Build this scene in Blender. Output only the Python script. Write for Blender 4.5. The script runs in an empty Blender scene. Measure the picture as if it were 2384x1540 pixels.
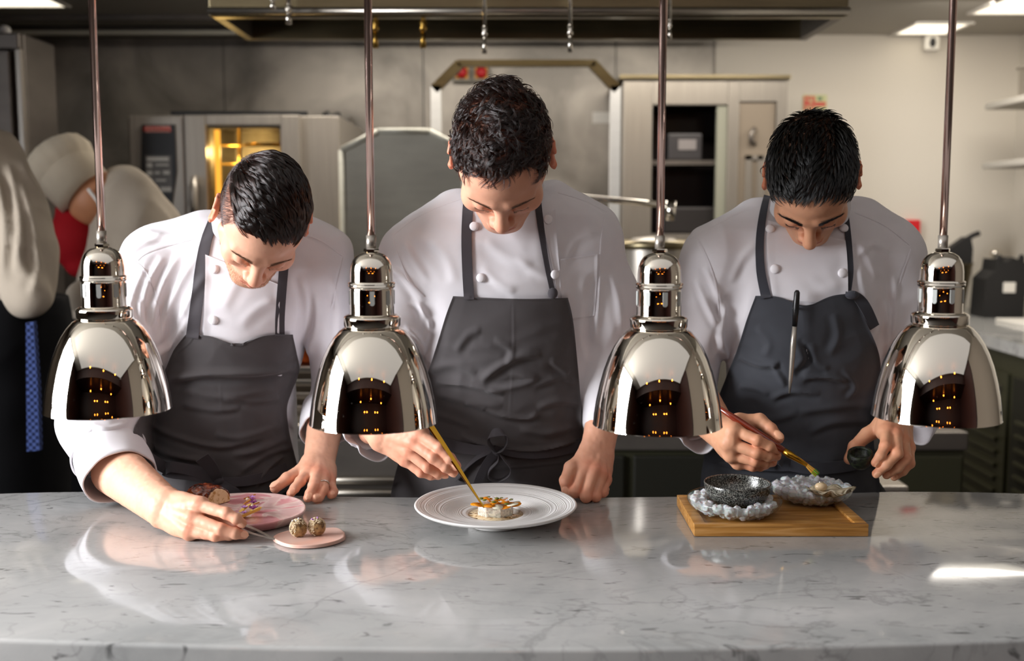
import bpy, bmesh, math, random
import numpy as np
from mathutils import Vector, Matrix, Euler
from mathutils.bvhtree import BVHTree
PI = math.pi
S = bpy.context.scene
COL = S.collection

# ------------------------------------------------------------------ camera, light, exposure
FPX = 2500.0
CZ = 1.43
PITCH = math.atan(0.108)
CT = 0.92                      # height of the pass counter
cd = bpy.data.cameras.new('camera'); cam = bpy.data.objects.new('camera', cd); COL.objects.link(cam)
cd.sensor_width = 36.0; cd.lens = 36.0*FPX/2384.0; cd.clip_start = 0.05
cam.location = (0, 0, CZ); cam.rotation_euler = (PI/2-PITCH, 0, 0)
cd.dof.use_dof = True; cd.dof.focus_distance = 1.78; cd.dof.aperture_fstop = 3.2
S.camera = cam
S.view_settings.view_transform = 'Standard'; S.view_settings.look = 'None'
S.view_settings.gamma = 1.0; S.view_settings.use_curve_mapping = False
S.view_settings.exposure = 0.37
S.cycles.use_denoising = True
S.cycles.max_bounces = 10; S.cycles.transmission_bounces = 10; S.cycles.glossy_bounces = 5
S.cycles.caustics_reflective = False; S.cycles.caustics_refractive = False
S.cycles.sample_clamp_indirect = 6.0
w = bpy.data.worlds.new('world'); S.world = w; w.use_nodes = True
w.node_tree.nodes['Background'].inputs[0].default_value = (0.9, 0.93, 1.0, 1)
w.node_tree.nodes['Background'].inputs[1].default_value = 0.05

def area_light(name, loc, rot, sx, sy, power, col):
    l = bpy.data.lights.new(name, 'AREA'); l.shape = 'RECTANGLE'; l.size = sx; l.size_y = sy
    l.energy = power; l.color = col
    o = bpy.data.objects.new(name, l); o.location = loc; o.rotation_euler = rot; COL.objects.link(o)
    return o
# daylight entering by the tall window left of the pass; plus an added soft fill lamp under the dining ceiling
area_light('window_daylight', (-3.22, 0.80, 1.85), (0, -math.radians(80), 0), 1.5, 1.9, 100, (0.96, 0.97, 1.0)).data.spread = math.radians(115)
area_light('dining_fill_light', (0, -.1, 2.60), (0, 0, 0), 5.0, 2.6, 15, (0.97, 0.97, 1.0))

def P(px, py, Y):
    k = (770.0-py)/FPX
    dy = math.cos(PITCH)+math.sin(PITCH)*k
    dz = -math.sin(PITCH)+math.cos(PITCH)*k
    t = Y/dy
    return Vector(((px-1192.0)/FPX*t, Y, CZ+dz*t))
def PZ(px, py, z):
    k = (770.0-py)/FPX
    dy = math.cos(PITCH)+math.sin(PITCH)*k
    dz = -math.sin(PITCH)+math.cos(PITCH)*k
    t = (z-CZ)/dz
    return Vector(((px-1192.0)/FPX*t, dy*t, z))
def project(v):
    """world points (n,3) -> pixel x, pixel y"""
    v = np.asarray(v, dtype=np.float64)
    x, y, z = v[:, 0], v[:, 1], v[:, 2]-CZ
    f = y*math.cos(PITCH)-z*math.sin(PITCH); u = y*math.sin(PITCH)+z*math.cos(PITCH)
    return 1192+FPX*x/f, 770-FPX*u/f

# ------------------------------------------------------------------ materials
def lin(c):
    if isinstance(c, str):
        c = [int(c[i:i+2], 16)/255 for i in (0, 2, 4)]
    return tuple((x/12.92 if x <= .04045 else ((x+.055)/1.055)**2.4) for x in c)+(1.0,)
class NT:
    def __init__(s, name):
        s.m = bpy.data.materials.new(name); s.m.use_nodes = True; s.t = s.m.node_tree
        s.b = s.t.nodes['Principled BSDF']; s.out = s.t.nodes['Material Output']
    def n(s, typ, **kw):
        nd = s.t.nodes.new(typ)
        for k, v in kw.items():
            if k.startswith('_'): setattr(nd, k[1:], v)
            else:
                key = k.replace('__', ' ')
                nd.inputs[key].default_value = v
        return nd
    def l(s, a, ao, b, bi): s.t.links.new(a.outputs[ao], b.inputs[bi])
    def ramp(s, stops, src, so):
        r = s.t.nodes.new('ShaderNodeValToRGB'); e = r.color_ramp.elements
        while len(e) < len(stops): e.new(0.5)
        for i, (p, c) in enumerate(stops): e[i].position = p; e[i].color = c if len(c) == 4 else tuple(c)+(1,)
        s.l(src, so, r, 0); return r
    def coords(s, scale=(1, 1, 1), kind='Object', rot=(0, 0, 0)):
        tc = s.t.nodes.new('ShaderNodeTexCoord'); mp = s.t.nodes.new('ShaderNodeMapping')
        mp.inputs['Scale'].default_value = scale; mp.inputs['Rotation'].default_value = rot
        s.l(tc, kind, mp, 0); return mp
    def noise(s, vec, scale, detail=4, dist=0.0, rough=.5):
        n = s.t.nodes.new('ShaderNodeTexNoise'); n.inputs['Scale'].default_value = scale
        n.inputs['Detail'].default_value = detail; n.inputs['Distortion'].default_value = dist
        n.inputs['Roughness'].default_value = rough
        s.l(vec, 0, n, 'Vector'); return n
    def bump(s, src, so, strength=.2, dist=.001):
        b = s.t.nodes.new('ShaderNodeBump'); b.inputs['Strength'].default_value = strength
        b.inputs['Distance'].default_value = dist
        s.l(src, so, b, 'Height'); s.l(b, 0, s.b, 'Normal'); return b
def pbr(name, col, rough=.5, metal=0.0, spec=.5, **kw):
    t = NT(name); b = t.b
    b.inputs['Base Color'].default_value = lin(col); b.inputs['Roughness'].default_value = rough
    b.inputs['Metallic'].default_value = metal; b.inputs['Specular IOR Level'].default_value = spec
    for k, v in kw.items(): b.inputs[k.replace('__', ' ')].default_value = v
    return t
M = {}
def steel(name, col, rough, stretch=(1, 1, 40), amt=.10, blotch=0.0, metal=1.0):
    t = pbr(name, col, rough, metal)
    mp = t.coords(stretch); n = t.noise(mp, 6, 5)
    c = lin(col)
    r = t.ramp([(.3, tuple(x*(1-amt) for x in c[:3])), (.7, tuple(min(1, x*(1+amt)) for x in c[:3]))], n, 0)
    src = r
    if blotch:
        mp2 = t.coords((1, 1, 1)); n2 = t.noise(mp2, 2.2, 6, .6)
        r2 = t.ramp([(.35, (1-blotch,)*3), (.65, (1, 1, 1))], n2, 0)
        mx = t.n('ShaderNodeMixRGB', _blend_type='MULTIPLY'); mx.inputs[0].default_value = 1
        t.l(r, 0, mx, 1); t.l(r2, 0, mx, 2); src = mx
        rr = t.n('ShaderNodeMapRange'); rr.inputs['To Min'].default_value = rough*.75; rr.inputs['To Max'].default_value = rough*1.35
        t.l(n2, 0, rr, 0); t.l(rr, 0, t.b, 'Roughness')
    t.l(src, 0, t.b, 'Base Color')
    t.bump(n, 0, .08, .002)
    return t.m
M['steel_wall'] = steel('steel_wall', 'B9B2A8', .40, (1, 1, .25), .08, .60, .45)  # strong blotches paint mottled reflections into the wall colour
M['steel'] = steel('brushed_steel', 'A39C92', .36, (30, 30, .6), .10, 0, .7)
M['steel_h'] = steel('brushed_steel_flat', 'B4ADA2', .28, (.6, 30, 30), .10)
M['steel_dark'] = steel('dark_steel', '78716A', .40, (1, 1, 3), .08, .2, .7)
M['steel_mid'] = steel('steel_mid', 'C6C4B6', .42, (1, 1, 6), .06, .2, .08)
M['steel_light'] = steel('steel_light', 'EFEDE8', .35, (1, 1, 8), .03, 0, .0)
M['hood'] = steel('hood_steel', '8E8266', .33, (.5, 8, 8), .12, .2)
M['chrome'] = pbr('polished_chrome', 'E2DCD2', .035, 1.0).m
t = pbr('lamp_chrome', 'DDD6CA', .03, 1.0)
n = t.noise(t.coords((1, 1, 1)), 260, 2); r = t.ramp([(.70, (.02,)*3), (.80, (.22,)*3)], n, 0); t.l(r, 0, t.b, 'Roughness')
M['lamp_chrome'] = t.m
M['pole'] = pbr('pole_metal', 'D6B8AE', .10, 1.0).m
M['slot'] = pbr('lamp_slot', 'A9ACA8', .5, 0).m
M['brass'] = pbr('brass', 'B8934A', .28, 1.0).m
M['gold'] = pbr('gold_metal', 'B98B2E', .22, 1.0).m
M['black'] = pbr('black_plastic', '0C0C0D', .35).m
M['rubber'] = pbr('black_rubber', '151414', .7).m
M['blackmatte'] = pbr('black_cloth', '0B0B0E', .9, 0, .2).m
M['white_plastic'] = pbr('white_plastic', 'E4E0D8', .4).m
M['wall_white'] = pbr('white_wall_paint', 'CFC8BC', .75).m
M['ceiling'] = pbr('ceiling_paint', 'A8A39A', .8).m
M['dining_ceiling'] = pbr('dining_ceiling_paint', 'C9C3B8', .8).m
M['red'] = pbr('red_plastic', 'C8141E', .45).m
M['yellow'] = pbr('yellow_plastic', 'E2A11B', .45).m
M['sign_green'] = pbr('sign_pale_green', 'BFC08A', .5).m
M['sign_red'] = pbr('sign_red', 'C23A26', .5).m
M['sign_dark'] = pbr('sign_dark_green', '4C6A48', .5).m
def thin_glass(name, tint=(.97, .98, .97), rough=.02, base=.06):
    t = NT(name); tr = t.n('ShaderNodeBsdfTransparent'); tr.inputs[0].default_value = tuple(tint)+(1,)
    gl = t.n('ShaderNodeBsdfGlossy'); gl.inputs['Roughness'].default_value = rough
    fr = t.n('ShaderNodeFresnel'); ge = t.n('ShaderNodeNewGeometry'); mr = t.n('ShaderNodeMapRange'); mr.inputs['To Min'].default_value = 1.5; mr.inputs['To Max'].default_value = .6667
    t.l(ge, 'Backfacing', mr, 0); t.l(mr, 0, fr, 'IOR')
    mx = t.n('ShaderNodeMixShader'); t.l(fr, 0, mx, 0); t.l(tr, 0, mx, 1); t.l(gl, 0, mx, 2); t.l(mx, 0, t.out, 0); return t.m
M['olive'] = pbr('olive_panel', '3E3D2C', .45, .3).m
M['olive_dark'] = pbr('olive_dark', '201F17', .5, .2).m
M['floor'] = pbr('floor_vinyl', '3A3733', .6).m
M['dark_wood'] = pbr('dining_dark_wood', '2A100A', .5).m
def emit(name, col, s):
    t = NT(name); t.b.inputs['Base Color'].default_value = (0, 0, 0, 1)
    t.b.inputs['Emission Color'].default_value = lin(col); t.b.inputs['Emission Strength'].default_value = s
    return t.m
M['light_panel'] = emit('light_panel', 'FFF3DC', 1.5)
M['warm_bulb'] = emit('warm_bulb', 'FF8A2A', 22)
M['window_sky'] = emit('window_sky', 'F2F6FF', 3.2)
M['oven_glow'] = emit('oven_lamp', 'FFB347', 2.2)
# marble
t = pbr('carrara_marble', 'D6D5D2', .10, 0, .5)
mp = t.coords((1, 1, 1)); base = t.noise(mp, 3.0, 8, .4, .62)
c0 = t.ramp([(.28, lin('8E908F')), (.48, lin('A9A9A7')), (.70, lin('BDBBB8'))], base, 0)
def vein(scale, dist, w0, w1, amt, rot, sc):
    m2 = t.coords(sc, 'Object', rot); nn = t.noise(m2, scale, 7, dist, .55)
    s_ = t.n('ShaderNodeMath', _operation='SUBTRACT'); s_.inputs[1].default_value = .5; t.l(nn, 0, s_, 0)
    a_ = t.n('ShaderNodeMath', _operation='ABSOLUTE'); t.l(s_, 0, a_, 0)
    return t.ramp([(w0, (1-amt,)*3), (w1, (1, 1, 1))], a_, 0)
v1 = vein(2.1, .7, .0, .010, .30, (0, 0, .5), (1, 1.5, 1))
v2 = vein(4.5, .9, .0, .014, .20, (0, 0, .3), (1, 2.2, 1))
v3 = t.ramp([(.29, (.40,)*3), (.37, (1, 1, 1))], t.noise(t.coords((1, 3.6, 1), 'Object', (0, 0, .12)), 21, 5, .9), 0)
mask = t.ramp([(.42, (1, 1, 1)), (.60, (.35,)*3)], t.noise(t.coords(), 2.7, 3), 0)
prev = c0
for v in (v1, v2, v3):
    mx = t.n('ShaderNodeMixRGB', _blend_type='MULTIPLY'); mx.inputs[0].default_value = 1
    t.l(prev, 0, mx, 1); t.l(v, 0, mx, 2)
    if v is v2 or v is v1: t.l(mask, 0, mx, 0)
    prev = mx
t.l(prev, 0, t.b, 'Base Color')
rr = t.ramp([(.3, (.05,)*3), (.7, (.12,)*3)], t.noise(t.coords(), 9, 3), 0); t.l(rr, 0, t.b, 'Roughness')
M['marble'] = t.m
def cloth(name, col, rough, scale, strength, sheen=.0, var=.04):
    t = pbr(name, col, rough, 0, .25); t.b.inputs['Sheen Weight'].default_value = sheen
    mp = t.coords((1, 1, 1)); n = t.noise(mp, scale, 2)
    w1 = t.n('ShaderNodeTexWave', _wave_type='BANDS', _bands_direction='DIAGONAL', Scale=scale*1.1, Distortion=.6); t.l(mp, 0, w1, 'Vector')
    ad = t.n('ShaderNodeMath', _operation='ADD'); t.l(n, 0, ad, 0); t.l(w1, 0, ad, 1)
    t.bump(ad, 0, strength, .0006)
    c = lin(col); big = t.noise(t.coords(), 14, 4)
    r = t.ramp([(.3, tuple(x*(1-var) for x in c[:3])), (.7, tuple(x*(1+var) for x in c[:3]))], big, 0); t.l(r, 0, t.b, 'Base Color')
    return t.m
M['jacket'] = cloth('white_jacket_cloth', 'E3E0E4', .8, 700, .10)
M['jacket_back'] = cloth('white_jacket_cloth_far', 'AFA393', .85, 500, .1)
M['apron'] = cloth('charcoal_apron_cloth', '4C4849', .78, 750, .25, .15, .07)
M['apron_strap'] = cloth('charcoal_strap_cloth', '433F43', .75, 750, .3, .15, .05)
M['apron_blue'] = cloth('slate_apron_cloth', '404248', .75, 750, .25, .15, .07)
M['strap_blue'] = cloth('slate_strap_cloth', '3A3B42', .75, 750, .3, .15, .05)
M['button'] = pbr('cloth_button', 'F2EFF2', .5).m
M['trousers'] = cloth('black_trousers', '101012', .85, 500, .2)
M['red_cloth'] = cloth('red_cloth', 'A00E1A', .8, 300, .2)
M['toque'] = cloth('toque_cloth', 'CFC2AC', .85, 300, .2)
t = pbr('blue_checked_cloth', '2A3E78', .85, 0, .2)
ck = t.n('ShaderNodeTexChecker', Scale=110.0); ck.inputs[1].default_value = lin('141E40'); ck.inputs[2].default_value = lin('3E4E80')
t.l(t.coords(), 0, ck, 0); t.l(ck, 0, t.b, 'Base Color'); M['check'] = t.m

# ------------------------------------------------------------------ object helpers
def tag(o, label=None, cat=None, group=None, kind=None):
    if label: o['label'] = label
    if cat: o['category'] = cat
    if group: o['group'] = group
    if kind: o['kind'] = kind
    return o
def thing(name, label, cat, loc=(0, 0, 0), rz=0, group=None):
    o = bpy.data.objects.new(name, None); COL.objects.link(o); o.location = loc; o.rotation_euler = (0, 0, rz)
    o.empty_display_size = .05
    return tag(o, label, cat, group)
def link(name, me, mat, parent=None, smooth=True, world=True, label=None):
    """links a mesh given in world coordinates under its parent"""
    o = bpy.data.objects.new(name, me); COL.objects.link(o)
    if mat is not None:
        for m_ in (mat if isinstance(mat, (list, tuple)) else [mat]): me.materials.append(m_)
    if smooth:
        me.polygons.foreach_set('use_smooth', [True]*len(me.polygons))
    if parent is not None:
        o.parent = parent
        if world:
            o.matrix_parent_inverse = wm(parent).inverted()
    if label: o['label'] = label
    return o
def wm(o):
    m = Matrix.LocRotScale(o.location, o.rotation_euler, o.scale)
    if o.parent is not None: return wm(o.parent) @ o.matrix_parent_inverse @ m
    return m
def new_mesh(name, v, f):
    me = bpy.data.meshes.new(name); me.from_pydata([tuple(x) for x in v], [], [tuple(x) for x in f]); me.update(); return me
def np_mesh(name, v, faces):
    me = bpy.data.meshes.new(name); n = len(faces)
    me.vertices.add(len(v)); me.vertices.foreach_set('co', np.asarray(v, np.float32).ravel())
    k = faces.shape[1]
    me.loops.add(n*k); me.loops.foreach_set('vertex_index', np.asarray(faces, np.int32).ravel())
    me.polygons.add(n); me.polygons.foreach_set('loop_start', np.arange(0, n*k, k, dtype=np.int32))
    me.update(calc_edges=True); me.validate(); return me
class MB:
    """collects shapes into one mesh"""
    def __init__(s): s.v = []; s.f = []
    def add(s, v, f):
        o = len(s.v); s.v += [Vector(x) for x in v]; s.f += [tuple(i+o for i in q) for q in f]; return s
    def box(s, a, b, bev=0.0, rz=0.0, pivot=None):
        x0, y0, z0 = a; x1, y1, z1 = b
        if bev > 0:
            bm = bmesh.new(); bmesh.ops.create_cube(bm, size=1)
            for v in bm.verts: v.co = Vector(((x0+x1)/2+v.co.x*(x1-x0), (y0+y1)/2+v.co.y*(y1-y0), (z0+z1)/2+v.co.z*(z1-z0)))
            bmesh.ops.bevel(bm, geom=bm.edges[:], offset=bev, segments=2, affect='EDGES', profile=.6)
            vs = [v.co.copy() for v in bm.verts]; bm.verts.index_update(); fs = [[v.index for v in f.verts] for f in bm.faces]; bm.free()
        else:
            vs = [Vector(p) for p in ((x0, y0, z0), (x1, y0, z0), (x1, y1, z0), (x0, y1, z0), (x0, y0, z1), (x1, y0, z1), (x1, y1, z1), (x0, y1, z1))]
            fs = [(0, 3, 2, 1), (4, 5, 6, 7), (0, 1, 5, 4), (1, 2, 6, 5), (2, 3, 7, 6), (3, 0, 4, 7)]
        if rz:
            pv = Vector(pivot) if pivot else Vector(((x0+x1)/2, (y0+y1)/2, 0)); R = Matrix.Rotation(rz, 3, 'Z')
            vs = [pv+R@(v-pv) for v in vs]
        return s.add(vs, fs)
    def tube(s, pts, r, n=12, caps=True, flat=1.0):
        pts = [Vector(p) for p in pts]; rs = r if isinstance(r, (list, tuple)) else [r]*len(pts)
        vs = []; fs = []; ref = None
        for i, p in enumerate(pts):
            tg = (pts[min(i+1, len(pts)-1)]-pts[max(i-1, 0)]).normalized()
            if ref is None:
                ref = Vector((0, 0, 1)) if abs(tg.z) < .9 else Vector((0, 1, 0))
            a = (ref-tg*ref.dot(tg)).normalized(); b = tg.cross(a); ref = a
            for k in range(n):
                an = 2*PI*k/n; vs.append(p+a*math.cos(an)*rs[i]*flat+b*math.sin(an)*rs[i])
        for i in range(len(pts)-1):
            for k in range(n):
                fs.append((i*n+k, i*n+(k+1) % n, (i+1)*n+(k+1) % n, (i+1)*n+k))
        if caps: fs.append(tuple(range(n-1, -1, -1))); fs.append(tuple((len(pts)-1)*n+k for k in range(n)))
        return s.add(vs, fs)
    def lathe(s, prof, n=48, loc=(0, 0, 0), sx=1, sy=1, fn=None):
        """prof: list of (r, z)"""
        loc = Vector(loc); vs = []; fs = []; idx = []
        for r, z in prof:
            if r < 1e-6: idx.append([len(vs)]*n); vs.append(loc+Vector((0, 0, z)))
            else:
                row = []
                for k in range(n):
                    a = 2*PI*k/n; q = Vector((r*math.cos(a)*sx, r*math.sin(a)*sy, z))
                    if fn: q = fn(q, a)
                    row.append(len(vs)); vs.append(loc+q)
                idx.append(row)
        for i in range(len(prof)-1):
            for k in range(n):
                a, b, c, d = idx[i][k], idx[i][(k+1) % n], idx[i+1][(k+1) % n], idx[i+1][k]
                q = []
                for x in (a, b, c, d):
                    if x not in q: q.append(x)
                if len(q) > 2: fs.append(tuple(q))
        return s.add(vs, fs)
    def prism(s, pts, d):
        """closed outline of 3D points extruded along d"""
        n = len(pts); d = Vector(d); vs = [Vector(p) for p in pts]+[Vector(p)+d for p in pts]
        fs = [tuple(range(n-1, -1, -1)), tuple(range(n, 2*n))]+[(i, (i+1) % n, n+(i+1) % n, n+i) for i in range(n)]
        return s.add(vs, fs)
    def sphere(s, c, r, n=16, m=10, sc=(1, 1, 1)):
        c = Vector(c); prof = [(math.sin(PI*i/m)*r, -math.cos(PI*i/m)*r) for i in range(m+1)]
        prof[0] = (0, -r); prof[-1] = (0, r)
        vs0 = MB().lathe(prof, n)
        return s.add([c+Vector((v.x*sc[0], v.y*sc[1], v.z*sc[2])) for v in vs0.v], vs0.f)
    def build(s, name, mat, parent=None, smooth=False, angle=None, label=None):
        me = new_mesh(name, s.v, s.f)
        bm = bmesh.new(); bm.from_mesh(me); bmesh.ops.recalc_face_normals(bm, faces=bm.faces[:]); bm.to_mesh(me); bm.free()
        o = link(name, me, mat, parent, smooth or angle is not None, True, label)
        if angle is not None:
            me.set_sharp_from_angle(angle=math.radians(angle))
        return o
def bezier(pts, n=8):
    """Catmull-Rom through points"""
    pts = [Vector(p) for p in pts]; out = []
    for i in range(len(pts)-1):
        p0 = pts[max(i-1, 0)]; p1 = pts[i]; p2 = pts[i+1]; p3 = pts[min(i+2, len(pts)-1)]
        for k in range(n):
            t_ = k/n
            out.append(.5*((2*p1)+(p2-p0)*t_+(2*p0-5*p1+4*p2-p3)*t_*t_+(3*p1-p0-3*p2+p3)*t_**3))
    out.append(pts[-1]); return out
def struct(name, mb, mat, parent=None, **k):
    o = mb.build(name, mat, parent, **k)
    if parent is None: o['kind'] = 'structure'
    return o
# ------------------------------------------------------------------ the room
YW = 5.9
def X(px, Y): return P(px, 500, Y).x
def Z(py, Y): return P(1192, py, Y).z
xl, xr = -3.15, 2.72
struct('floor', MB().box((-3.55, -4.6, -.05), (3.3, 6.1, 0)), M['floor'])
ZC = Z(81, YW-.02)
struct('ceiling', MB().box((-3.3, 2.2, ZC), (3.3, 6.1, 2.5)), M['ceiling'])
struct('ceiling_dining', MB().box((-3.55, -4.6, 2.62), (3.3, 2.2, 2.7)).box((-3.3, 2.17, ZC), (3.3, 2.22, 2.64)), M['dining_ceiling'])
xs = X(1657, YW)
b = MB()
seams = [xl, X(530, YW), X(988, YW), X(1430, YW), xs]
for i in range(4): b.box((seams[i]+.003, YW, 0), (seams[i+1]-.003, YW+.06, 2.5))
struct('wall_back', b, M['steel_wall'])
struct('wall_back_white', MB().box((xs, YW-.02, 0), (3.0, YW+.1, 2.5)), M['wall_white'])
struct('wall_right', MB().box((xr, 2.6, 0), (xr+.1, YW, 2.7)), M['wall_white'])
struct('wall_right_dining', MB().box((xr, -4.6, 0), (xr+.1, 2.6, 2.7)), pbr('taupe_wall', '7A7064', .8).m)
struct('wall_left', MB().box((xl-.1, 1.95, 0), (xl, YW+.1, 2.7)), M['steel_dark'])
struct('wall_left_dining', MB().box((-3.52, -.6, 0), (-3.4, -.2, 2.7)).box((-3.52, 1.8, 0), (-3.4, 2.0, 2.7)).box((-3.52, -.2, 0), (-3.4, 1.8, 1.0)).box((-3.52, -.2, 2.5), (-3.4, 1.8, 2.7)).box((-3.5, 1.95, 0), (-3.2, 2.0, 2.7)), pbr('dining_wall_brown', '4A4038', .7).m)
w1 = struct('window_1', MB().box((-3.50, -.2, 1.0), (-3.49, 1.8, 2.5)), M['window_sky'])
struct('window_frame', MB().box((-3.49, -.2, 1.0), (-3.42, -.14, 2.5)).box((-3.49, 1.74, 1.0), (-3.42, 1.8, 2.5)).box((-3.49, -.14, 1.0), (-3.42, 1.74, 1.06)).box((-3.49, -.14, 2.44), (-3.42, 1.74, 2.5)).box((-3.49, .78, 1.06), (-3.44, .83, 2.44)), M['white_plastic'], w1)
# dining room behind the viewer: dark panelled bay lit by warm bulbs
struct('wall_front', MB().box((-3.5, -3.4, 0), (2.72, -3.3, 2.62)).box((-3.5, -3.3, 0), (-3.4, -.6, 2.62)).box((2.6, -3.3, 0), (2.72, -.1, 2.62)), M['dark_wood'])
t_ = thing('pendant_cluster', 'warm filament bulbs on black cords in the dining room, mirrored in the heat lamps', 'pendant light', (0, -1.5, 2.6))
struct('ceiling_bulkhead', MB().box((-3.4, -3.3, 2.26), (2.6, -1.5, 2.32)).box((-3.4, -1.52, 2.26), (2.6, -1.48, 2.61)), M['dark_wood'])
for (x, y, z) in [(-1.35, -2.4, 2.1), (-.8, -2.4, 1.75), (-.5, -2.4, 1.75), (.5, -2.4, 1.75), (.8, -2.4, 1.75), (1.35, -2.4, 2.1), (0, -2.4, 2.2), (-1.2, -.9, 2.35), (0, -.9, 2.3), (1.2, -.9, 2.35)]:
    bb = MB().sphere((x, y, z), .032, 12, 8).build('bulb', M['warm_bulb'], t_, smooth=True)
    MB().tube([(x, y, z+.03), (x, y, 2.26 if y < -1.5 else 2.62)], .004, 6).build('cord', M['black'], bb)
# window frames of the ceiling lights
for px0, py0, px1, py1, lab in ((2085, 52, 2200, 76, 'recessed square ceiling light panel near the back white wall at right'), (2264, -22, 2430, 28, 'recessed ceiling light panel cut by the top right corner'), (-60, -20, 152, 12, 'recessed ceiling light panel cut by the top left corner')):
    a = PZ(px0, py1, ZC); c = PZ(px1, py0, ZC)
    y0, y1 = min(a.y, c.y), max(a.y, c.y); xa = a.x; xb = a.x+(.26 if py0 > 0 else .34)
    if px0 < 0: xa = a.x+.0; xb = PZ(px1, py1, ZC).x
    t_ = thing('ceiling_light', lab, 'ceiling light', ((xa+xb)/2, (y0+y1)/2, ZC))
    MB().box((xa, y0, ZC-.006), (xb, y1, ZC-.001)).build('light_diffuser', M['light_panel'], t_)
    MB().box((xa-.02, y0-.02, ZC-.01), (xa, y1+.02, ZC)).box((xb, y0-.02, ZC-.01), (xb+.02, y1+.02, ZC)).box((xa, y0-.02, ZC-.01), (xb, y0, ZC)).box((xa, y1, ZC-.01), (xb, y1+.02, ZC)).build('light_frame', M['white_plastic'], t_)
# kitchen working light from the ceiling panels inside the hood
area_light('hood_light', (.1, 4.55, ZC-.02), (math.radians(8), 0, 0), 2.6, .3, 36, (1, .92, .82))
area_light('kitchen_ceiling_light', (2.1, 4.9, ZC-.02), (math.radians(14), 0, 0), .5, .9, 22, (1, .93, .84))
# ---- extraction hood
h = thing('extraction_hood', 'long stainless extraction hood hanging over the cooking line at the top', 'extraction hood', (0, 4.2, 2.1))
Yh = 3.5; zl = Z(36, Yh); x0, x1 = X(500, Yh), X(1960, Yh)
MB().box((x0, Yh, zl), (x1, Yh+.03, ZC-.001), .004).box((x0, Yh, zl), (x1, Yh+.07, zl+.02), .003).build('front_panel', M['hood'], h)
for xx in (x0, x1-.03): MB().box((xx, Yh+.03, zl+.001), (xx+.03, 4.0, ZC-.002)).build('side_panel', M['steel_dark'], h)
MB().box((x0+.03, 3.96, zl+.001), (x1-.03, 4.0, ZC-.002)).build('back_panel', M['hood'], h)
MB().tube([(x0, Yh-.012, zl+.012), (x1, Yh-.012, zl+.012)], .012, 10).build('front_rail', M['steel_h'], h, smooth=True)
struct('trim_2', MB().box((xl, 5.62, Z(70, 5.62)), (xs, 5.899, Z(40, 5.62)), .01), M['steel_dark'])
struct('trim_3', MB().box((xl, 5.56, Z(80, 5.56)), (xs, 5.619, Z(70, 5.56)), .006), M['steel_mid'])
struct('trim_6', MB().box((X(380, 5.56), 5.56, Z(52, 5.56)), (xs, 5.619, Z(38, 5.56)), .006), M['hood'])
struct('trim_4', MB().box((xl, 5.3, Z(46, 5.3)), (x0-.01, 5.36, Z(24, 5.3)), .006), M['steel_dark'])
# ---- back equipment
def rod(px, y0, y1, Y, mat, name, lab, cat, tip=18, w=6, grp=None):
    t_ = thing(name, lab, cat, P(px, y1, Y), 0, grp)
    r = w*Y/FPX/2
    ztop = ZC+.002 if Y < 3.5 else Z(y0, Y)
    MB().tube([P(px, y1-tip*1.9, Y), (P(px, y0, Y).x, Y, ztop)], r, 10).build('rod', mat, t_, smooth=True)
    a = P(px, y1-tip*2, Y); MB().lathe([(0, 0), (r*1.3, 0), (r*1.9, tip*.3*Y/FPX), (r*1.3, tip*.6*Y/FPX), (r*1.9, tip*.9*Y/FPX), (r*1.2, tip*1.1*Y/FPX), (0, tip*1.1*Y/FPX)], 12, a).build('joint', M['chrome'] if mat != M['brass'] else mat, t_, smooth=True)
    z0 = P(px, y1, Y); MB().tube([z0, (z0.x, Y, a.z)], [r*1.5, r*.9], 10).build('nozzle', M['chrome'] if mat != M['brass'] else mat, t_, smooth=True)
    return t_
rod(1128, -45, 125, 3.42, M['chrome'], 'hanging_nozzle', 'left one of two chrome nozzle rods hanging above the central head', 'hanging rod', 20, 8)
rod(1327, -45, 122, 3.42, M['chrome'], 'hanging_nozzle', 'right one of two chrome nozzle rods hanging above the octagonal frame', 'hanging rod', 20, 8)
rod(874, -30, 112, 3.55, M['brass'], 'brass_valve', 'brass gas valve hanging beside the second lamp pole', 'valve', 20, 10)
rod(985, -30, 112, 3.55, M['brass'], 'brass_valve', 'brass gas valve hanging clear between lamp pole and octagonal frame', 'valve', 20, 10)
rod(1559, -45, 92, 3.42, M['chrome'], 'hanging_nozzle', 'chrome nozzle rod half hidden by the third lamp pole', 'hanging rod', 14, 6)
rod(635, -45, 22, 3.42, M['chrome'], 'spray_tap', 'left of two short chrome taps at the hood edge above the oven', 'tap', 10, 10)
rod(672, -45, 56, 3.42, M['chrome'], 'spray_tap', 'longer right one of two chrome taps at the hood edge above the oven', 'tap', 14, 10)
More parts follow.
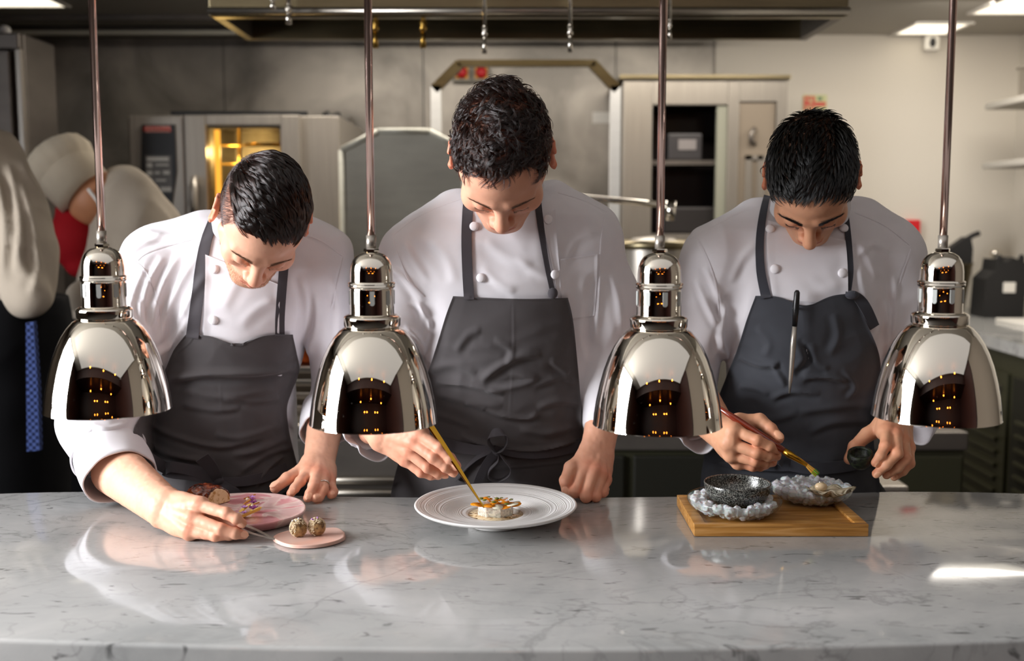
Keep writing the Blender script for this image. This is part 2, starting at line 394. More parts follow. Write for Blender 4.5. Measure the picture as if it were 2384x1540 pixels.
# octagonal steel frame
Yf = 4.6
def fp(px, py, Y=Yf): return P(px, py, Y)
t_ = thing('gantry_frame', 'tall freestanding steel frame with chamfered corners behind the central chef', 'metal frame', (fp(1225, 600).x, Yf, 0))
wq = .042
def bar(a, b, w=wq, d=.05, mb=None):
    a = Vector(a); b = Vector(b); u = (b-a).normalized(); n = Vector((0, 1, 0)).cross(u).normalized()*w/2
    pts = [a+n, b+n, b-n, a-n]; m = mb or MB(); m.prism(pts, (0, d, 0)); return m
pl0 = fp(1014, 205); pr0 = fp(1434, 205)
bar((pl0.x, Yf, 0), (pl0.x, Yf, pl0.z+.01)).build('post', M['steel_light'], t_)
bar((pr0.x, Yf, 0), (pr0.x, Yf, pr0.z+.01)).build('post', M['steel_light'], t_)
m = bar(fp(1010, 208), fp(1070, 147), .04); bar(fp(1380, 147), fp(1438, 208), .04, mb=m); bar(fp(1066, 146), fp(1386, 146), .026, mb=m); m.build('top_bar', M['hood'], t_)
# splash guard
Yg = 4.35
t_ = thing('splash_guard', 'lower steel splash guard with sloping shoulders between left chef and central chef', 'splash guard', (P(930, 600, Yg).x, Yg, 0))
out = [P(795, 350, Yg), P(880, 306, Yg), P(1000, 306, Yg), P(1080, 350, Yg)]
lo = [Vector((out[-1].x, Yg, .0)), Vector((out[0].x, Yg, .0))]
MB().prism(out+lo, (0, .03, 0)).build('panel', M['steel_mid'], t_)
m = MB()
for a, b_ in zip([lo[1]]+out, out+[lo[0]]): m.tube([a, b_], .013, 10)
m.build('rim', M['steel_mid'], t_, smooth=True)
# combination oven
M['disp'] = pbr('display_grey', 'A6A4A0', .4).m
Yo = 4.83
t_ = thing('combi_oven', 'steel combination oven with a glass door and dark control panel at left', 'oven', (X(530, Yo), Yo, 0))
xa, xm, xb = X(305, Yo), X(436, Yo), X(703, Yo); zt = Z(268, Yo); zb = Z(600, Yo)
g0, g1, zg = X(486, Yo), X(658, Yo), Z(288, Yo)
MB().box((xa, Yo+.04, zb), (g0, Yo+.8, zt), .004).box((g1, Yo+.04, zb), (X(790, Yo), Yo+.8, zt), .004).box((g0, Yo+.04, zg), (g1, Yo+.8, zt)).box((g0, Yo+.5, zb), (g1, Yo+.8, zg)).box((g0, Yo+.04, zb), (g1, Yo+.5, zb+.02)).build('body', M['steel'], t_)
m = MB()
for k in range(6): m.tube([(g0+.01, Yo+.12, zb+.08+k*.085), (g1-.01, Yo+.12, zb+.08+k*.085)], .004, 8)
m.tube([(X(545, Yo), Yo+.13, zb+.03), (X(545, Yo), Yo+.13, zg)], .008, 8)
m.build('rack', M['brass'], t_, smooth=True)
MB().lathe([(0, 0), (.10, 0), (.11, .01), (0, .012)], 32, (X(600, Yo), Yo+.25, zb+.51)).build('oven_tray', M['gold'], t_, smooth=True)
ol = bpy.data.lights.new('oven_glow', 'POINT'); ol.energy = 3.5; ol.color = (1, .72, .32); ol.shadow_soft_size = .03
oo = bpy.data.objects.new('oven_glow', ol); oo.location = (g0+.05, Yo+.10, zg-.12); COL.objects.link(oo)
cp = MB().box((xa, Yo, zb), (xm-.004, Yo+.04, zt), .008).build('control_column', M['steel'], t_)
MB().prism([P(330, 290, Yo-.012), P(406, 290, Yo-.012), P(410, 400, Yo-.012), P(392, 525, Yo-.012), P(345, 525, Yo-.012), P(328, 400, Yo-.012)], (0, .012, 0)).build('control_panel', M['black'], cp)
for k, (u, v, w_, h_) in enumerate([(342, 366, 50, 9), (342, 380, 12, 10), (362, 382, 30, 4), (342, 398, 12, 10), (360, 400, 12, 5), (380, 398, 14, 8), (342, 416, 12, 10), (362, 418, 24, 4), (342, 432, 10, 10), (374, 436, 24, 10)]):
    a = P(u, v+h_, Yo-.015); c = P(u+w_, v, Yo-.015); MB().box((a.x, Yo-.015, a.z), (c.x, Yo-.012, c.z)).build('button_label', M['disp'], cp)
a = P(340, 450, Yo-.0135); c = P(398, 362, Yo-.0135); MB().box((a.x, Yo-.0135, a.z), (c.x, Yo-.012, c.z)).build('touch_screen', pbr('screen_grey', '4A4744', .3).m, cp)
a = P(338, 308, Yo-.014); c = P(396, 294, Yo-.014); MB().box((a.x, Yo-.014, a.z), (c.x, Yo-.012, c.z)).build('maker_plate', pbr('plate_pale_red', 'B88880', .5).m, cp)
fm = pbr('maker_red', 'B03028', .5).m
fc = bpy.data.curves.new('maker_letters', 'FONT'); fc.body = 'RATIONAL'; fc.size = .0255; fc.extrude = .0006; fc.align_x = 'CENTER'; fc.align_y = 'CENTER'
tmp = bpy.data.objects.new('tmp_text', fc); COL.objects.link(tmp)
dg = bpy.context.evaluated_depsgraph_get(); me = bpy.data.meshes.new_from_object(tmp.evaluated_get(dg)); bpy.data.objects.remove(tmp)
me.transform(Matrix.Translation(((a.x+c.x)/2, Yo-.0155, (a.z+c.z)/2)) @ Matrix.Rotation(PI/2, 4, 'X'))
link('maker_letters', me, fm, cp, False)
MB().lathe([(0, 0), (.022, 0), (.024, .01), (.018, .03), (0, .03)], 16).add([], []).build('tmpk', M['steel'])
k_ = bpy.data.objects['tmpk']; k_.name = 'dial'; kp = P(370, 500, Yo-.012); k_.parent = cp
k_.rotation_euler = (PI/2, 0, 0); k_.location = kp
d = MB().box((xm, Yo-.01, zb), (X(486, Yo), Yo+.04, zt), .006).box((X(658, Yo), Yo-.01, zb), (xb, Yo+.04, zt), .006).box((X(486, Yo), Yo-.01, Z(292, Yo)), (X(658, Yo), Yo+.04, zt), .004).build('door', M['steel'], t_)
gl = NT('unused'); gl.m = thin_glass('oven_glass', (.72, .70, .62))
MB().box((X(486, Yo), Yo-.006, zb), (X(658, Yo), Yo, Z(292, Yo))).build('door_glass', gl.m, d)
m = MB(); 
for a_, b_ in (((486, 292), (492, 600)), ((652, 292), (658, 600)), ((486, 292), (658, 298))):
    p0, p1 = P(*a_, Yo-.008), P(*b_, Yo-.008); m.box((p0.x, Yo-.009, p1.z), (p1.x, Yo-.005, p0.z))
m.build('door_seal', M['black'], d)
MB().box((xa+.02, Yo+.06, .12), (X(790, Yo)-.02, Yo+.78, zb-.001), .006).box((xa+.05, Yo+.1, 0), (X(790, Yo)-.05, Yo+.7, .12)).build('stand', M['steel_dark'], t_)
MB().box((X(497, Yo), Yo+.05, zb+.03), (X(510, Yo), Yo+.056, Z(300, Yo))).build('oven_lamp', M['oven_glow'], t_)
hp = P(452, 450, Yo-.05); m = MB().tube([P(452, 410, Yo-.05), P(450, 440, Yo-.06), P(450, 480, Yo-.06), P(452, 505, Yo-.05)], [.012, .019, .019, .012], 12); m.tube([P(452, 425, Yo-.05), P(452, 425, Yo)], .01, 8); m.tube([P(452, 490, Yo-.05), P(452, 490, Yo)], .01, 8); m.build('handle', M['steel'], d, smooth=True)
MB().box((X(432, Yo), Yo+.002, zb), (X(440, Yo), Yo+.01, zt-.005)).build('door_gap', M['black'], t_)
MB().box((X(704, Yo), Yo+.05, Z(388, Yo)), (X(789, Yo), Yo+.052, Z(384, Yo))).build('side_trim', M['black'], t_)
# trays on the oven
for i, (a_, b_, yy, lb) in enumerate([(355, 400, 262, 'small round pan lid lying on the oven above its control panel'), (420, 730, 262, 'flat black baking tray lying on top of the oven')]):
    pa, pb = P(a_, yy, Yo+.2), P(b_, yy, Yo+.2)
    if i == 0: o = MB().lathe([(0, 0), (.045, 0), (.047, .008), (.03, .02), (0, .026)], 20, ((pa.x+pb.x)/2, Yo+.2, zt)).build('pan_lid', M['steel_dark'], None, smooth=True)
    else: o = MB().box((pa.x, Yo+.05, zt), (pb.x, Yo+.45, zt+.006), .002).box((pa.x, Yo+.05, zt+.004), (pb.x, Yo+.06, zt+.022), .003).box((pa.x, Yo+.44, zt+.004), (pb.x, Yo+.45, zt+.022), .003).build('baking_tray', M['black'], None)
    tag(o, lb, 'pan lid' if i == 0 else 'baking tray')
t_ = thing('wall_pipe', 'thin steel pipe with an elbow on the steel wall right of the oven', 'pipe', P(818, 320, 5.6))
MB().tube([P(818, 275, 5.6), P(818, 400, 5.6)], .014, 10).tube([P(818, 278, 5.6), P(818, 278, YW-.002)], .014, 10).build('pipe', M['steel'], t_, smooth=True)
t_ = thing('wall_hook', 'short black round hook at the top right of the oven', 'hook', P(775, 270, 5.2))
MB().tube([P(757, 278, 5.2), P(770, 270, 5.2)], .03, 12).tube([P(787, 262, 5.2), P(787, 560, 5.2)], .012, 8).tube([P(765, 272, 5.2), P(787, 266, 5.2)], .008, 8).build('hook', M['rubber'], t_, smooth=True)
# left tall cabinet
Yc = 4.2
t_ = thing('tall_fridge', 'tall stainless fridge at the far left edge behind the turned chef', 'fridge', (X(20, Yc), Yc+.3, 0))
xf = X(75, Yc); zt2 = Z(78, Yc)
MB().box((-2.55, Yc, 0), (xf, Yc+.28, zt2), .008).build('body', M['steel_dark'], t_)
MB().box((-2.50, Yc-.04, .1), (X(50, Yc), Yc-.002, Z(120, Yc)), .006).build('door', M['steel_dark'], t_)
MB().box((X(60, Yc), Yc-.03, 0), (X(74, Yc), Yc-.001, zt2-.03), .004).build('door_post', M['steel'], t_)
MB().box((-2.5, Yc-.045, Z(118, Yc)), (xf, Yc-.001, Z(80, Yc)), .008).build('header', M['steel_dark'], t_)
o = MB().sphere(P(12, 72, Yc+.1), .022, 12, 8).build('white_tub', M['white_plastic'], None, smooth=True); tag(o, 'small white tub on top of the tall fridge at far left', 'tub')
# right upright cabinet with open steel door
Yr = 5.2
t_ = thing('upright_cabinet', 'wide stainless upright oven cabinet with dark glazed interior behind the right chef', 'cabinet', (X(1635, Yr), Yr, 0))
xa, xb = X(1448, Yr), X(1826, Yr); zt = Z(186, Yr)
q = [X(1516, Yr), X(1690, Yr)]
m = MB().box((xa, Yr, 0), (q[0], Yr+.05, zt), .006).box((q[1], Yr, 0), (X(1716, Yr), Yr+.05, zt), .006).box((q[0], Yr, Z(245, Yr)), (q[1], Yr+.05, zt), .006).box((X(1716, Yr), Yr, Z(236, Yr)), (xb, Yr+.05, zt)).box((X(1802, Yr), Yr, 0), (xb, Yr+.05, Z(236, Yr))).box((q[0], Yr, 0), (q[1], Yr+.05, Z(545, Yr)))
m.build('front_frame', M['steel'], t_)
MB().box((xa, Yr+.05, 0), (xa+.02, Yr+.65, zt)).box((xb-.02, Yr+.05, 0), (xb, Yr+.65, zt)).box((xa, Yr+.63, 0), (xb, Yr+.65, zt)).box((xa, Yr+.05, zt-.02), (xb, Yr+.65, zt)).build('body', M['steel_dark'], t_)
MB().box((xa-.02, Yr-.02, zt+.001), (xb+.01, Yr+.66, zt+.022), .004).build('top_plate', M['hood'], t_)
MB().box((q[0], Yr+.3, Z(545, Yr)), (q[1], Yr+.31, Z(245, Yr))).build('interior_back', pbr('dark_interior', '1E1A1A', .25).m, t_)
MB().box((q[0], Yr+.05, Z(383, Yr)), (q[1], Yr+.25, Z(372, Yr))).build('shelf', M['steel_dark'], t_)
MB().box((q[1]-.05, Yr+.01, Z(545, Yr)), (q[1]-.002, Yr+.04, Z(247, Yr))).build('door_edge', pbr('glass_edge_grey', '8A8A7C', .3).m, t_)
s_ = MB().box((X(1716, Yr), Yr+.012, .2), (X(1800, Yr), Yr+.03, Z(238, Yr))).build('side_door', pbr('taupe_panel', '8B7F70', .35, .3).m, t_)
MB().tube([P(1756, 300, Yr+.01), P(1750, 308, Yr-.01), P(1748, 318, Yr-.01), P(1750, 328, Yr-.01), P(1756, 335, Yr+.01)], .012, 10).build('handle', M['steel_dark'], s_, smooth=True)
m = MB()
for a_, b_ in (((1736, 362), (1746, 600)), ((1765, 362), (1777, 600)), ((1736, 362), (1777, 372))):
    p0, p1 = P(*a_, Yr), P(*b_, Yr); m.box((p0.x, Yr+.002, p1.z), (p1.x, Yr+.012, p0.z))
m.build('inner_frame', M['steel'], s_)
for i, (px, py, wd, lb, c) in enumerate([(1590, 352, 40, 'upper dark box inside the glazed cabinet on its shelf', '2E2B2C'), (1600, 536, 60, 'lower dark crate at the bottom of the glazed cabinet', '231F1E')]):
    p0 = P(px-wd, py, Yr+.15); p1 = P(px+wd, py-60, Yr+.15)
    zz = Z(372, Yr)+.001 if i == 0 else Z(545, Yr)
    o = MB().box((p0.x, Yr+.08, zz), (p1.x, Yr+.24, zz+.13), .01).build('storage_box', pbr('box_dark', c, .5).m, None); tag(o, lb, 'box')
    if i == 0: MB().box((p0.x+.05, Yr+.075, zz+.05), (p1.x-.03, Yr+.0799, zz+.1)).build('box_label', pbr('grey_label', '7A7472', .6).m, o)
# switches, stickers, signs
for px, lb in ((1076, 'left red-on-yellow emergency switch on the steel wall above the central head'), (1121, 'right red-on-yellow emergency switch on the steel wall above the central head')):
    t_ = thing('emergency_switch', lb, 'switch', P(px, 172, YW-.03))
    p = P(px, 174, YW); a, c = P(px-21, 194, YW), P(px+21, 158, YW)
    MB().box((a.x, YW-.05, a.z), (c.x, YW-.001, c.z), .006).build('switch_box', pbr('switch_grey', '8A8578', .5).m, t_)
    MB().box((a.x+.014, YW-.054, a.z+.018), (c.x-.014, YW-.0505, c.z-.004)).build('yellow_plate', M['yellow'], t_)
    m = MB().lathe([(0, 0), (.03, 0), (.03, .018), (.018, .028), (0, .03)], 20); o = m.build('red_knob', M['red'], t_, smooth=True)
    o.matrix_parent_inverse = wm(t_).inverted(); o.rotation_euler = (PI/2, 0, 0); o.location = (p.x, YW-.055, p.z+.004)
a, c = P(1379, 287, YW), P(1419, 261, YW)
tag(MB().box((a.x, YW-.004, a.z), (c.x, YW-.0005, c.z)).build('wall_label', M['white_plastic']), 'blank white label stuck on the steel wall inside the octagonal frame', 'label')
YS = YW-.02
a, c = P(1868, 258, YS), P(1925, 221, YS)
t_ = thing('fire_sign', 'red and pale green fire equipment sign on the white wall above the right chef', 'sign', ((a.x+c.x)/2, YS, a.z))
MB().box((a.x, YS-.005, a.z), (c.x, YS-.0005, c.z)).build('sign_plate', M['sign_green'], t_)
def q_(u0, v0, u1, v1, dz=.006): 
    p0, p1 = P(u0, v1, YS), P(u1, v0, YS); return (p0.x, YS-dz, p0.z), (p1.x, YS-.005, p1.z)
MB().box(*q_(1870, 224, 1897, 256)).box(*q_(1897, 238, 1922, 248)).build('red_field', M['sign_red'], t_)
MB().box(*q_(1903, 226, 1914, 234)).build('running_figure', M['sign_dark'], t_)
MB().box(*q_(1876, 228, 1879, 236, .0075)).box(*q_(1884, 228, 1893, 230, .0075)).box(*q_(1884, 233, 1890, 240, .0075)).box(*q_(1874, 246, 1893, 248, .0075)).box(*q_(1874, 251, 1890, 253, .0075)).build('sign_marks', M['sign_green'], t_)
p0, p1 = P(2102, 560, YS), P(2136, 512, YS)
tag(MB().box((p0.x, YS-.05, p0.z), (p1.x, YS-.001, p1.z), .006).build('alarm_box', M['red']), 'red box on the white wall by the right chef shoulder', 'alarm box')
t_ = thing('wall_sensor', 'white plastic sensor with dark centre under the ceiling at right', 'sensor', P(2163, 100, YS))
p = P(2163, 100, YS); MB().box((p.x-.04, YS-.05, p.z-.045), (p.x+.04, YS-.001, p.z+.035), .012).build('housing', M['white_plastic'], t_)
MB().sphere((p.x, YS-.052, p.z-.005), .017, 14, 8, (1, .6, 1.5)).build('lens', M['black'], t_, smooth=True)
# ---- right side: shelves, pot, work counter with cabinets
for py, lb in ((232, 'upper pale shelf on the right wall carrying a lidded pot'), (375, 'lower empty pale shelf on the right wall')):
    z = Z(py, 5.3); x = X(2322, 5.3)
    tag(MB().box((x, 4.6, z-.03), (xr-.002, 5.5, z), .004).build('wall_shelf', M['ceiling'], None), lb, 'shelf')
pz = Z(232, 5.3); pc = Vector((X(2322, 5.3)+.14, 5.2, pz))
t_ = thing('stock_pot', 'small steel pot with a lid on the upper right shelf', 'pot', pc)
MB().lathe([(0, .001), (.10, .001), (.105, .01), (.105, .13), (.112, .135)], 32, pc).build('pot_body', M['steel'], t_, smooth=True)
ld = MB().lathe([(.118, .136), (.118, .142), (.06, .155), (0, .158)], 32, pc).build('lid', M['steel'], t_, smooth=True)
MB().lathe([(.012, .158), (.010, .175), (.024, .18), (.02, .19), (0, .192)], 16, pc).build('lid_knob', M['steel'], ld, smooth=True)
# counter running back along the right wall
xc = PZ(2384, 800, CT).x-.012; 
t_ = thing('side_cabinet', 'olive refrigerated cabinet under the right-hand stone work counter', 'cabinet', (xc+.3, 4.9, 0))
cx0 = PZ(2244, 722, CT).x; yb = YS-.002; yf = 2.9
def lx(y): return 2.0+(y-5.88)*(-.05)
LXa = PZ(2236, 712, CT); 
xa_far, xa_near = 2.05, 1.98
MB().prism([(xa_far+.03, yb, 0), (xr-.002, yb, 0), (xr-.002, yf, 0), (xa_near+.03, yf, 0)], (0, 0, CT-.055)).build('body', M['olive'], t_)
for i in range(4):
    y0 = yf+.05+i*.7; dx = xa_near+.03+(xa_far-xa_near)*(y0-yf)/(yb-yf)
    d = MB().box((dx-.014, y0, .12), (dx, y0+.62, .78), .004).build('door', M['olive_dark' if i % 2 else 'olive'], t_)
    if i in (1, 2):
        m = MB()
        for k in range(9): m.box((dx-.03, y0+.06, .16+k*.055), (dx-.012, y0+.56, .175+k*.055), .002)
        m.build('vent_louvres', M['olive'], d)
    MB().box((dx-.03, y0+.05, .70), (dx-.012, y0+.3, .725), .003).build('handle', M['steel_dark'], d)
tag(MB().prism([(xa_far, yb, CT-.05), (xr-.002, yb, CT-.05), (xr-.002, yf-.05, CT-.05), (xa_near, yf-.05, CT-.05)], (0, 0, .05)).build('stone_worktop', M['marble'], None), 'pale stone worktop running along the right-hand wall', 'worktop')
# olive cabinet facing us at right behind the right chef
Yd = 3.45; zc = Z(1003, Yd); x0, x1 = X(1380, Yd)-.25, X(2270, Yd)
t_ = thing('base_cabinet', 'olive base cabinet with a pale steel ledge behind the right chef', 'cabinet', ((x0+x1)/2, Yd, 0))
MB().box((x0, Yd, .02), (x1, Yd+.6, zc-.06)).build('body', M['olive'], t_)
MB().box((x0, Yd-.03, zc-.06), (x1, Yd+.62, zc), .006).build('worktop_edge', M['steel_dark'], t_)
for i in range(4):
    xx = x0+.02+i*(x1-x0)/4; MB().box((xx, Yd-.02, .10), (xx+(x1-x0)/4-.03, Yd-.001, zc-.08), .006).build('door', M['olive_dark'] if i < 2 else M['olive'], t_)
# cooking range behind the left and middle chefs
Yk = 3.3; x0, x1 = X(560, Yk), X(1375, Yk)-.26
x1 = X(1375, Yd)-.27
t_ = thing('cooking_range', 'long stainless cooking range with ledges between the left and central chefs', 'cooking range', ((x0+x1)/2, Yk, 0))
zr = Z(985, Yk)
MB().box((x0, Yk+.02, .02), (x1, Yk+.85, zr-.03)).build('body', M['steel_dark'], t_)
MB().box((x0, Yk-.03, zr-.03), (x1, Yk+.86, zr), .008).build('top_plate', M['steel_h'], t_)
MB().box((x0+.02, Yk-.005, .34), (x1-.02, Yk+.018, zr-.05), .006).build('door_panel', M['steel_dark'], t_)
for py in (1120, 1150): z = Z(py, Yk-.05); MB().tube([(x0, Yk-.04, z), (x1, Yk-.04, z)], .012, 10).build('towel_rail', M['steel_h'], t_, smooth=True)
for i, py in enumerate((865, 895, 925, 955)):
    z = Z(py, Yk+.25); MB().box((x0+.02, Yk+.22+i*.0, z), (X(900, Yk), Yk+.5, z+.02), .003).build('rack_shelf', M['steel_h'], t_)
for xx in (x0+.03, X(885, Yk)): MB().box((xx, Yk+.3, zr), (xx+.025, Yk+.325, Z(850, Yk+.25)), .002).build('rack_post', M['steel'], t_)
z = Z(865, Yk+.25)+.021; pc = Vector((X(706, Yk+.3), Yk+.33, z))
t_ = thing('copper_pot', 'orange copper pan standing on the rack beside the left chef', 'pan', pc)
MB().lathe([(0, 0), (.05, 0), (.055, .01), (.056, .07), (.060, .072)], 28, pc).build('pan_body', pbr('copper', 'B5552B', .3, 1).m, t_, smooth=True)
MB().sphere(pc+Vector((-.01, -.065, .05)), .012, 12, 8).build('rivet', M['chrome'], t_, smooth=True)
# large stock pot and the swing tap over it
Yp = 3.75; pc = Vector((X(1523, Yp), Yp, zc)); rp = 80*Yp/FPX
zt = Z(560, Yp-.05)
t_ = thing('tall_stock_pot', 'large steel stock pot with rolled rim between the central and right chefs', 'stock pot', pc)
MB().lathe([(0, .001), (rp*.97, .001), (rp, .02), (rp, zt-zc-.02)], 48, pc).build('pot_body', M['steel'], t_, smooth=True)
MB().lathe([(rp-.001, zt-zc-.03), (rp+.012, zt-zc-.03), (rp+.016, zt-zc-.012), (rp+.004, zt-zc), (rp-.012, zt-zc-.01), (rp-.012, zt-zc-.03)], 48, pc).build('rolled_rim', M['hood'], t_, smooth=True)
ldz = MB().lathe([(rp-.012, zt-zc-.02), (rp*.6, zt-zc+.008), (0, zt-zc+.015)], 48, pc).build('lid', M['steel'], t_, smooth=True)
t_ = thing('swing_tap', 'long chrome swing tap with a cup-shaped end over the tall stock pot', 'tap', P(1480, 470, Yp))
MB().tube([P(1330, 458, Yp), P(1400, 464, Yp), P(1555, 478, Yp)], .011, 12).build('spout', M['chrome'], t_, smooth=True)
MB().tube([P(1562, 468, Yp), P(1560, 514, Yp)], [.020, .015], 16).build('cup_end', M['chrome'], t_, smooth=True)
MB().tube([P(1330, 458, Yp), (P(1330, 458, Yp).x, Yp, zc)], .016, 12).build('riser', M['chrome'], t_, smooth=True)
# clutter on the right counter
def on(px, y, z=CT): # x at given depth
    return X(px, y)
y = 5.55; c = Vector((X(2214, y), y, CT)); zb_ = Z(612, y)-CT
t_ = thing('mixing_bowl', 'wide dull bowl on the right stone worktop holding a black pan', 'bowl', c)
MB().lathe([(0, .001), (.07, .001), (.08, .01), (.115, zb_-.01), (.125, zb_), (.11, zb_-.012), (.075, .02), (0, .015)], 32, c).build('bowl_body', M['hood'], t_, smooth=True)
t_ = thing('black_pan', 'black pan tilted up out of the bowl at right', 'pan', c+Vector((0, 0, .15)))
m = MB().prism([P(2200, 640, y), P(2196, 590, y), P(2250, 552, y), P(2262, 556, y), P(2266, 580, y), P(2262, 640, y)], (0, .06, 0)); m.build('pan_body', M['rubber'], t_)
MB().tube([P(2245, 560, y+.03), P(2266, 548, y+.03), P(2280, 543, y+.03)], .014, 8).build('handle', M['rubber'], t_, smooth=True)
y = 5.3; c = Vector((X(2345, y), y, CT)); x_ = lambda p: X(p, y)
t_ = thing('food_slicer', 'black countertop machine with a pale label at the right edge', 'kitchen machine', c)
MB().prism([(X(2300, y), y, CT+.001), P(2296, 650, y), P(2318, 630, y), P(2322, 604, y), P(2342, 612, y), P(2360, 600, y), P(2395, 615, y), (X(2395, y), y, CT+.001)], (0, .16, 0)).build('machine_body', M['rubber'], t_)
a, c2 = P(2336, 682, y-.006), P(2365, 658, y-.006); MB().box((a.x, y-.006, a.z), (c2.x, y-.0005, c2.z), .001).build('machine_label', M['white_plastic'], t_)
for k in range(3):
    p = P(2326+k*26, 604+(k % 2)*6, y+.06); MB().sphere(p, .016, 10, 8, (1, 1, 1.6)).build('knob', M['rubber'], t_, smooth=True)
y = 5.75; pb_ = P(2312, 700, y)
t_ = thing('glass_jar', 'clear jar with a round shiny stopper between the bowl and the black machine', 'jar', (pb_.x, y, CT))
jz = Z(600, y)
gj = NT('unused_jar'); gj.m = thin_glass('jar_glass', (.85, .87, .86))
MB().lathe([(0, 0), (.04, 0), (.04, jz-CT-.05), (.018, jz-CT)], 24, (pb_.x, y, CT+.001)).build('jar_body', gj.m, t_, smooth=True)
MB().sphere((pb_.x, y, jz+.02), .028, 16, 10).build('stopper', M['chrome'], t_, smooth=True)
y = 5.2
tag(MB().box((X(2316, y), y-.45, CT+.0005), (X(2316, y)+.3, y-.06, CT+.016), .004).build('chopping_board', M['white_plastic'], None), 'white chopping board in front of the black machine on the right stone worktop', 'chopping board')
# blue patterned cloth seen past the central chef
o = MB().prism([P(1345, 862, 3.5), P(1366, 850, 3.5), P(1372, 900, 3.5), P(1364, 940, 3.5), P(1372, 985, 3.5), (X(1372, 3.5), 3.5, zc+.001), (X(1345, 3.5), 3.5, zc+.001)], (0, .05, 0)).build('tea_towel', M['check'], None)
tag(o, 'blue and white cloth hanging by the central chef at right', 'towel')
tag(MB().box((P(2040, 1130, 2.9).x, 2.85, .0), (P(2102, 1130, 2.9).x, 3.1, Z(1122, 2.9)), .01).build('steel_bin', M['steel'], None), 'small steel bin edge just behind the marble right of the right chef', 'bin')

# ------------------------------------------------------------------ the marble pass counter
yc_b = PZ(1192, 1158, CT).y; ye_b = PZ(300, 1144, CT).y; yc_f = PZ(1192, 1512, CT).y; ye_f = PZ(100, 1494, CT).y
def back_y(x):   # slightly concave back edge with rounded ends
    y = yc_b+(ye_b-yc_b)*min(abs(x)/.70, 1)**2
    if abs(x) > .76: y -= .42*(abs(x)-.76)**2
    return y
def front_y(x): return yc_f+(ye_f-yc_f)*(x/.55)**2
xs_ = np.linspace(-1.25, 1.25, 101)
top = [(x, front_y(x)) for x in xs_]+[(x, back_y(x)) for x in xs_[::-1]]
bm = bmesh.new()
vs = [bm.verts.new((x, y, CT)) for x, y in top]; f = bm.faces.new(vs)
r = bmesh.ops.extrude_face_region(bm, geom=[f]); 
for v in r['geom']:
    if isinstance(v, bmesh.types.BMVert): v.co.z -= .06
bmesh.ops.recalc_face_normals(bm, faces=bm.faces[:])
ed = [e for e in bm.edges if all(abs(v.co.z-CT) < 1e-5 for v in e.verts)]
bmesh.ops.bevel(bm, geom=ed, offset=.006, segments=3, affect='EDGES', profile=.5)
me = bpy.data.meshes.new('marble_counter'); bm.to_mesh(me); bm.free()
t_ = thing('pass_counter', 'long grey-veined white marble pass counter across the foreground', 'counter', (0, 1.6, 0))
o = link('marble_top', me, M['marble'], t_, True); me.set_sharp_from_angle(angle=math.radians(50))
MB().box((-1.15, 1.36, 0), (1.15, 1.86, CT-.06)).build('base', M['olive_dark'], t_)

# ------------------------------------------------------------------ the four heat lamps
YL = 1.5
kp_ = YL/FPX
prof_cap = [(0, 0), (15, 1), (26, 5), (36, 11), (43, 20), (48, 33), (50, 48), (50.5, 70)]
def lamp(px, ytop, ybot, lab):
    k = kp_; cx = P(px, ybot, YL).x
    zb = P(px, ybot, YL).z            # rim height
    H = P(px, ytop, YL).z-zb; u = H/403.0
    t_ = thing('heat_lamp', lab, 'heat lamp', (cx, YL, zb))
    def z(y): return zb+(403-y)*u     # y = pixels under the cap top
    def lt(name, pr, mat=M['lamp_chrome'], n=96, parent=t_):
        return MB().lathe([(r*u, z(y)) for r, y in pr], n, (cx, YL, 0)).build(name, mat, parent, angle=40)
    zt = 2.62
    MB().tube([(cx, YL, z(-36)), (cx, YL, zt)], 9*u, 24).build('pole', M['pole'], t_, smooth=True)
    MB().tube([(cx, YL, z(-4)), (cx, YL, z(-38))], 11.5*u, 24).build('coupling', M['steel'], t_, smooth=True)
    lt('nut', [(0, -7), (17, -7), (18, -4), (18, 0), (10, 2)], n=6)
    MB().lathe([(0, zt-.03), (.03, zt-.03), (.05, zt-.001), (0, zt-.001)], 32, (cx, YL, 0)).build('ceiling_rose', M['chrome'], t_, smooth=True)
    lt('cap', prof_cap+[(50.5, 72)])
    lt('ring', [(50, 70), (54, 71), (55.5, 74), (54, 77), (55, 80), (53, 84), (50, 86)])
    nk = lt('neck', [(50.5, 85), (51.5, 88), (51.5, 140), (52, 146)])
    for j in range(8):
        a = -PI/2+math.radians(8)+j*2*PI/8; R = 51.8*u; c = Vector((cx+math.cos(a)*R, YL+math.sin(a)*R, 0))
        tx = Vector((-math.sin(a), math.cos(a), 0)); nr = Vector((math.cos(a), math.sin(a), 0))
        w_ = 5.5*u; pts = []
        for q in range(9): an = PI+q*PI/8; pts.append(c+tx*math.cos(an)*w_+Vector((0, 0, z(118)+math.sin(an)*w_)))
        pts += [c+tx*w_+Vector((0, 0, z(90))), c-tx*w_+Vector((0, 0, z(90)))]
        MB().prism([p_-nr*.0004 for p_ in pts], nr*.0010).build('vent_slot', M['slot'], nk)
    lt('collar', [(52, 146), (58, 147), (65, 151), (67, 155), (66.5, 159), (66, 172), (64, 176), (60, 177)])
    sh = [(60, 177), (66, 177), (76, 184), (90, 200), (103, 220), (115, 245), (126, 275), (135, 308), (143, 345), (148, 378), (150, 400), (151, 403), (149, 403.5), (147, 400), (145, 378), (139, 345), (131, 308), (122, 275), (110, 245), (98, 220), (84, 200), (68, 184), (56, 180)]
    lt('shade', sh, n=128)
    MB().sphere((cx, YL, z(270)), .03, 20, 12, (1, 1, 1.3)).build('bulb', pbr('bulb_red', '5A1010', .1).m, t_, smooth=True)
lamp(253, 574, 953, 'polished chrome heat lamp hanging in front of the left chef raised arm, first from left')
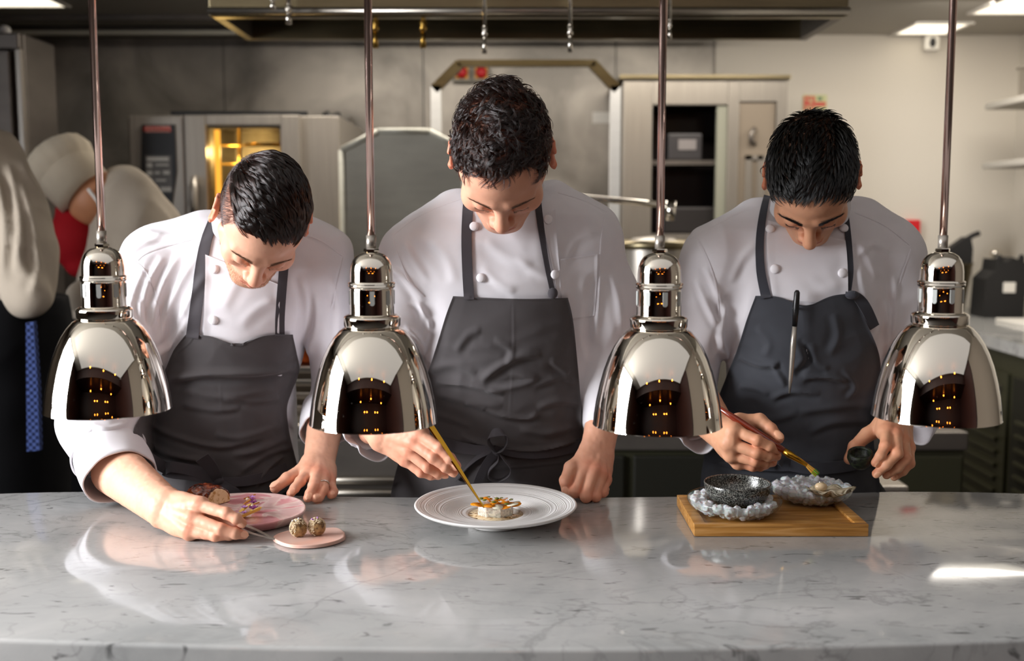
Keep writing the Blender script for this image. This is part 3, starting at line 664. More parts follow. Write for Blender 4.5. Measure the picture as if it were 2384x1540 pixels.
lamp(870, 586, 983, 'polished chrome heat lamp between the left chef and the central chef')
lamp(1530, 587, 988, 'polished chrome heat lamp between the central chef and the right chef')
lamp(2178, 585, 970, 'polished chrome heat lamp right of the right chef, nearest the side worktop')
# ------------------------------------------------------------------ implicit-surface modelling for figures
import openvdb
rng = np.random.default_rng(7)
LAT = rng.random((32, 32, 32)).astype(np.float32)*2-1
def vnoise(p, freq, seed=0):
    q = np.asarray(p)*freq+seed*7.31; i = np.floor(q).astype(int); f = q-i; f = f*f*(3-2*f)
    def L(a, b, c): return LAT[(i[:, 0]+a) % 32, (i[:, 1]+b) % 32, (i[:, 2]+c) % 32]
    x, y, z = f[:, 0], f[:, 1], f[:, 2]
    c00 = L(0, 0, 0)*(1-x)+L(1, 0, 0)*x; c10 = L(0, 1, 0)*(1-x)+L(1, 1, 0)*x
    c01 = L(0, 0, 1)*(1-x)+L(1, 0, 1)*x; c11 = L(0, 1, 1)*(1-x)+L(1, 1, 1)*x
    return (c00*(1-y)+c10*y)*(1-z)+(c01*(1-y)+c11*y)*z
def V3(v): return np.array([v[0], v[1], v[2]], np.float32)
class Field:
    def __init__(s, lo, hi, vox):
        s.lo = V3(lo); s.vox = vox; s.n = np.ceil((V3(hi)-s.lo)/vox).astype(int)+1
        s.d = np.full(tuple(s.n), 1.0, np.float32)
    def block(s, lo, hi):
        a = np.clip(np.floor((lo-s.lo)/s.vox).astype(int), 0, s.n); b = np.clip(np.ceil((hi-s.lo)/s.vox).astype(int)+1, 0, s.n)
        if np.any(b <= a): return None
        ax = [s.lo[i]+np.arange(a[i], b[i], dtype=np.float32)*s.vox for i in range(3)]
        g = np.meshgrid(*ax, indexing='ij', sparse=True)
        return tuple(slice(a[i], b[i]) for i in range(3)), g
    def op(s, lo, hi, fn, k, sub=False):
        m = k+4*s.vox
        r = s.block(V3(lo)-m, V3(hi)+m)
        if r is None: return s
        sl, g = r; d = fn(*g).astype(np.float32); o = s.d[sl]
        if sub: d = -d; h = np.maximum(k-np.abs(o-d), 0)/max(k, 1e-6); s.d[sl] = np.maximum(o, d)+h*h*k*.25
        else: h = np.maximum(k-np.abs(o-d), 0)/max(k, 1e-6); s.d[sl] = np.minimum(o, d)-h*h*k*.25
        return s
    def cone(s, a, b, ra, rb=None, k=.01, sub=False, fx=1.0):
        a = V3(a); b = V3(b); rb = ra if rb is None else rb; ba = b-a; L = max(float(ba@ba), 1e-12)
        def fn(x, y, z):
            t = np.clip(((x-a[0])*ba[0]+(y-a[1])*ba[1]+(z-a[2])*ba[2])/L, 0, 1)
            return np.sqrt((x-a[0]-t*ba[0])**2+(y-a[1]-t*ba[1])**2+(z-a[2]-t*ba[2])**2)-(ra+(rb-ra)*t)
        R = max(ra, rb); return s.op(np.minimum(a, b)-R, np.maximum(a, b)+R, fn, k, sub)
    def chain(s, pts, rs, k=.01, sub=False):
        for i in range(len(pts)-1): s.cone(pts[i], pts[i+1], rs[i], rs[i+1], k, sub)
        return s
    def ell(s, c, r, R=None, k=.01, sub=False):
        c = V3(c); r = V3(r); R = np.eye(3) if R is None else np.array(R)
        def fn(x, y, z):
            dx, dy, dz = x-c[0], y-c[1], z-c[2]
            q = [(R[0][i]*dx+R[1][i]*dy+R[2][i]*dz) for i in range(3)]
            k0 = np.sqrt(sum((q[i]/r[i])**2 for i in range(3))); k1 = np.sqrt(sum((q[i]/r[i]**2)**2 for i in range(3)))
            return k0*(k0-1)/np.maximum(k1, 1e-6)
        m = float(max(r)); return s.op(c-m, c+m, fn, k, sub)
    def stack(s, rows, p=2.3, k=.02):
        """torso: rows of (z, cx, cy, a, b)"""
        rows = sorted(rows); A = np.array(rows, np.float32)
        z0, z1 = A[0, 0], A[-1, 0]; am = A[:, 3].max(); bm_ = A[:, 4].max()
        def fn(x, y, z):
            zz = z[0, 0, :]; I = [np.interp(zz, A[:, 0], A[:, i])[None, None, :] for i in range(1, 5)]
            cx, cy, a, b = I
            e = ((np.abs(x-cx)/a)**p+(np.abs(y-cy)/b)**p)**(1/p); d = (e-1)*np.minimum(a, b)
            return np.maximum(d, np.maximum(z0-z, z-z1))
        return s.op((A[:, 1].min()-am, A[:, 2].min()-bm_, z0), (A[:, 1].max()+am, A[:, 2].max()+bm_, z1), fn, k)
    def halfspace(s, p, n):
        """keep the side the normal points away from"""
        p = V3(p); n = V3(Vector(n).normalized())
        g = s.block(s.lo, s.lo+s.n*s.vox)[1]
        s.d = np.maximum(s.d, (g[0]-p[0])*n[0]+(g[1]-p[1])*n[1]+(g[2]-p[2])*n[2]); return s
    def mesh(s):
        d = s.d; d[0] = d[-1] = 1; d[:, 0] = d[:, -1] = 1; d[:, :, 0] = d[:, :, -1] = 1
        g = openvdb.FloatGrid(1.0); g.copyFromArray(np.ascontiguousarray(np.clip(d, -.05, 1)).astype(np.float32))
        pts, quads = g.convertToQuads(0.0)
        v = np.array(pts, np.float64)*s.vox+s.lo; q = np.array(quads, np.int64)[:, ::-1].copy()
        # orientation check
        a, b, c, e = (v[q[:, i]] for i in range(4)); n = np.cross(c-a, e-b); 
        if ((a+b+c+e)/4*n).sum() < 0: q = q[:, ::-1].copy()
        return v, q
def normals(v, q):
    a, b, c, d = (v[q[:, i]] for i in range(4)); n = np.cross(c-a, d-b); N = np.zeros_like(v)
    for i in range(4): np.add.at(N, q[:, i], n)
    return N/np.maximum(np.linalg.norm(N, axis=1, keepdims=True), 1e-12)
def smooth(v, q, it=2, lam=.5):
    v = v.copy()
    e = np.concatenate([q[:, [0, 1]], q[:, [1, 2]], q[:, [2, 3]], q[:, [3, 0]]])
    cnt = np.zeros(len(v)); np.add.at(cnt, e[:, 0], 1); np.add.at(cnt, e[:, 1], 1)
    for _ in range(it):
        a = np.zeros_like(v); np.add.at(a, e[:, 0], v[e[:, 1]]); np.add.at(a, e[:, 1], v[e[:, 0]])
        v = v*(1-lam)+lam*a/np.maximum(cnt, 1)[:, None]
    return v
def smin(a, b, k): h = max(k-abs(a-b), 0)/k; return min(a, b)-h*h*k*.25
def seg_dist(px, py, pts, closed=False):
    """distance to a pixel polyline, signed side, and 0..1 position"""
    best = np.full(px.shape, 1e9); sg = np.zeros(px.shape); tt = np.zeros(px.shape); n = len(pts)-1
    for i in range(n):
        ax, ay = pts[i]; bx, by = pts[i+1]; dx, dy = bx-ax, by-ay; L = dx*dx+dy*dy
        t = np.clip(((px-ax)*dx+(py-ay)*dy)/L, 0, 1); ex, ey = px-ax-t*dx, py-ay-t*dy
        d = np.hypot(ex, ey); m = d < best
        best = np.where(m, d, best); sg = np.where(m, np.sign(dx*ey-dy*ex), sg); tt = np.where(m, (i+t)/n, tt)
    return best, sg, tt
def smooth_line(pts, n=6):
    return [(p.x, p.y) for p in bezier([(a, b, 0) for a, b in pts], n)]
def folds(v, N, lst, ycull=None):
    """v displaced along N by cloth folds; lst of (pixel polyline, width px, height m)"""
    px, py = project(v); out = np.zeros(len(v))
    facing = np.clip(-(N[:, 1])*1.5+.2, 0, 1)
    for pts, wd, h in lst:
        line = smooth_line(pts); x0 = min(a for a, b in line)-4*wd; x1 = max(a for a, b in line)+4*wd; y0 = min(b for a, b in line)-4*wd; y1 = max(b for a, b in line)+4*wd
        m = (px > x0) & (px < x1) & (py > y0) & (py < y1)
        if not m.any(): continue
        d, s_, t_ = seg_dist(px[m], py[m], line); sd = d*s_
        pr = np.exp(-(sd/wd)**2)-.55*np.exp(-((sd-1.7*wd)/(1.1*wd))**2)
        env = np.clip(np.minimum(t_, 1-t_)*5, 0, 1)**.8
        env = np.where((t_ <= 0) | (t_ >= 1), np.exp(-(d/wd)**2)*0, env)
        out[m] += h*pr*env*facing[m]
    return v+N*out[:, None]
def cloth_noise(v, N, amp, dirs, seed=0):
    """soft directional creases"""
    out = np.zeros(len(v))
    for i, (d, f, a) in enumerate(dirs):
        d = np.array(d, float); d /= np.linalg.norm(d)
        wv = v+.03*np.stack([vnoise(v, 9, seed+i+k) for k in range(3)], 1)
        q = wv-(wv@d)[:, None]*d[None]*.78
        n_ = vnoise(q, f, seed+i*3+1); out += a*(1-2*np.abs(n_))*(.45+.55*np.clip(vnoise(v, 6, seed+40+i)*1.5+.4, 0, 1))
    return v+N*(out*amp)[:, None]
def set_col(me, col):
    a = me.color_attributes.new('tint', 'FLOAT_COLOR', 'POINT')
    c = np.ones((len(me.vertices), 4), np.float32); c[:, :3] = col; a.data.foreach_set('color', c.ravel())
def skin_mat(name, base, rough=.50):
    t = pbr(name, base, rough, 0, .32)
    at = t.n('ShaderNodeVertexColor', _layer_name='tint')
    n = t.noise(t.coords(), 120, 3); n2 = t.noise(t.coords(), 28, 4)
    r = t.ramp([(.3, (.93, .90, .89)), (.7, (1.04, 1.04, 1.04))], n2, 0)
    c = t.n('ShaderNodeMixRGB', _blend_type='MULTIPLY'); c.inputs[0].default_value = 1; c.inputs[1].default_value = lin(base)
    t.l(at, 0, c, 2); c2 = t.n('ShaderNodeMixRGB', _blend_type='MULTIPLY'); c2.inputs[0].default_value = 1; t.l(c, 0, c2, 1); t.l(r, 0, c2, 2)
    t.l(c2, 0, t.b, 'Base Color')
    t.b.inputs['Subsurface Weight'].default_value = .12; t.b.inputs['Subsurface Radius'].default_value = (.012, .004, .002); t.b.inputs['Subsurface Scale'].default_value = .6
    t.bump(n, 0, .35, .0008)
    return t.m
def hair_mat(name, col, rough=.28, mel=None, red=.5):
    t = NT(name)
    if mel is None:
        t.b.inputs['Base Color'].default_value = lin(col); t.b.inputs['Roughness'].default_value = rough; return t.m
    h = t.n('ShaderNodeBsdfHairPrincipled', _model='CHIANG', _parametrization='MELANIN')
    h.inputs['Melanin'].default_value = mel; h.inputs['Melanin Redness'].default_value = red
    h.inputs['Roughness'].default_value = rough; h.inputs['Radial Roughness'].default_value = .35; h.inputs['Random Roughness'].default_value = .2
    t.l(h, 0, t.out, 0); return t.m
def add_curves(name, P_, R_, mat, parent):
    """P_: (n, k, 3) points in world space, R_: (n, k) radii"""
    n, k, _ = P_.shape; c = bpy.data.hair_curves.new(name); c.add_curves([k]*n)
    c.attributes['position'].data.foreach_set('vector', P_.astype(np.float32).ravel())
    ra = c.attributes.get('radius') or c.attributes.new('radius', 'FLOAT', 'POINT')
    ra.data.foreach_set('value', R_.astype(np.float32).ravel())
    o = bpy.data.objects.new(name, c); COL.objects.link(o); c.materials.append(mat)
    if parent is not None: o.parent = parent; o.matrix_parent_inverse = wm(parent).inverted()
    return o

# ---------------------------------------------------------------- head
def head_parts(F, T, q):
    """head in its own axes (x: picture right, -y: face, z: crown), T maps to field axes"""
    g = q.get
    fw = g('jaw', 1.0)
    F.ell((0, .014, .042), (.0745, .095, .083), k=.01)
    F.ell((0, -.030, .040), (.066, .064, .066), k=.02)
    F.ell((0, -.030, -.030), (.056*fw, .060, .078), k=.025)
    for s in (1, -1):
        F.cone((s*.056*fw, -.002, -.045), (s*.020, -.068, -.092), .017, .015, .022)
        F.ell((s*.046*fw, -.058, -.014), (.021, .024, .020), k=.022)
        F.cone((s*.012, -.090, .026), (s*.044, -.074, .030), .0095, .009, .014)
    F.ell((0, -.071, -.094), (.024, .018, .017), k=.018)
    F.ell((0, -.069, -.060), (.029, .026, .030), k=.02)
    for s in (1, -1):
        F.ell((s*.031, -.101, .006), (.019, .016, .013), k=.012, sub=True)
        F.ell((s*.0315, -.0745, .004), (.0150, .0165, .0125), k=.003)          # lowered eyelid over the ball
        F.cone((s*.020, -.0885, -.0035), (s*.044, -.0800, -.0025), .0028, .0024, .003)
    nl = g('nose', 1.0)
    F.cone((0, -.086, .020), (0, -.102*nl-.002, -.022), .0090, .0110, .012)
    F.ell((0, -.104*nl-.002, -.030), (.0128, .0120, .0108), k=.006)
    for s in (1, -1):
        F.ell((s*.0135, -.096, -.034), (.0080, .0105, .0080), k=.005)
        F.ell((s*.0065, -.104, -.0415), (.0036, .0050, .004), k=.002, sub=True)
    F.cone((-.021, -.089, -.062), (0, -.0975, -.0585), .0036, .0052, .005); F.cone((.021, -.089, -.062), (0, -.0975, -.0585), .0036, .0052, .005)
    F.cone((-.018, -.089, -.0665), (0, -.0950, -.0690), .0042, .0062, .005); F.cone((.018, -.089, -.0665), (0, -.0950, -.0690), .0042, .0062, .005)
    F.cone((-.024, -.090, -.0640), (0, -.1015, -.0640), .0012, .0014, .002, True); F.cone((.024, -.090, -.0640), (0, -.1015, -.0640), .0012, .0014, .002, True)
    # ears
    eo = g('ear', 1.0)
    for s in (1, -1):
        R = Matrix.Rotation(s*math.radians(22*eo), 3, 'Z') @ Matrix.Rotation(math.radians(-8), 3, 'X')
        c = Vector((s*.0790, .012, .000))
        def W(x, y, z): return c+R@Vector((s*x, y, z))
        F.ell(c, (.0055, .0175, .029), R, k=.006)
        rim = [W(.004, -.010, -.020), W(.006, .006, -.018), W(.008, .017, .000), W(.008, .014, .020), W(.006, .000, .029), W(.004, -.013, .020)]
        F.chain(rim, [.0042, .0038, .0040, .0042, .0044, .0038], .003)
        F.ell(W(.010, -.001, .004), (.006, .0095, .016), R, k=.005, sub=True)
        F.ell(W(.003, -.006, -.026), (.0045, .0075, .0085), R, k=.005)
def lerp(a, b, t): return a+(b-a)*t
def sstep(a, b, x): t = np.clip((x-a)/(b-a), 0, 1); return t*t*(3-2*t)
def make_head(q):
    """returns world verts, quads, tint, transform"""
    rot = Matrix.Rotation(q['yaw'], 3, 'Z') @ Matrix.Rotation(q.get('roll', 0), 3, 'Y') @ Matrix.Rotation(q['pitch'], 3, 'X')
    c = Vector(q['c']); sc = q.get('scale', 1.0)
    F = Field((-.105, -.135, -.125), (.105, .15, .14), .0017)
    nb = rot.inverted() @ ((Vector(q['neck'])-c)/sc)
    head_parts(F, None, q)
    F2 = None
    # neck
    lo = np.minimum(V3(nb)-.08, F.lo); hi = np.maximum(V3(nb)+.08, F.lo+F.n*F.vox)
    big = Field(lo, hi, .0017); off = np.round((F.lo-big.lo)/F.vox).astype(int); big.lo = F.lo-off*F.vox
    big.d[off[0]:off[0]+F.n[0], off[1]:off[1]+F.n[1], off[2]:off[2]+F.n[2]] = F.d
    F = big
    F.cone((0, .035, -.035), nb, .052, .058, .02)
    v, f = F.mesh(); v = smooth(v, f, 1, .4)
    # tint
    x, y, z = v.T; ax = np.abs(x); col = np.ones((len(v), 3))
    def mixc(m, c_): 
        m = m[:, None]; col[:] = col*(1-m)+col*np.array(c_)[None]*m
    lips = np.exp(-((z+.0635)/.0075)**2)*sstep(.026, .018, ax)*sstep(-.083, -.091, y); mixc(lips*.8, (.80, .45, .45))
    nose = np.exp(-((x/.016)**2+((y+.104)/.018)**2+((z+.03)/.016)**2)); mixc(nose*q.get('flush', .6), (1.0, .72, .66))
    ear = sstep(.078, .083, ax)*sstep(-.03, -.02, y)*sstep(.05, .04, y)*sstep(.045, .035, np.abs(z)); mixc(ear*.8, (1.02, .66, .58))
    chk = np.exp(-(((ax-.045)/.022)**2+((y+.07)/.03)**2+((z+.02)/.022)**2)); mixc(chk*q.get('flush', .6), (1.0, .78, .72))
    eye = np.exp(-(((ax-.031)/.016)**2+((y+.085)/.02)**2+((z-.004)/.012)**2)); mixc(eye*.5, (.86, .72, .70))
    if q.get('stubble'):
        st = sstep(-.045, -.058, z)*sstep(.0, -.05, y)*(1-lips); mixc(st*q['stubble'], (.80, .68, .58))
    hl = q['hairline'](x, y, z); mixc(hl*q.get('scalp', .85), q.get('scalp_tint', (.35, .28, .25)))
    wv = (np.array(rot) @ (v.T*sc)).T+np.array(c)
    return wv, f, col, (np.array(rot), np.array(c), sc), (v, f, hl)
def strand_field(q, headdat, n_guides, n_hair, comb, length, lift, steps=9, curl=0.0, clump=.8, rad=.00022, seed=3, spread=1.0, frizz=.0, jitter=.35, sel=None):
    R, c, sc = headdat[0]; v, f, hl = headdat[1]
    r = np.random.default_rng(seed)
    N = normals(v, f)
    cen = v[f].mean(1); A = np.linalg.norm(np.cross(v[f[:, 2]]-v[f[:, 0]], v[f[:, 3]]-v[f[:, 1]]), axis=1); wt = A*hl[f].mean(1)**1.5
    if sel is not None: wt = wt*sel(cen)
    wt /= wt.sum()
    def sample(n):
        k = r.choice(len(f), n, p=wt); u = r.random((n, 4)); u /= u.sum(1, keepdims=True)
        return (v[f[k]]*u[:, :, None]).sum(1), N[f[k]].mean(1)
    sk_c = np.array([0, .012, .042]); sk_r = np.array([.075, .097, .084])
    def grow(p, n):
        m = len(p); L = length(p)*(1+jitter*(r.random(m)-.5)); d = comb(p, r); lf = lift(p)
        d = d-(d*n).sum(1)[:, None]*n; d /= np.maximum(np.linalg.norm(d, axis=1, keepdims=True), 1e-6)
        d = d*(1-lf)[:, None]+n*lf[:, None]; d /= np.linalg.norm(d, axis=1, keepdims=True)
        pts = [p.copy()]; step = (L/(steps-1))[:, None]; ph = r.random(m)*2*PI; cd_ = (r.random(m)-.5)*2
        h0 = .0015
        for s_ in range(1, steps):
            p = p+d*step
            w_ = (p-sk_c)/sk_r; rr = np.linalg.norm(w_, axis=1, keepdims=True); nn = (p-sk_c)/sk_r**2; nn /= np.linalg.norm(nn, axis=1, keepdims=True)
            # gravity-free bend back to the head surface
            d = d-nn*(.10+.35*np.clip((rr-1.05)*6, 0, 1))*(1-lf[:, None]*.75)
            if curl: 
                sd = np.cross(nn, d); d = d+sd*(curl*cd_)[:, None]+nn*(curl*.35*np.sin(ph+s_*1.1))[:, None]
            d /= np.linalg.norm(d, axis=1, keepdims=True)
            low = rr < 1.02+.012*s_/steps; p = np.where(low, sk_c+w_/rr*(1.02+.012*s_/steps)*sk_r, p)
            pts.append(p.copy())
        return np.stack(pts, 1)
    gp, gn = sample(n_guides); G = grow(gp, gn)
    hp, hn = sample(n_hair)
    idx = np.empty(n_hair, int)
    for i in range(0, n_hair, 2000):
        dd = ((hp[i:i+2000, None]-gp[None])**2).sum(2)
        idx[i:i+2000] = dd.argmin(1)
    t = np.linspace(0, 1, steps)[None, :, None]
    offs = (hp-gp[idx])[:, None, :]
    cl = clump*(t**.7)
    Pn = G[idx]+offs*(1-cl)
    # own length variation
    short = (.72+.28*r.random(n_hair))[:, None, None]
    Pn = hp[:, None, :]+(Pn-hp[:, None, :])*1.0
    ts = np.linspace(0, 1, steps)[None, :]*short[:, :, 0]*(steps-1); i0 = np.clip(ts.astype(int), 0, steps-2); fr = (ts-i0)[:, :, None]
    ar = np.arange(n_hair)[:, None]; Pn = Pn[ar, i0]*(1-fr)+Pn[ar, i0+1]*fr
    if frizz: Pn = Pn+(r.random(Pn.shape)-.5)*frizz*t
    W = (Pn.reshape(-1, 3)@R.T*sc+c).reshape(Pn.shape)
    rr = rad*(1-.75*np.linspace(0, 1, steps)[None]**2)*(.8+.4*r.random((n_hair, 1)))
    return W, rr
def short_hairs(headdat, region, dirfn, L, n, rad, seed=1, lift=.25):
    """brows, stubble, lashes: region(v)->weight, dirfn(v)->direction"""
    R, c, sc = headdat[0]; v, f, hl = headdat[1]; r = np.random.default_rng(seed); N = normals(v, f)
    cen = v[f].mean(1); A = np.linalg.norm(np.cross(v[f[:, 2]]-v[f[:, 0]], v[f[:, 3]]-v[f[:, 1]]), axis=1)
    wt = A*region(cen)*(N[f].mean(1)[:, 1] < .3); wt /= wt.sum(); k = r.choice(len(f), n, p=wt); u = r.random((n, 4)); u /= u.sum(1, keepdims=True)
    p = (v[f[k]]*u[:, :, None]).sum(1); nn = N[f[k]].mean(1); d = dirfn(p, r); d = d-(d*nn).sum(1)[:, None]*nn
    d /= np.maximum(np.linalg.norm(d, axis=1, keepdims=True), 1e-6); d = d+nn*lift+(r.random(d.shape)-.5)*.35; d /= np.linalg.norm(d, axis=1, keepdims=True)
    t = np.linspace(0, 1, 4)[None, :, None]; Ln = (L*(.7+.6*r.random(n)))[:, None, None]
    Pn = p[:, None]+d[:, None]*Ln*t-nn[:, None]*(Ln*t*t*.12)
    W = (Pn.reshape(-1, 3)@R.T*sc+c).reshape(Pn.shape)
    return W, np.full((n, 4), rad)*(1-.6*np.linspace(0, 1, 4)[None])

# ---------------------------------------------------------------- hands
def hand(h, vox=.0015):
    """h: dict elbow, wrist, fingers {i,m,r,p: [mcp,pip,dip,tip]}, thumb [cmc,mcp,ip,tip] as (px,py,Y)"""
    def W(t):
        p = P(*t)
        if p.y < 1.95 and abs(p.x) < .9: p.z = max(p.z, h.get('floor', CT+.0095))
        return p
    pts = [W(h['elbow']), W(h['wrist'])]+[W(x) for k in 'imrp' for x in h[k]]+[W(x) for x in h['t']]
    A = np.array([V3(p) for p in pts[1:]]); st = pts[0].lerp(pts[1], h.get('start', .45)); s = h.get('s', 1.0)
    lo = np.minimum(A.min(0), V3(st))-.045; hi = np.maximum(A.max(0), V3(st))+.045
    F = Field(lo, hi, vox)
    wr = W(h['wrist']); el = pts[0]
    kn = [W(h[k][0]) for k in 'imrp']; palmc = sum(kn, Vector())/4
    ax = (palmc-wr).normalized(); side = (kn[3]-kn[0]).normalized(); up = side.cross(ax).normalized()
    if up.z-up.y < 0: up = -up        # up = back of the hand
    if h.get('flipup'): up = -up
    # forearm: oval section that narrows to the wrist
    Rw = .0215*s*h.get('wristw', 1.0)
    for o in (-1, 1):
        F.cone(st+side*o*.010*s*h.get('arm', 1.0)**2, wr+side*o*.0085*s, .034*s*h.get('arm', 1.0), Rw, .012)
    F.cone(st, wr, .037*s*h.get('arm', 1.0), .020*s, .01)
    # palm
    for i, k in enumerate(kn):
        root = wr+side*((i-1.5)*.0105*s)+ax*.006
        r0, r1 = .0150*s, [.0125, .0128, .0120, .0108][i]*s
        F.cone(root, k-up*.004*s, r0, r1, .010)
    F.ell((wr+palmc)/2-up*.004*s, (.030*s, .030*s, .0135*s), [[side[i], ax[i], up[i]] for i in range(3)], k=.012)
    # knuckle tendons
    for i, k in enumerate(kn):
        F.cone(k+up*.0015*s, k+up*.0005*s+ax*.003, .0088*s, .0085*s, .006)
        F.cone(wr.lerp(k, .35)+up*.0125*s, k+up*.0045*s, .0022*s, .0042*s, .008)
    rr = {'i': (.0098, .0088, .0078, .0070), 'm': (.0100, .0090, .0080, .0070), 'r': (.0095, .0084, .0075, .0067), 'p': (.0086, .0075, .0066, .0060)}
    nails = []; tints = []
    for k in 'imrp':
        pp = [W(x) for x in h[k]]; r_ = [x*s for x in rr[k]]
        for j in range(3):
            a, b = pp[j], pp[j+1]
            F.cone(a, b, r_[j], r_[j+1], .0015 if j else .0035)
            mid = a.lerp(b, .5); 
        for j in (1, 2): F.ell(pp[j], (r_[j]*1.05,)*3, k=.003)
        # pad of the finger tip and nail
        d = (pp[3]-pp[2]).normalized(); bend = (pp[2]-pp[1]).normalized(); 
        u = (up-d*up.dot(d)); u = u.normalized() if u.length > .1 else up
        if h.get('nailup'): 
            w_ = Vector(h['nailup']); w_ = w_-d*w_.dot(d); u = w_.normalized()
        nails.append((pp[3]+u*(r_[3]*.55)-d*.001, d, u, r_[3]))
        tints += [(pp[0]+up*.008, .013), (pp[1], .013), (pp[3], .013)]
    tp = [W(x) for x in h['t']]; tr = [.0155*s, .0120*s, .0100*s, .0088*s]
    F.cone(wr.lerp(tp[0], .6), tp[0], .017*s, .0165*s, .012)
    for j in range(3): F.cone(tp[j], tp[j+1], tr[j], tr[j+1], .008 if j == 0 else .003)
    F.cone(tp[0], kn[0]-up*.006, .014*s, .0105*s, .010) if (tp[1]-kn[0]).length > .02 else None
    F.ell(tp[2], (.0104*s,)*3, k=.003)
    d = (tp[3]-tp[2]).normalized(); tu = Vector(h.get('tnail', tuple(-(palmc-tp[3]).normalized()))); tu = (tu-d*tu.dot(d)).normalized()
    nails.append((tp[3]+tu*(tr[3]*.55)-d*.0015, d, tu, tr[3]*1.1)); tints += [(tp[3], .014), (tp[2], .012)]
    for c_, d_, u_, r_ in nails:
        sd = d_.cross(u_).normalized()
        F.ell(c_+u_*r_*.55, (r_*.72, r_*1.0, r_*.28), [[sd[i], d_[i], u_[i]] for i in range(3)], k=.0012, sub=True)
        F.ell(c_+u_*r_*.33, (r_*.70, r_*.98, r_*.22), [[sd[i], d_[i], u_[i]] for i in range(3)], k=.0006)
    v, f = F.mesh(); v = smooth(v, f, 1, .35)
    N = normals(v, f)
    v = v+N*(.00035*vnoise(v, 160, 2))[:, None]
    col = np.ones((len(v), 3))
    for c_, r_ in tints:
        m = np.exp(-(((v-V3(c_))/r_)**2).sum(1))[:, None]*h.get('flush', .6); col = col*(1-m)+col*np.array([1.0, .70, .64])*m
    for c_, d_, u_, r_ in nails:
        q = v-V3(c_+u_*r_*.35); sd = d_.cross(u_).normalized()
        m = ((q@V3(sd)/(r_*.70))**2+(q@V3(d_)/(r_*.98))**2 < 1)&(np.abs(q@V3(u_)) < r_*.5); col[m] = (1.26, 1.28, 1.30)
    return v, f, col
def join_meshes(parts):
    vs, fs, cs, o = [], [], [], 0
    for v, f, c in parts: vs.append(v); fs.append(f+o); cs.append(c if c is not None else np.ones((len(v), 3))); o += len(v)
    return np.concatenate(vs), np.concatenate(fs), np.concatenate(cs)

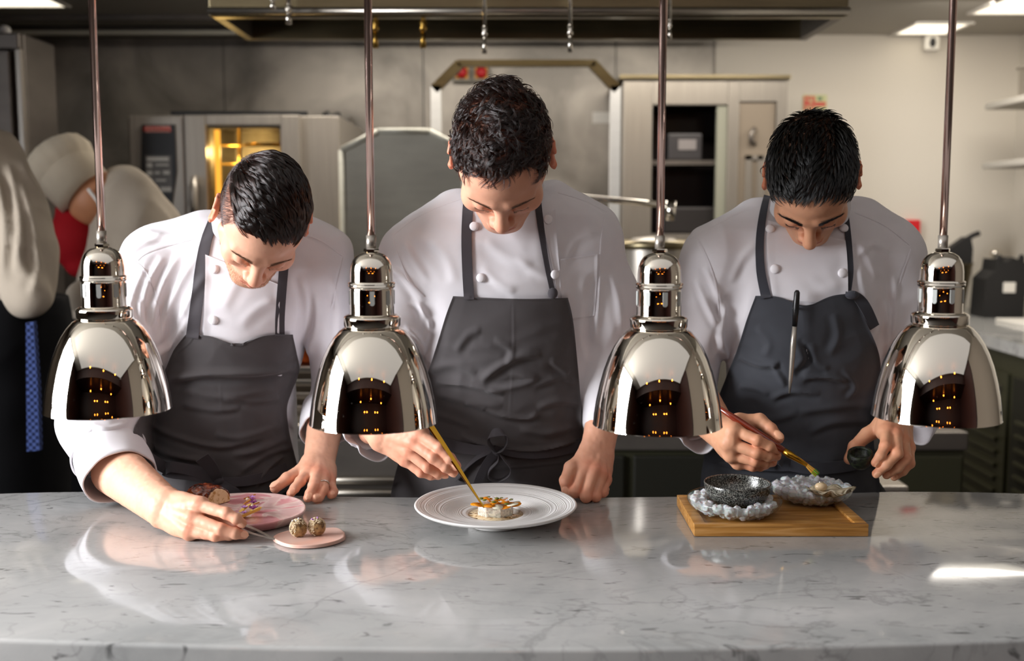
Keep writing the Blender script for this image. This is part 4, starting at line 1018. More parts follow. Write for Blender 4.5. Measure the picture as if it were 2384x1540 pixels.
# ---------------------------------------------------------------- cloth laid over a body
def bvh_of(v, q): return BVHTree.FromPolygons([tuple(x) for x in v], [tuple(x) for x in q])
def ray(bv, px, py):
    d = P(px, py, 1.0)-Vector((0, 0, CZ)); d.normalize(); best = None
    for b in bv:
        h = b.ray_cast(Vector((0, 0, CZ)), d)
        if h[0] is not None and (best is None or h[3] < best): best = h[3]
    return best, d
def drape(name, rows, nu, nv, bv, off, mat, parent, thick=.0022, it=6, fl=(), noise=0.0, seed=0, maxgap=.25, outward=True, keep=None, label=None, hem=None, wrap=0.0):
    """rows: [((xl,yl),(xr,yr)), ...] top to bottom in pixels of the reference view; lies on the surface below"""
    L = smooth_line([r[0] for r in rows], 8); Rr = smooth_line([r[1] for r in rows], 8)
    def res(l, n):
        l = np.array(l); s_ = np.r_[0, np.cumsum(np.hypot(*np.diff(l, axis=0).T))]; t = np.linspace(0, s_[-1], n); return np.stack([np.interp(t, s_, l[:, 0]), np.interp(t, s_, l[:, 1])], 1)
    def res2(l, n): 
        l = np.array(l); t = np.linspace(0, len(l)-1, n); i = np.arange(len(l)); return np.stack([np.interp(t, i, l[:, 0]), np.interp(t, i, l[:, 1])], 1)
    L = res2(L, nv); Rr = res2(Rr, nv); u = np.linspace(0, 1, nu)
    px = L[:, None, 0]*(1-u)+Rr[:, None, 0]*u; py = L[:, None, 1]*(1-u)+Rr[:, None, 1]*u
    if keep: py = py+keep(u[None, :]*np.ones((nv, 1)), np.linspace(0, 1, nv)[:, None]*np.ones((1, nu)))
    T = np.full(px.shape, np.nan); D = np.zeros(px.shape+(3,))
    for j in range(nv):
        for i in range(nu):
            t, d = ray(bv, px[j, i], py[j, i]); D[j, i] = d
            if t is not None: T[j, i] = t
    # gaps take the depth of the nearest covered place in the row, rows without any from the row above
    for j in range(nv):
        g = ~np.isnan(T[j])
        if g.any():
            med = np.median(T[j][g]); bad = g & (T[j] > med+maxgap); T[j][bad] = np.nan; g = ~np.isnan(T[j]); ii = np.arange(nu); T[j] = np.interp(ii, ii[g], T[j][g])
        elif j: T[j] = T[j-1]
    if np.isnan(T).any():
        for j in range(nv-2, -1, -1):
            if np.isnan(T[j]).any(): T[j] = T[j+1]
    def sm(A):
        B = np.pad(A, 1, mode='edge'); return (B[1:-1, 1:-1]*2+B[:-2, 1:-1]+B[2:, 1:-1]+B[1:-1, :-2]+B[1:-1, 2:])/6
    T0 = T.copy()
    for _ in range(it):
        T = sm(T)
        if outward: T = np.minimum(T, T0)
    for _ in range(2): T = sm(T)
    if wrap:
        e = np.clip(1-np.minimum(u, 1-u)/.06, 0, 1)**2; T = T+e[None]*wrap
    V = np.array([0, 0, CZ])+D*(T-off)[..., None]; v = V.reshape(-1, 3)
    idx = np.arange(nu*nv).reshape(nv, nu)
    f = np.stack([idx[:-1, :-1], idx[:-1, 1:], idx[1:, 1:], idx[1:, :-1]], -1).reshape(-1, 4)
    N = normals(v, f)
    if (N*D.reshape(-1, 3)).sum() > 0: N = -N; f = f[:, ::-1]
    if noise: v = cloth_noise(v, N, noise, [((1, 0, .3), 26, 1), ((.3, 0, 1), 20, .8), ((1, 0, -.5), 34, .5)], seed)
    if len(fl): v = folds(v, N, fl)
    if hem:
        w_ = hem; e = np.zeros((nv, nu)); hj = max(2, int(w_*nv)); hi_ = max(2, int(w_*nu*.8)); e[:hj] = 1; e[:, :hi_] = 1; e[:, -hi_:] = 1
        v = v+N*(e.reshape(-1)*.0009)[:, None]
    N = normals(v, f)
    n = len(v); v2 = v-N*thick; vv = np.concatenate([v, v2]); f2 = f[:, ::-1]+n
    bd = list(idx[0, :])+list(idx[1:, -1])+list(idx[-1, -2::-1])+list(idx[-2:0:-1, 0]); m = len(bd)
    sidef = np.array([(bd[i], bd[(i+1) % m], bd[(i+1) % m]+n, bd[i]+n) for i in range(m)])
    me = np_mesh(name, vv, np.concatenate([f, f2, sidef]))
    bm = bmesh.new(); bm.from_mesh(me); bmesh.ops.recalc_face_normals(bm, faces=bm.faces[:]); bm.to_mesh(me); bm.free()
    o = link(name, me, mat, parent, True, True, label); me.set_sharp_from_angle(angle=math.radians(55))
    return o, bvh_of(v, f)
def strip(pts, widths, n=8, rows=None):
    """pixel centreline -> drape rows"""
    ln = smooth_line(pts, n); out = []; m = len(ln)
    for i, (x, y) in enumerate(ln):
        a = ln[max(i-1, 0)]; b = ln[min(i+1, m-1)]; dx, dy = b[0]-a[0], b[1]-a[1]; L = math.hypot(dx, dy); nx, ny = -dy/L, dx/L
        t = i/(m-1)*(len(widths)-1); k = min(int(t), len(widths)-2) if len(widths) > 1 else 0
        w_ = widths[k]+(widths[min(k+1, len(widths)-1)]-widths[k])*(t-k); out.append(((x-nx*w_/2, y-ny*w_/2), (x+nx*w_/2, y+ny*w_/2)))
    return out
def ribbon3(name, pts, w, up, mat, parent, thick=.0012, n=8, twist=None):
    """free cloth ribbon through world points; up gives the width direction (one or a list)"""
    pts = [Vector(p) for p in pts]; c = bezier(pts, n); m = len(c); ups = up if isinstance(up, list) else [up]*len(pts)
    uu = bezier([Vector(x) for x in ups], n); ws = w if isinstance(w, list) else [w]*2; vs = []; fs = []
    for i, p in enumerate(c):
        tg = (c[min(i+1, m-1)]-c[max(i-1, 0)]).normalized(); u_ = uu[i]-tg*uu[i].dot(tg); u_.normalize(); nn = tg.cross(u_)
        t = i/(m-1)*(len(ws)-1); k = min(int(t), len(ws)-2); w_ = ws[k]+(ws[k+1]-ws[k])*(t-k)
        for a, b in ((-1, 1), (-.9, 1.0), (.9, 1.0), (1, 1), (1, -1), (-1, -1)): vs.append(p+u_*a*w_/2+nn*b*thick/2)
    for i in range(m-1):
        for k in range(6): fs.append((i*6+k, i*6+(k+1) % 6, (i+1)*6+(k+1) % 6, (i+1)*6+k))
    fs.append(tuple(range(5, -1, -1))); fs.append(tuple((m-1)*6+k for k in range(6)))
    return MB().add(vs, fs).build(name, mat, parent, angle=45)
def button(px, py, bv, parent, r=.0088, mat=None):
    t, d = ray(bv, px, py)
    if t is None: return None
    p = Vector((0, 0, CZ))+d*t
    n = None
    for b in bv:
        h = b.ray_cast(Vector((0, 0, CZ)), d)
        if h[0] is not None: n = h[1]; break
    if n is None or n.dot(d) > 0: n = -d if n is None else -n
    o = MB().lathe([(0, 0), (r*.7, .0002), (r*.98, .0022), (r*.92, .0045), (r*.6, .0062), (0, .0068)], 24).build('button', mat or M['button'], None, smooth=True)
    M4 = n.to_track_quat('Z', 'Y').to_matrix().to_4x4(); M4.translation = p+n*.0005; o.data.transform(M4)
    o.parent = parent; o.matrix_parent_inverse = wm(parent).inverted(); return o
def core(shape):
    """unseen remainder of the body under the clothes"""
    F = Field(shape['lo'], shape['hi'], .009); shape['fn'](F); v, f = F.mesh(); return smooth(v, f, 1), f, None
def legs(F, cx, cy, zh, r=.085, sp=.095, foot=True):
    for s in (-1, 1):
        F.chain([(cx+s*sp, cy, zh), (cx+s*(sp+.01), cy, .50), (cx+s*(sp+.012), cy+.01, .10)], [r, r*.68, r*.48], .03)
        if foot: F.chain([(cx+s*(sp+.012), cy+.02, .06), (cx+s*(sp+.03), cy-.12, .035)], [.045, .035], .02)
# ------------------------------------------------------------------ the three chefs at the pass
def torso_rows(rows):
    out = []
    for py, xl_, xr_, Y, b in rows:
        a = P(xl_, py, Y); c = P(xr_, py, Y); out.append((a.z, (a.x+c.x)/2, Y, (c.x-a.x)/2, b))
    return out
def build_jacket(sp):
    rows = torso_rows(sp['rows']); pts = [P(*x) for arm in sp['arms'] for x in arm['pts']]
    A = np.array([V3(p) for p in pts]+[(r[1]-r[3], r[2]-r[4], r[0]) for r in rows]+[(r[1]+r[3], r[2]+r[4], r[0]) for r in rows])
    F = Field(A.min(0)-.085, A.max(0)+.085, .0036)
    F.stack(rows, 2.25, .01)
    for a, b, r in sp.get('shoulders', []): F.cone(P(*a), P(*b), r, None, .045)
    for e in sp.get('extra', []): F.ell(P(*e[0]), e[1], k=e[2])
    for arm in sp['arms']:
        p_ = [P(*x) for x in arm['pts']]; F.chain(p_, arm['r'], arm.get('k', .035))
    for arm in sp['arms']:
        p_ = [P(*x) for x in arm['pts']]; ax = (p_[-1]-p_[-2]).normalized(); e = p_[-1]
        # open sleeve end
        R = arm['r'][-1]; g = F.block(V3(e)-R*2.2, V3(e)+R*2.2)
        if g:
            sl, (x, y, z) = g; pl = (x-e.x)*ax.x+(y-e.y)*ax.y+(z-e.z)*ax.z
            near = np.sqrt((x-e.x)**2+(y-e.y)**2+(z-e.z)**2) < R*2.0
            F.d[sl] = np.where(near, np.maximum(F.d[sl], pl), F.d[sl])
        F.cone(e+ax*.03, e-ax*.05, R-.0045, R-.010, .002, True)
    for c, r in sp.get('cuts', []): F.ell(P(*c), r, k=.004, sub=True)
    v, f = F.mesh(); v = smooth(v, f, 2, .5); N = normals(v, f)
    v = cloth_noise(v, N, sp.get('noise', .0030), sp.get('noisedirs', [((.2, 0, 1), 15, 1), ((1, 0, .6), 18, .7), ((-1, 0, .7), 22, .5)]), sp['seed'])
    N = normals(smooth(v, f, 2), f); v = folds(v, N, sp['folds']); v = smooth(v, f, 1, .3)
    return v, f
def collar(parent, c, ax, rx, ry, h, gap=.55, lift=.0):
    """stand collar: open ring round the neck"""
    ax = Vector(ax).normalized(); X_ = Vector((1, 0, 0)); X_ = (X_-ax*X_.dot(ax)).normalized(); Y_ = ax.cross(X_)
    m = MB(); n = 56; vs = []; fs = []
    for i in range(n+1):
        a = -PI/2+gap/2+(2*PI-gap)*i/n
        for k, (rr, hh) in enumerate(((1, 0), (1.0, .5), (.94, 1), (.90, 1), (.955, .5), (.955, 0))):
            vs.append(Vector(c)+X_*math.cos(a)*rx*rr+Y_*math.sin(a)*ry*rr+ax*h*hh*(1.0+.10*math.sin(a)))
    for i in range(n):
        for k in range(6): fs.append((i*6+k, i*6+(k+1) % 6, (i+1)*6+(k+1) % 6, (i+1)*6+k))
    fs += [tuple(range(6)), tuple(n*6+k for k in range(5, -1, -1))]
    return MB().add(vs, fs).build('collar', M['jacket'], parent, angle=60)
def chef(sp):
    root = thing('person', sp['label'], 'person', (P(*sp['base']).x, sp['base'][2], 0))
    hd = make_head(sp['head'])
    parts = [(hd[0], hd[1], hd[2])]
    for h in sp['hands']: parts.append(hand(h))
    rows = torso_rows(sp['rows'])
    inner = [(r[0], r[1], r[2], max(r[3]-.02, .03), max(r[4]-.02, .03)) for r in rows]; zh = inner[-1][0]
    def fn(F):
        F.stack(inner, 2.2, .03)
        for arm in sp['arms']:
            p_ = [P(*x) for x in arm['pts']]; F.chain(p_, [max(r-.022, .024) for r in arm['r']], .03)
        cx, cy = inner[-1][1], inner[-1][2]; F.cone((cx, cy+.02, .95), (cx, cy+.02, .84), .075, .08, .05)
        legs(F, cx, cy+.02, .82, .07, .085)
    A = np.array([V3(P(*x)) for arm in sp['arms'] for x in arm['pts']]+[(r[1], r[2], r[0]) for r in rows])
    lo = A.min(0)-.2; hi = A.max(0)+.15; lo[2] = -.02
    parts.append(core({'lo': lo, 'hi': hi, 'fn': fn}))
    v, f, c = join_meshes(parts); me = np_mesh('body', v, f); set_col(me, c); link('body', me, sp['skin'], root)
    # jacket
    jv, jf = build_jacket(sp); jm = np_mesh('jacket', jv, jf); jo = link('jacket', jm, M['jacket'], root); jb = bvh_of(jv, jf)
    # trousers and shoes
    cx, cy = inner[-1][1], inner[-1][2]
    F = Field((cx-.26, cy-.2, .04), (cx+.26, cy+.2, 1.0), .009)
    for s in (-1, 1): F.cone((cx+s*.05, cy+.01, .93), (cx+s*.06, cy+.01, .84), .098, .105, .03); legs(F, cx, cy, .82, .10, .095, False)
    v, f = F.mesh(); v = smooth(v, f, 2); link('trousers', np_mesh('trousers', v, f), M['trousers'], root)
    for s in (-1, 1):
        F = Field((cx+s*.11-.08, cy-.22, -.01), (cx+s*.11+.08, cy+.12, .14), .006)
        F.chain([(cx+s*.107, cy+.04, .055), (cx+s*.12, cy-.08, .045), (cx+s*.13, cy-.14, .035)], [.05, .045, .038], .02); F.halfspace((0, 0, 0.001), (0, 0, -1))
        v, f = F.mesh(); link('shoe', np_mesh('shoe', smooth(v, f, 1), f), M['black'], root)
    return root, hd, jo, jb
def std_hairline(zs, ys=(-.12, -.085, -.065, -.045, -.028, -.008, .015, .03, .12), soft=.006, temple=.0, tx=.045):
    def fn(x, y, z):
        zt = np.interp(y, ys, zs)+temple*np.exp(-((np.abs(x)-tx)/.014)**2)*sstep(-.03, -.06, y)
        m = sstep(zt-soft, zt+soft, z+.004*vnoise(np.stack([x, y, z], 1), 90, 5))
        ear = (np.abs(x) > .0775)*(z < .033)*(y < .034)*(y > -.012)
        return m*(1-ear)
    return fn
def brow_region(x0=.012, x1=.050, arch=.006, th=.0042, z0=.0305):
    def fn(c):
        ax = np.abs(c[:, 0]); t = (ax-x0)/(x1-x0); zc_ = z0+arch*np.sin(np.clip(t, 0, 1)*PI*.8)-.002*t; w_ = th*(1-.55*np.clip(t, 0, 1))
        return (t > 0)*(t < 1)*np.exp(-((c[:, 2]-zc_)/w_)**2)*(c[:, 1] < -.04)
    return fn
def brow_dir(p, r): return np.stack([np.sign(p[:, 0]), np.full(len(p), .3), .35-.5*np.clip(np.abs(p[:, 0])-.03, 0, 1)*30], 1)
def lash_region(c):
    ax = np.abs(c[:, 0]); return np.exp(-((c[:, 2]+.0035)/.0018)**2)*(ax > .019)*(ax < .045)*(c[:, 1] < -.065)
def lash_dir(p, r): return np.stack([np.sign(p[:, 0])*.3, np.full(len(p), -1.0), np.full(len(p), -.7)], 1)

# ================= central chef
skin2 = skin_mat('skin_middle', 'DCA488')
h2 = dict(c=P(1169, 374, 1.80), pitch=math.radians(66), yaw=math.radians(-1), roll=math.radians(0), scale=1.0, neck=P(1178, 452, 1.985),
          hairline=std_hairline((.095, .092, .084, .050, .005, -.012, -.004, -.035, -.06), temple=.016), scalp_tint=(.12, .09, .08), flush=.5)
sp2 = dict(label='curly-haired man in white jacket and charcoal apron plating food at mid-counter', base=(1170, 1150, 2.11), head=h2, skin=skin2, seed=11,
    rows=[(452, 1110, 1262, 1.99, .045), (470, 1060, 1308, 1.99, .065), (500, 995, 1370, 1.99, .088), (560, 945, 1405, 1.995, .105), (650, 945, 1405, 2.005, .115),
          (750, 965, 1392, 2.03, .118), (850, 985, 1378, 2.06, .115), (950, 990, 1366, 2.085, .115), (1050, 970, 1370, 2.10, .12), (1150, 940, 1378, 2.11, .125), (1260, 930, 1390, 2.11, .125)],
    shoulders=[((1055, 497, 1.99), (968, 575, 1.99), .042), ((1290, 478, 1.99), (1368, 525, 1.99), .042)],
    arms=[dict(pts=[(962, 618, 1.99), (915, 740, 1.99), (852, 885, 2.005), (862, 1005, 1.89)], r=[.062, .061, .058, .046]),
          dict(pts=[(1366, 570, 1.99), (1406, 700, 2.01), (1428, 835, 2.05), (1404, 1000, 1.975)], r=[.061, .060, .055, .036])],
    hands=[dict(elbow=(835, 870, 2.0), wrist=(893, 1010, 1.835), start=.55, s=1.12,
                i=[(975, 1012, 1.79), (1024, 1044, 1.765), (1048, 1068, 1.76), (1063, 1085, 1.762)],
                m=[(962, 1030, 1.79), (1009, 1066, 1.765), (1038, 1088, 1.762), (1056, 1100, 1.768)],
                r=[(952, 1052, 1.80), (996, 1089, 1.785), (1020, 1102, 1.79), (1036, 1104, 1.80)],
                p=[(944, 1072, 1.815), (980, 1101, 1.805), (1003, 1108, 1.81), (1020, 1108, 1.82)],
                t=[(925, 1015, 1.84), (965, 1030, 1.84), (1015, 1058, 1.815), (1052, 1082, 1.79)]),
           dict(elbow=(1434, 835, 2.05), wrist=(1390, 1050, 1.945), start=.52, s=1.1, wristw=.96, arm=.74, tnail=(-.4, -1, .2),
                i=[(1362, 1090, 1.90), (1338, 1147, 1.872), (1352, 1160, 1.892), (1366, 1156, 1.912)],
                m=[(1383, 1096, 1.895), (1364, 1158, 1.865), (1374, 1162, 1.892), (1384, 1158, 1.915)],
                r=[(1400, 1106, 1.90), (1387, 1157, 1.872), (1394, 1160, 1.896), (1400, 1156, 1.915)],
                p=[(1410, 1118, 1.912), (1403, 1148, 1.885), (1407, 1153, 1.902), (1410, 1152, 1.92)],
                t=[(1366, 1068, 1.93), (1330, 1090, 1.90), (1317, 1120, 1.885), (1320, 1144, 1.885)])],
    folds=[([(885, 640), (930, 640), (975, 700), (990, 760)], 7, .005), ([(905, 620), (960, 660), (990, 705)], 6, .004), ([(940, 760), (975, 790), (1000, 850)], 6, .005),
           ([(955, 700), (990, 730), (1010, 780)], 6, .004), ([(1000, 660), (960, 600), (940, 560)], 8, .003), ([(965, 860), (990, 800), (1000, 740)], 7, .004),
           ([(1398, 640), (1392, 720), (1385, 800)], 9, .006), ([(1420, 640), (1440, 700), (1450, 780)], 8, .003), ([(1360, 640), (1350, 760), (1362, 850)], 9, .004),
           ([(1130, 560), (1180, 600), (1240, 620)], 12, .0025), ([(1120, 620), (1160, 660), (1200, 680)], 10, .0025), ([(1000, 560), (1040, 600), (1060, 660)], 12, .003),
           ([(925, 560), (935, 600), (955, 650), (985, 690)], 2.2, -.0012), ([(1395, 590), (1400, 640), (1398, 700), (1394, 770)], 2.2, -.0014), ([(890, 545), (940, 515), (1010, 485), (1080, 460)], 2.0, -.001), ([(1300, 450), (1360, 470), (1410, 498)], 2.0, -.001),
           ([(1200, 600), (1260, 640), (1300, 650)], 9, .002), ([(1310, 620), (1340, 560), (1390, 540)], 9, .002)])
r2, hd2, j2, jb2 = chef(sp2)
collar(r2, P(1176, 458, 1.945), (0, -.50, .87), .070, .062, .040, .5)
A2 = dict(fl=[([(1014, 890), (1092, 897), (1174, 918)], 7, .006), ([(1119, 888), (1160, 855), (1209, 830), (1260, 826)], 9, .006), ([(1180, 868), (1240, 880), (1215, 895), (1130, 912)], 8, .005),
              ([(1123, 950), (1170, 968), (1228, 974), (1252, 962)], 6, .006), ([(1010, 915), (1092, 935), (1170, 948)], 8, .004), ([(1280, 838), (1325, 872)], 8, .005),
              ([(1084, 938), (1130, 955)], 6, .004), ([(1195, 700), (1196, 800), (1190, 900), (1186, 990)], 2.6, .0005), ([(1240, 900), (1300, 880), (1345, 890)], 7, .004), ([(1250, 950), (1300, 935), (1350, 940)], 8, .004),
              ([(1150, 790), (1190, 815), (1180, 850)], 7, .003), ([(1070, 1015), (1150, 1040), (1250, 1048), (1350, 1025)], 5, .007), ([(1210, 1000), (1280, 1010), (1340, 990)], 8, .004),
              ([(1060, 820), (1090, 780), (1120, 770)], 9, .003), ([(1000, 860), (1060, 850), (1110, 870)], 10, .004), ([(985, 960), (1050, 975), (1100, 995)], 8, .004), ([(1060, 1085), (1160, 1092), (1340, 1075)], 2.2, .0014)])
ap2, ab2 = drape('apron', [((1055, 690), (1322, 694)), ((1038, 735), (1333, 740)), ((1012, 820), (1343, 830)), ((985, 900), (1349, 900)), ((965, 960), (1354, 960)), ((945, 1020), (1358, 1020)), ((930, 1070), (1360, 1070)), ((914, 1130), (1363, 1130)), ((905, 1190), (1368, 1190)), ((900, 1260), (1372, 1260))],
    110, 150, [jb2], .007, M['apron'], r2, it=40, fl=A2['fl'], noise=.0016, seed=3, keep=lambda u, t: 4*np.sin(u*PI)*(1-t)**8, hem=.022)
drape('apron_strap', strip([(1092, 452), (1088, 500), (1086, 560), (1088, 630), (1092, 698)], [24, 24, 24]), 8, 70, [jb2, ab2], .004, M['apron_strap'], r2, thick=.002, it=3)
drape('apron_strap', strip([(1250, 448), (1256, 500), (1264, 560), (1274, 620), (1288, 684)], [16, 15, 12, 12]), 6, 70, [jb2, ab2], .004, M['apron_strap'], r2, thick=.002, it=3)
drape('jacket_flap', [((1262, 505), (1293, 488)), ((1272, 560), (1297, 560)), ((1290, 640), (1304, 640)), ((1298, 694), (1306, 694))], 10, 60, [jb2], .0022, M['jacket'], r2, thick=.002, it=2, hem=.05)
drape('chest_pocket', [((1303, 604), (1391, 592)), ((1304, 650), (1390, 640)), ((1308, 700), (1388, 690)), ((1318, 745), (1384, 735))], 30, 40, [jb2], .0018, M['jacket'], r2, thick=.0016, it=2, hem=.05)
for bx, by in ((1120, 647), (1275, 512), (1104, 528), (1290, 640)): button(bx, by, [jb2], r2, .0085)
def on_cloth(b, px, py, off=.01):
    t, d = ray(b, px, py); return Vector((0, 0, CZ))+d*((t if t else 1.97)-off)
def seam(parent, bv, pts, w=3.0, off=.0012):
    drape('seam', strip(pts, [w, w]), 3, 60, bv, off, M['jacket'], parent, thick=.0016, it=0)
seam(r2, [jb2], [(913, 548), (925, 590), (950, 650), (985, 690)]); seam(r2, [jb2], [(1410, 500), (1400, 560), (1396, 640), (1392, 720)])
seam(r2, [jb2], [(918, 545), (960, 512), (1020, 482), (1075, 462)]); seam(r2, [jb2], [(1300, 448), (1360, 466), (1415, 494)])
# knot of the neck strap, bow of the waist tie
m = MB().sphere((0, 0, 0), .009, 14, 10, (1, .7, 1.1)); c_ = on_cloth([ab2, jb2], 1287, 683, .006)
MB().add([v+c_ for v in m.v], m.f).build('strap_knot', M['apron_strap'], r2, smooth=True)
O = lambda x, y, o=.012: on_cloth([ab2], x, y, o)
ribbon3('waist_tie', [O(1000, 1020, .004), O(1060, 1040, .005), O(1110, 1048, .006), O(1155, 1046, .008)], [.022, .020, .014], (0, .1, 1), M['apron_strap'], r2)
ribbon3('waist_tie', [O(1355, 1035, .004), O(1280, 1052, .005), O(1210, 1055, .006), O(1165, 1048, .008)], [.024, .022, .014], (0, .1, 1), M['apron_strap'], r2)
ribbon3('bow_loop', [O(1156, 1050, .010), O(1140, 1035, .02), O(1138, 1018, .03), O(1152, 1008, .034), O(1174, 1010, .03), O(1179, 1030, .024), O(1172, 1046, .016), O(1158, 1052, .010)], .018, [(0, 1, .2), (.2, 1, .2), (.3, 1, .4), (0, .8, .8), (-.4, .8, .4), (-.2, 1, 0), (0, 1, 0), (0, 1, 0)], M['apron_strap'], r2)
ribbon3('bow_loop', [O(1160, 1054, .010), O(1158, 1075, .018), O(1140, 1095, .024), O(1138, 1112, .026), O(1160, 1120, .026), O(1184, 1108, .024), O(1188, 1090, .02), O(1172, 1068, .014), O(1162, 1054, .010)], .018, [(0, 1, .1)]*9, M['apron_strap'], r2)
ribbon3('tie_tail', [O(1156, 1054, .008), O(1140, 1070, .008), O(1122, 1100, .008), O(1108, 1135, .008)], .016, [(1, .1, .3)]*4, M['apron_strap'], r2)
ribbon3('tie_tail', [O(1150, 1046, .008), O(1120, 1060, .008), O(1090, 1085, .008), O(1062, 1120, .008)], .011, [(.6, .1, .8)]*4, M['apron_strap'], r2)
m = MB().sphere(O(1159, 1050, .010), .010, 12, 8, (1.1, .8, .9)).build('tie_knot', M['apron_strap'], r2, smooth=True)
# hair
hm2 = hair_mat('dark_brown_hair', '3A2B20', .22, .90, .38)
def swirl(p, r):
    a = vnoise(p, 32, 4)*3.6+vnoise(p, 15, 9)*1.2; fwd = np.stack([.40*np.ones(len(p)), -1*np.ones(len(p)), .2*np.ones(len(p))], 1); sd = np.stack([np.ones(len(p)), np.zeros(len(p)), .3*np.ones(len(p))], 1)
    return fwd*np.cos(a)[:, None]+sd*np.sin(a)[:, None]
W_, R_ = strand_field(h2, hd2[3:], 2600, 24000, swirl, lambda p: np.interp(p[:, 2], [-.02, .03, .07], [.008, .016, .033]), lambda p: np.interp(p[:, 2], [0, .05], [.12, .36]), 9, curl=.38, clump=.55, rad=.00024, seed=5, jitter=.6)
add_curves('hair', W_, R_, hm2, r2)
bm2 = hair_mat('brow_brown', '6E5240', .5)
W_, R_ = short_hairs(hd2[3:], brow_region(.014, .050, .003, .0032, .0262), brow_dir, .0070, 520, .00011); add_curves('eyebrows', W_, R_, bm2, r2)
W_, R_ = short_hairs(hd2[3:], lash_region, lash_dir, .006, 240, .00012, lift=.1); add_curves('eyelashes', W_, R_, bm2, r2)
# ================= left chef
def cuff(parent, a, b, ra, rb, name='cuff', seed=0, wav=.0025, thick=.003, sq=1.0, mat=None, flare=.0):
    """turned-back sleeve cuff: open tube from a to b"""
    a = Vector(a); b = Vector(b); ax = (b-a).normalized(); X_ = Vector((1, 0, 0)); X_ = (X_-ax*X_.dot(ax)).normalized(); Y_ = ax.cross(X_)
    n = 72; m_ = 12; vs = []; fs = []; ph = seed*1.7
    ring = []
    for j in range(m_+1):
        t = j/m_; bulge = .0025*math.sin(t*PI); ring.append((t, ra+(rb-ra)*t+bulge, 0))
    ring += [(1.004, rb-thick*.6, 1)]+[(t, r-thick, 1) for t, r, _ in ring[::-1]]
    for t, r, _ in ring:
        c = a.lerp(b, t)
        for k in range(n):
            an = 2*PI*k/n; rr = r+wav*(math.sin(3*an+ph+2*t)*.7+math.sin(7*an+ph*2-3*t)*.25+math.sin(2*an+ph))*(.5+t)
            vs.append(c+X_*math.cos(an)*rr+Y_*math.sin(an)*rr*sq+ax*flare*math.sin(an+ph)*t)
    R = len(ring)
    for j in range(R):
        for k in range(n):
            fs.append((j*n+k, j*n+(k+1) % n, ((j+1) % R)*n+(k+1) % n, ((j+1) % R)*n+k))
    return MB().add(vs, fs).build(name, mat or M['jacket'], parent, smooth=True)
skin1 = skin_mat('skin_left', 'DEAA8E')
h1 = dict(c=P(608, 517, 1.88), pitch=math.radians(63), yaw=math.radians(21), roll=math.radians(9), scale=.955, neck=P(600, 520, 2.06), jaw=.97,
          hairline=std_hairline((.100, .097, .090, .060, .010, -.014, .004, -.030, -.055), temple=.014), scalp_tint=(.40, .35, .33), scalp=.75, stubble=.55, flush=.6)
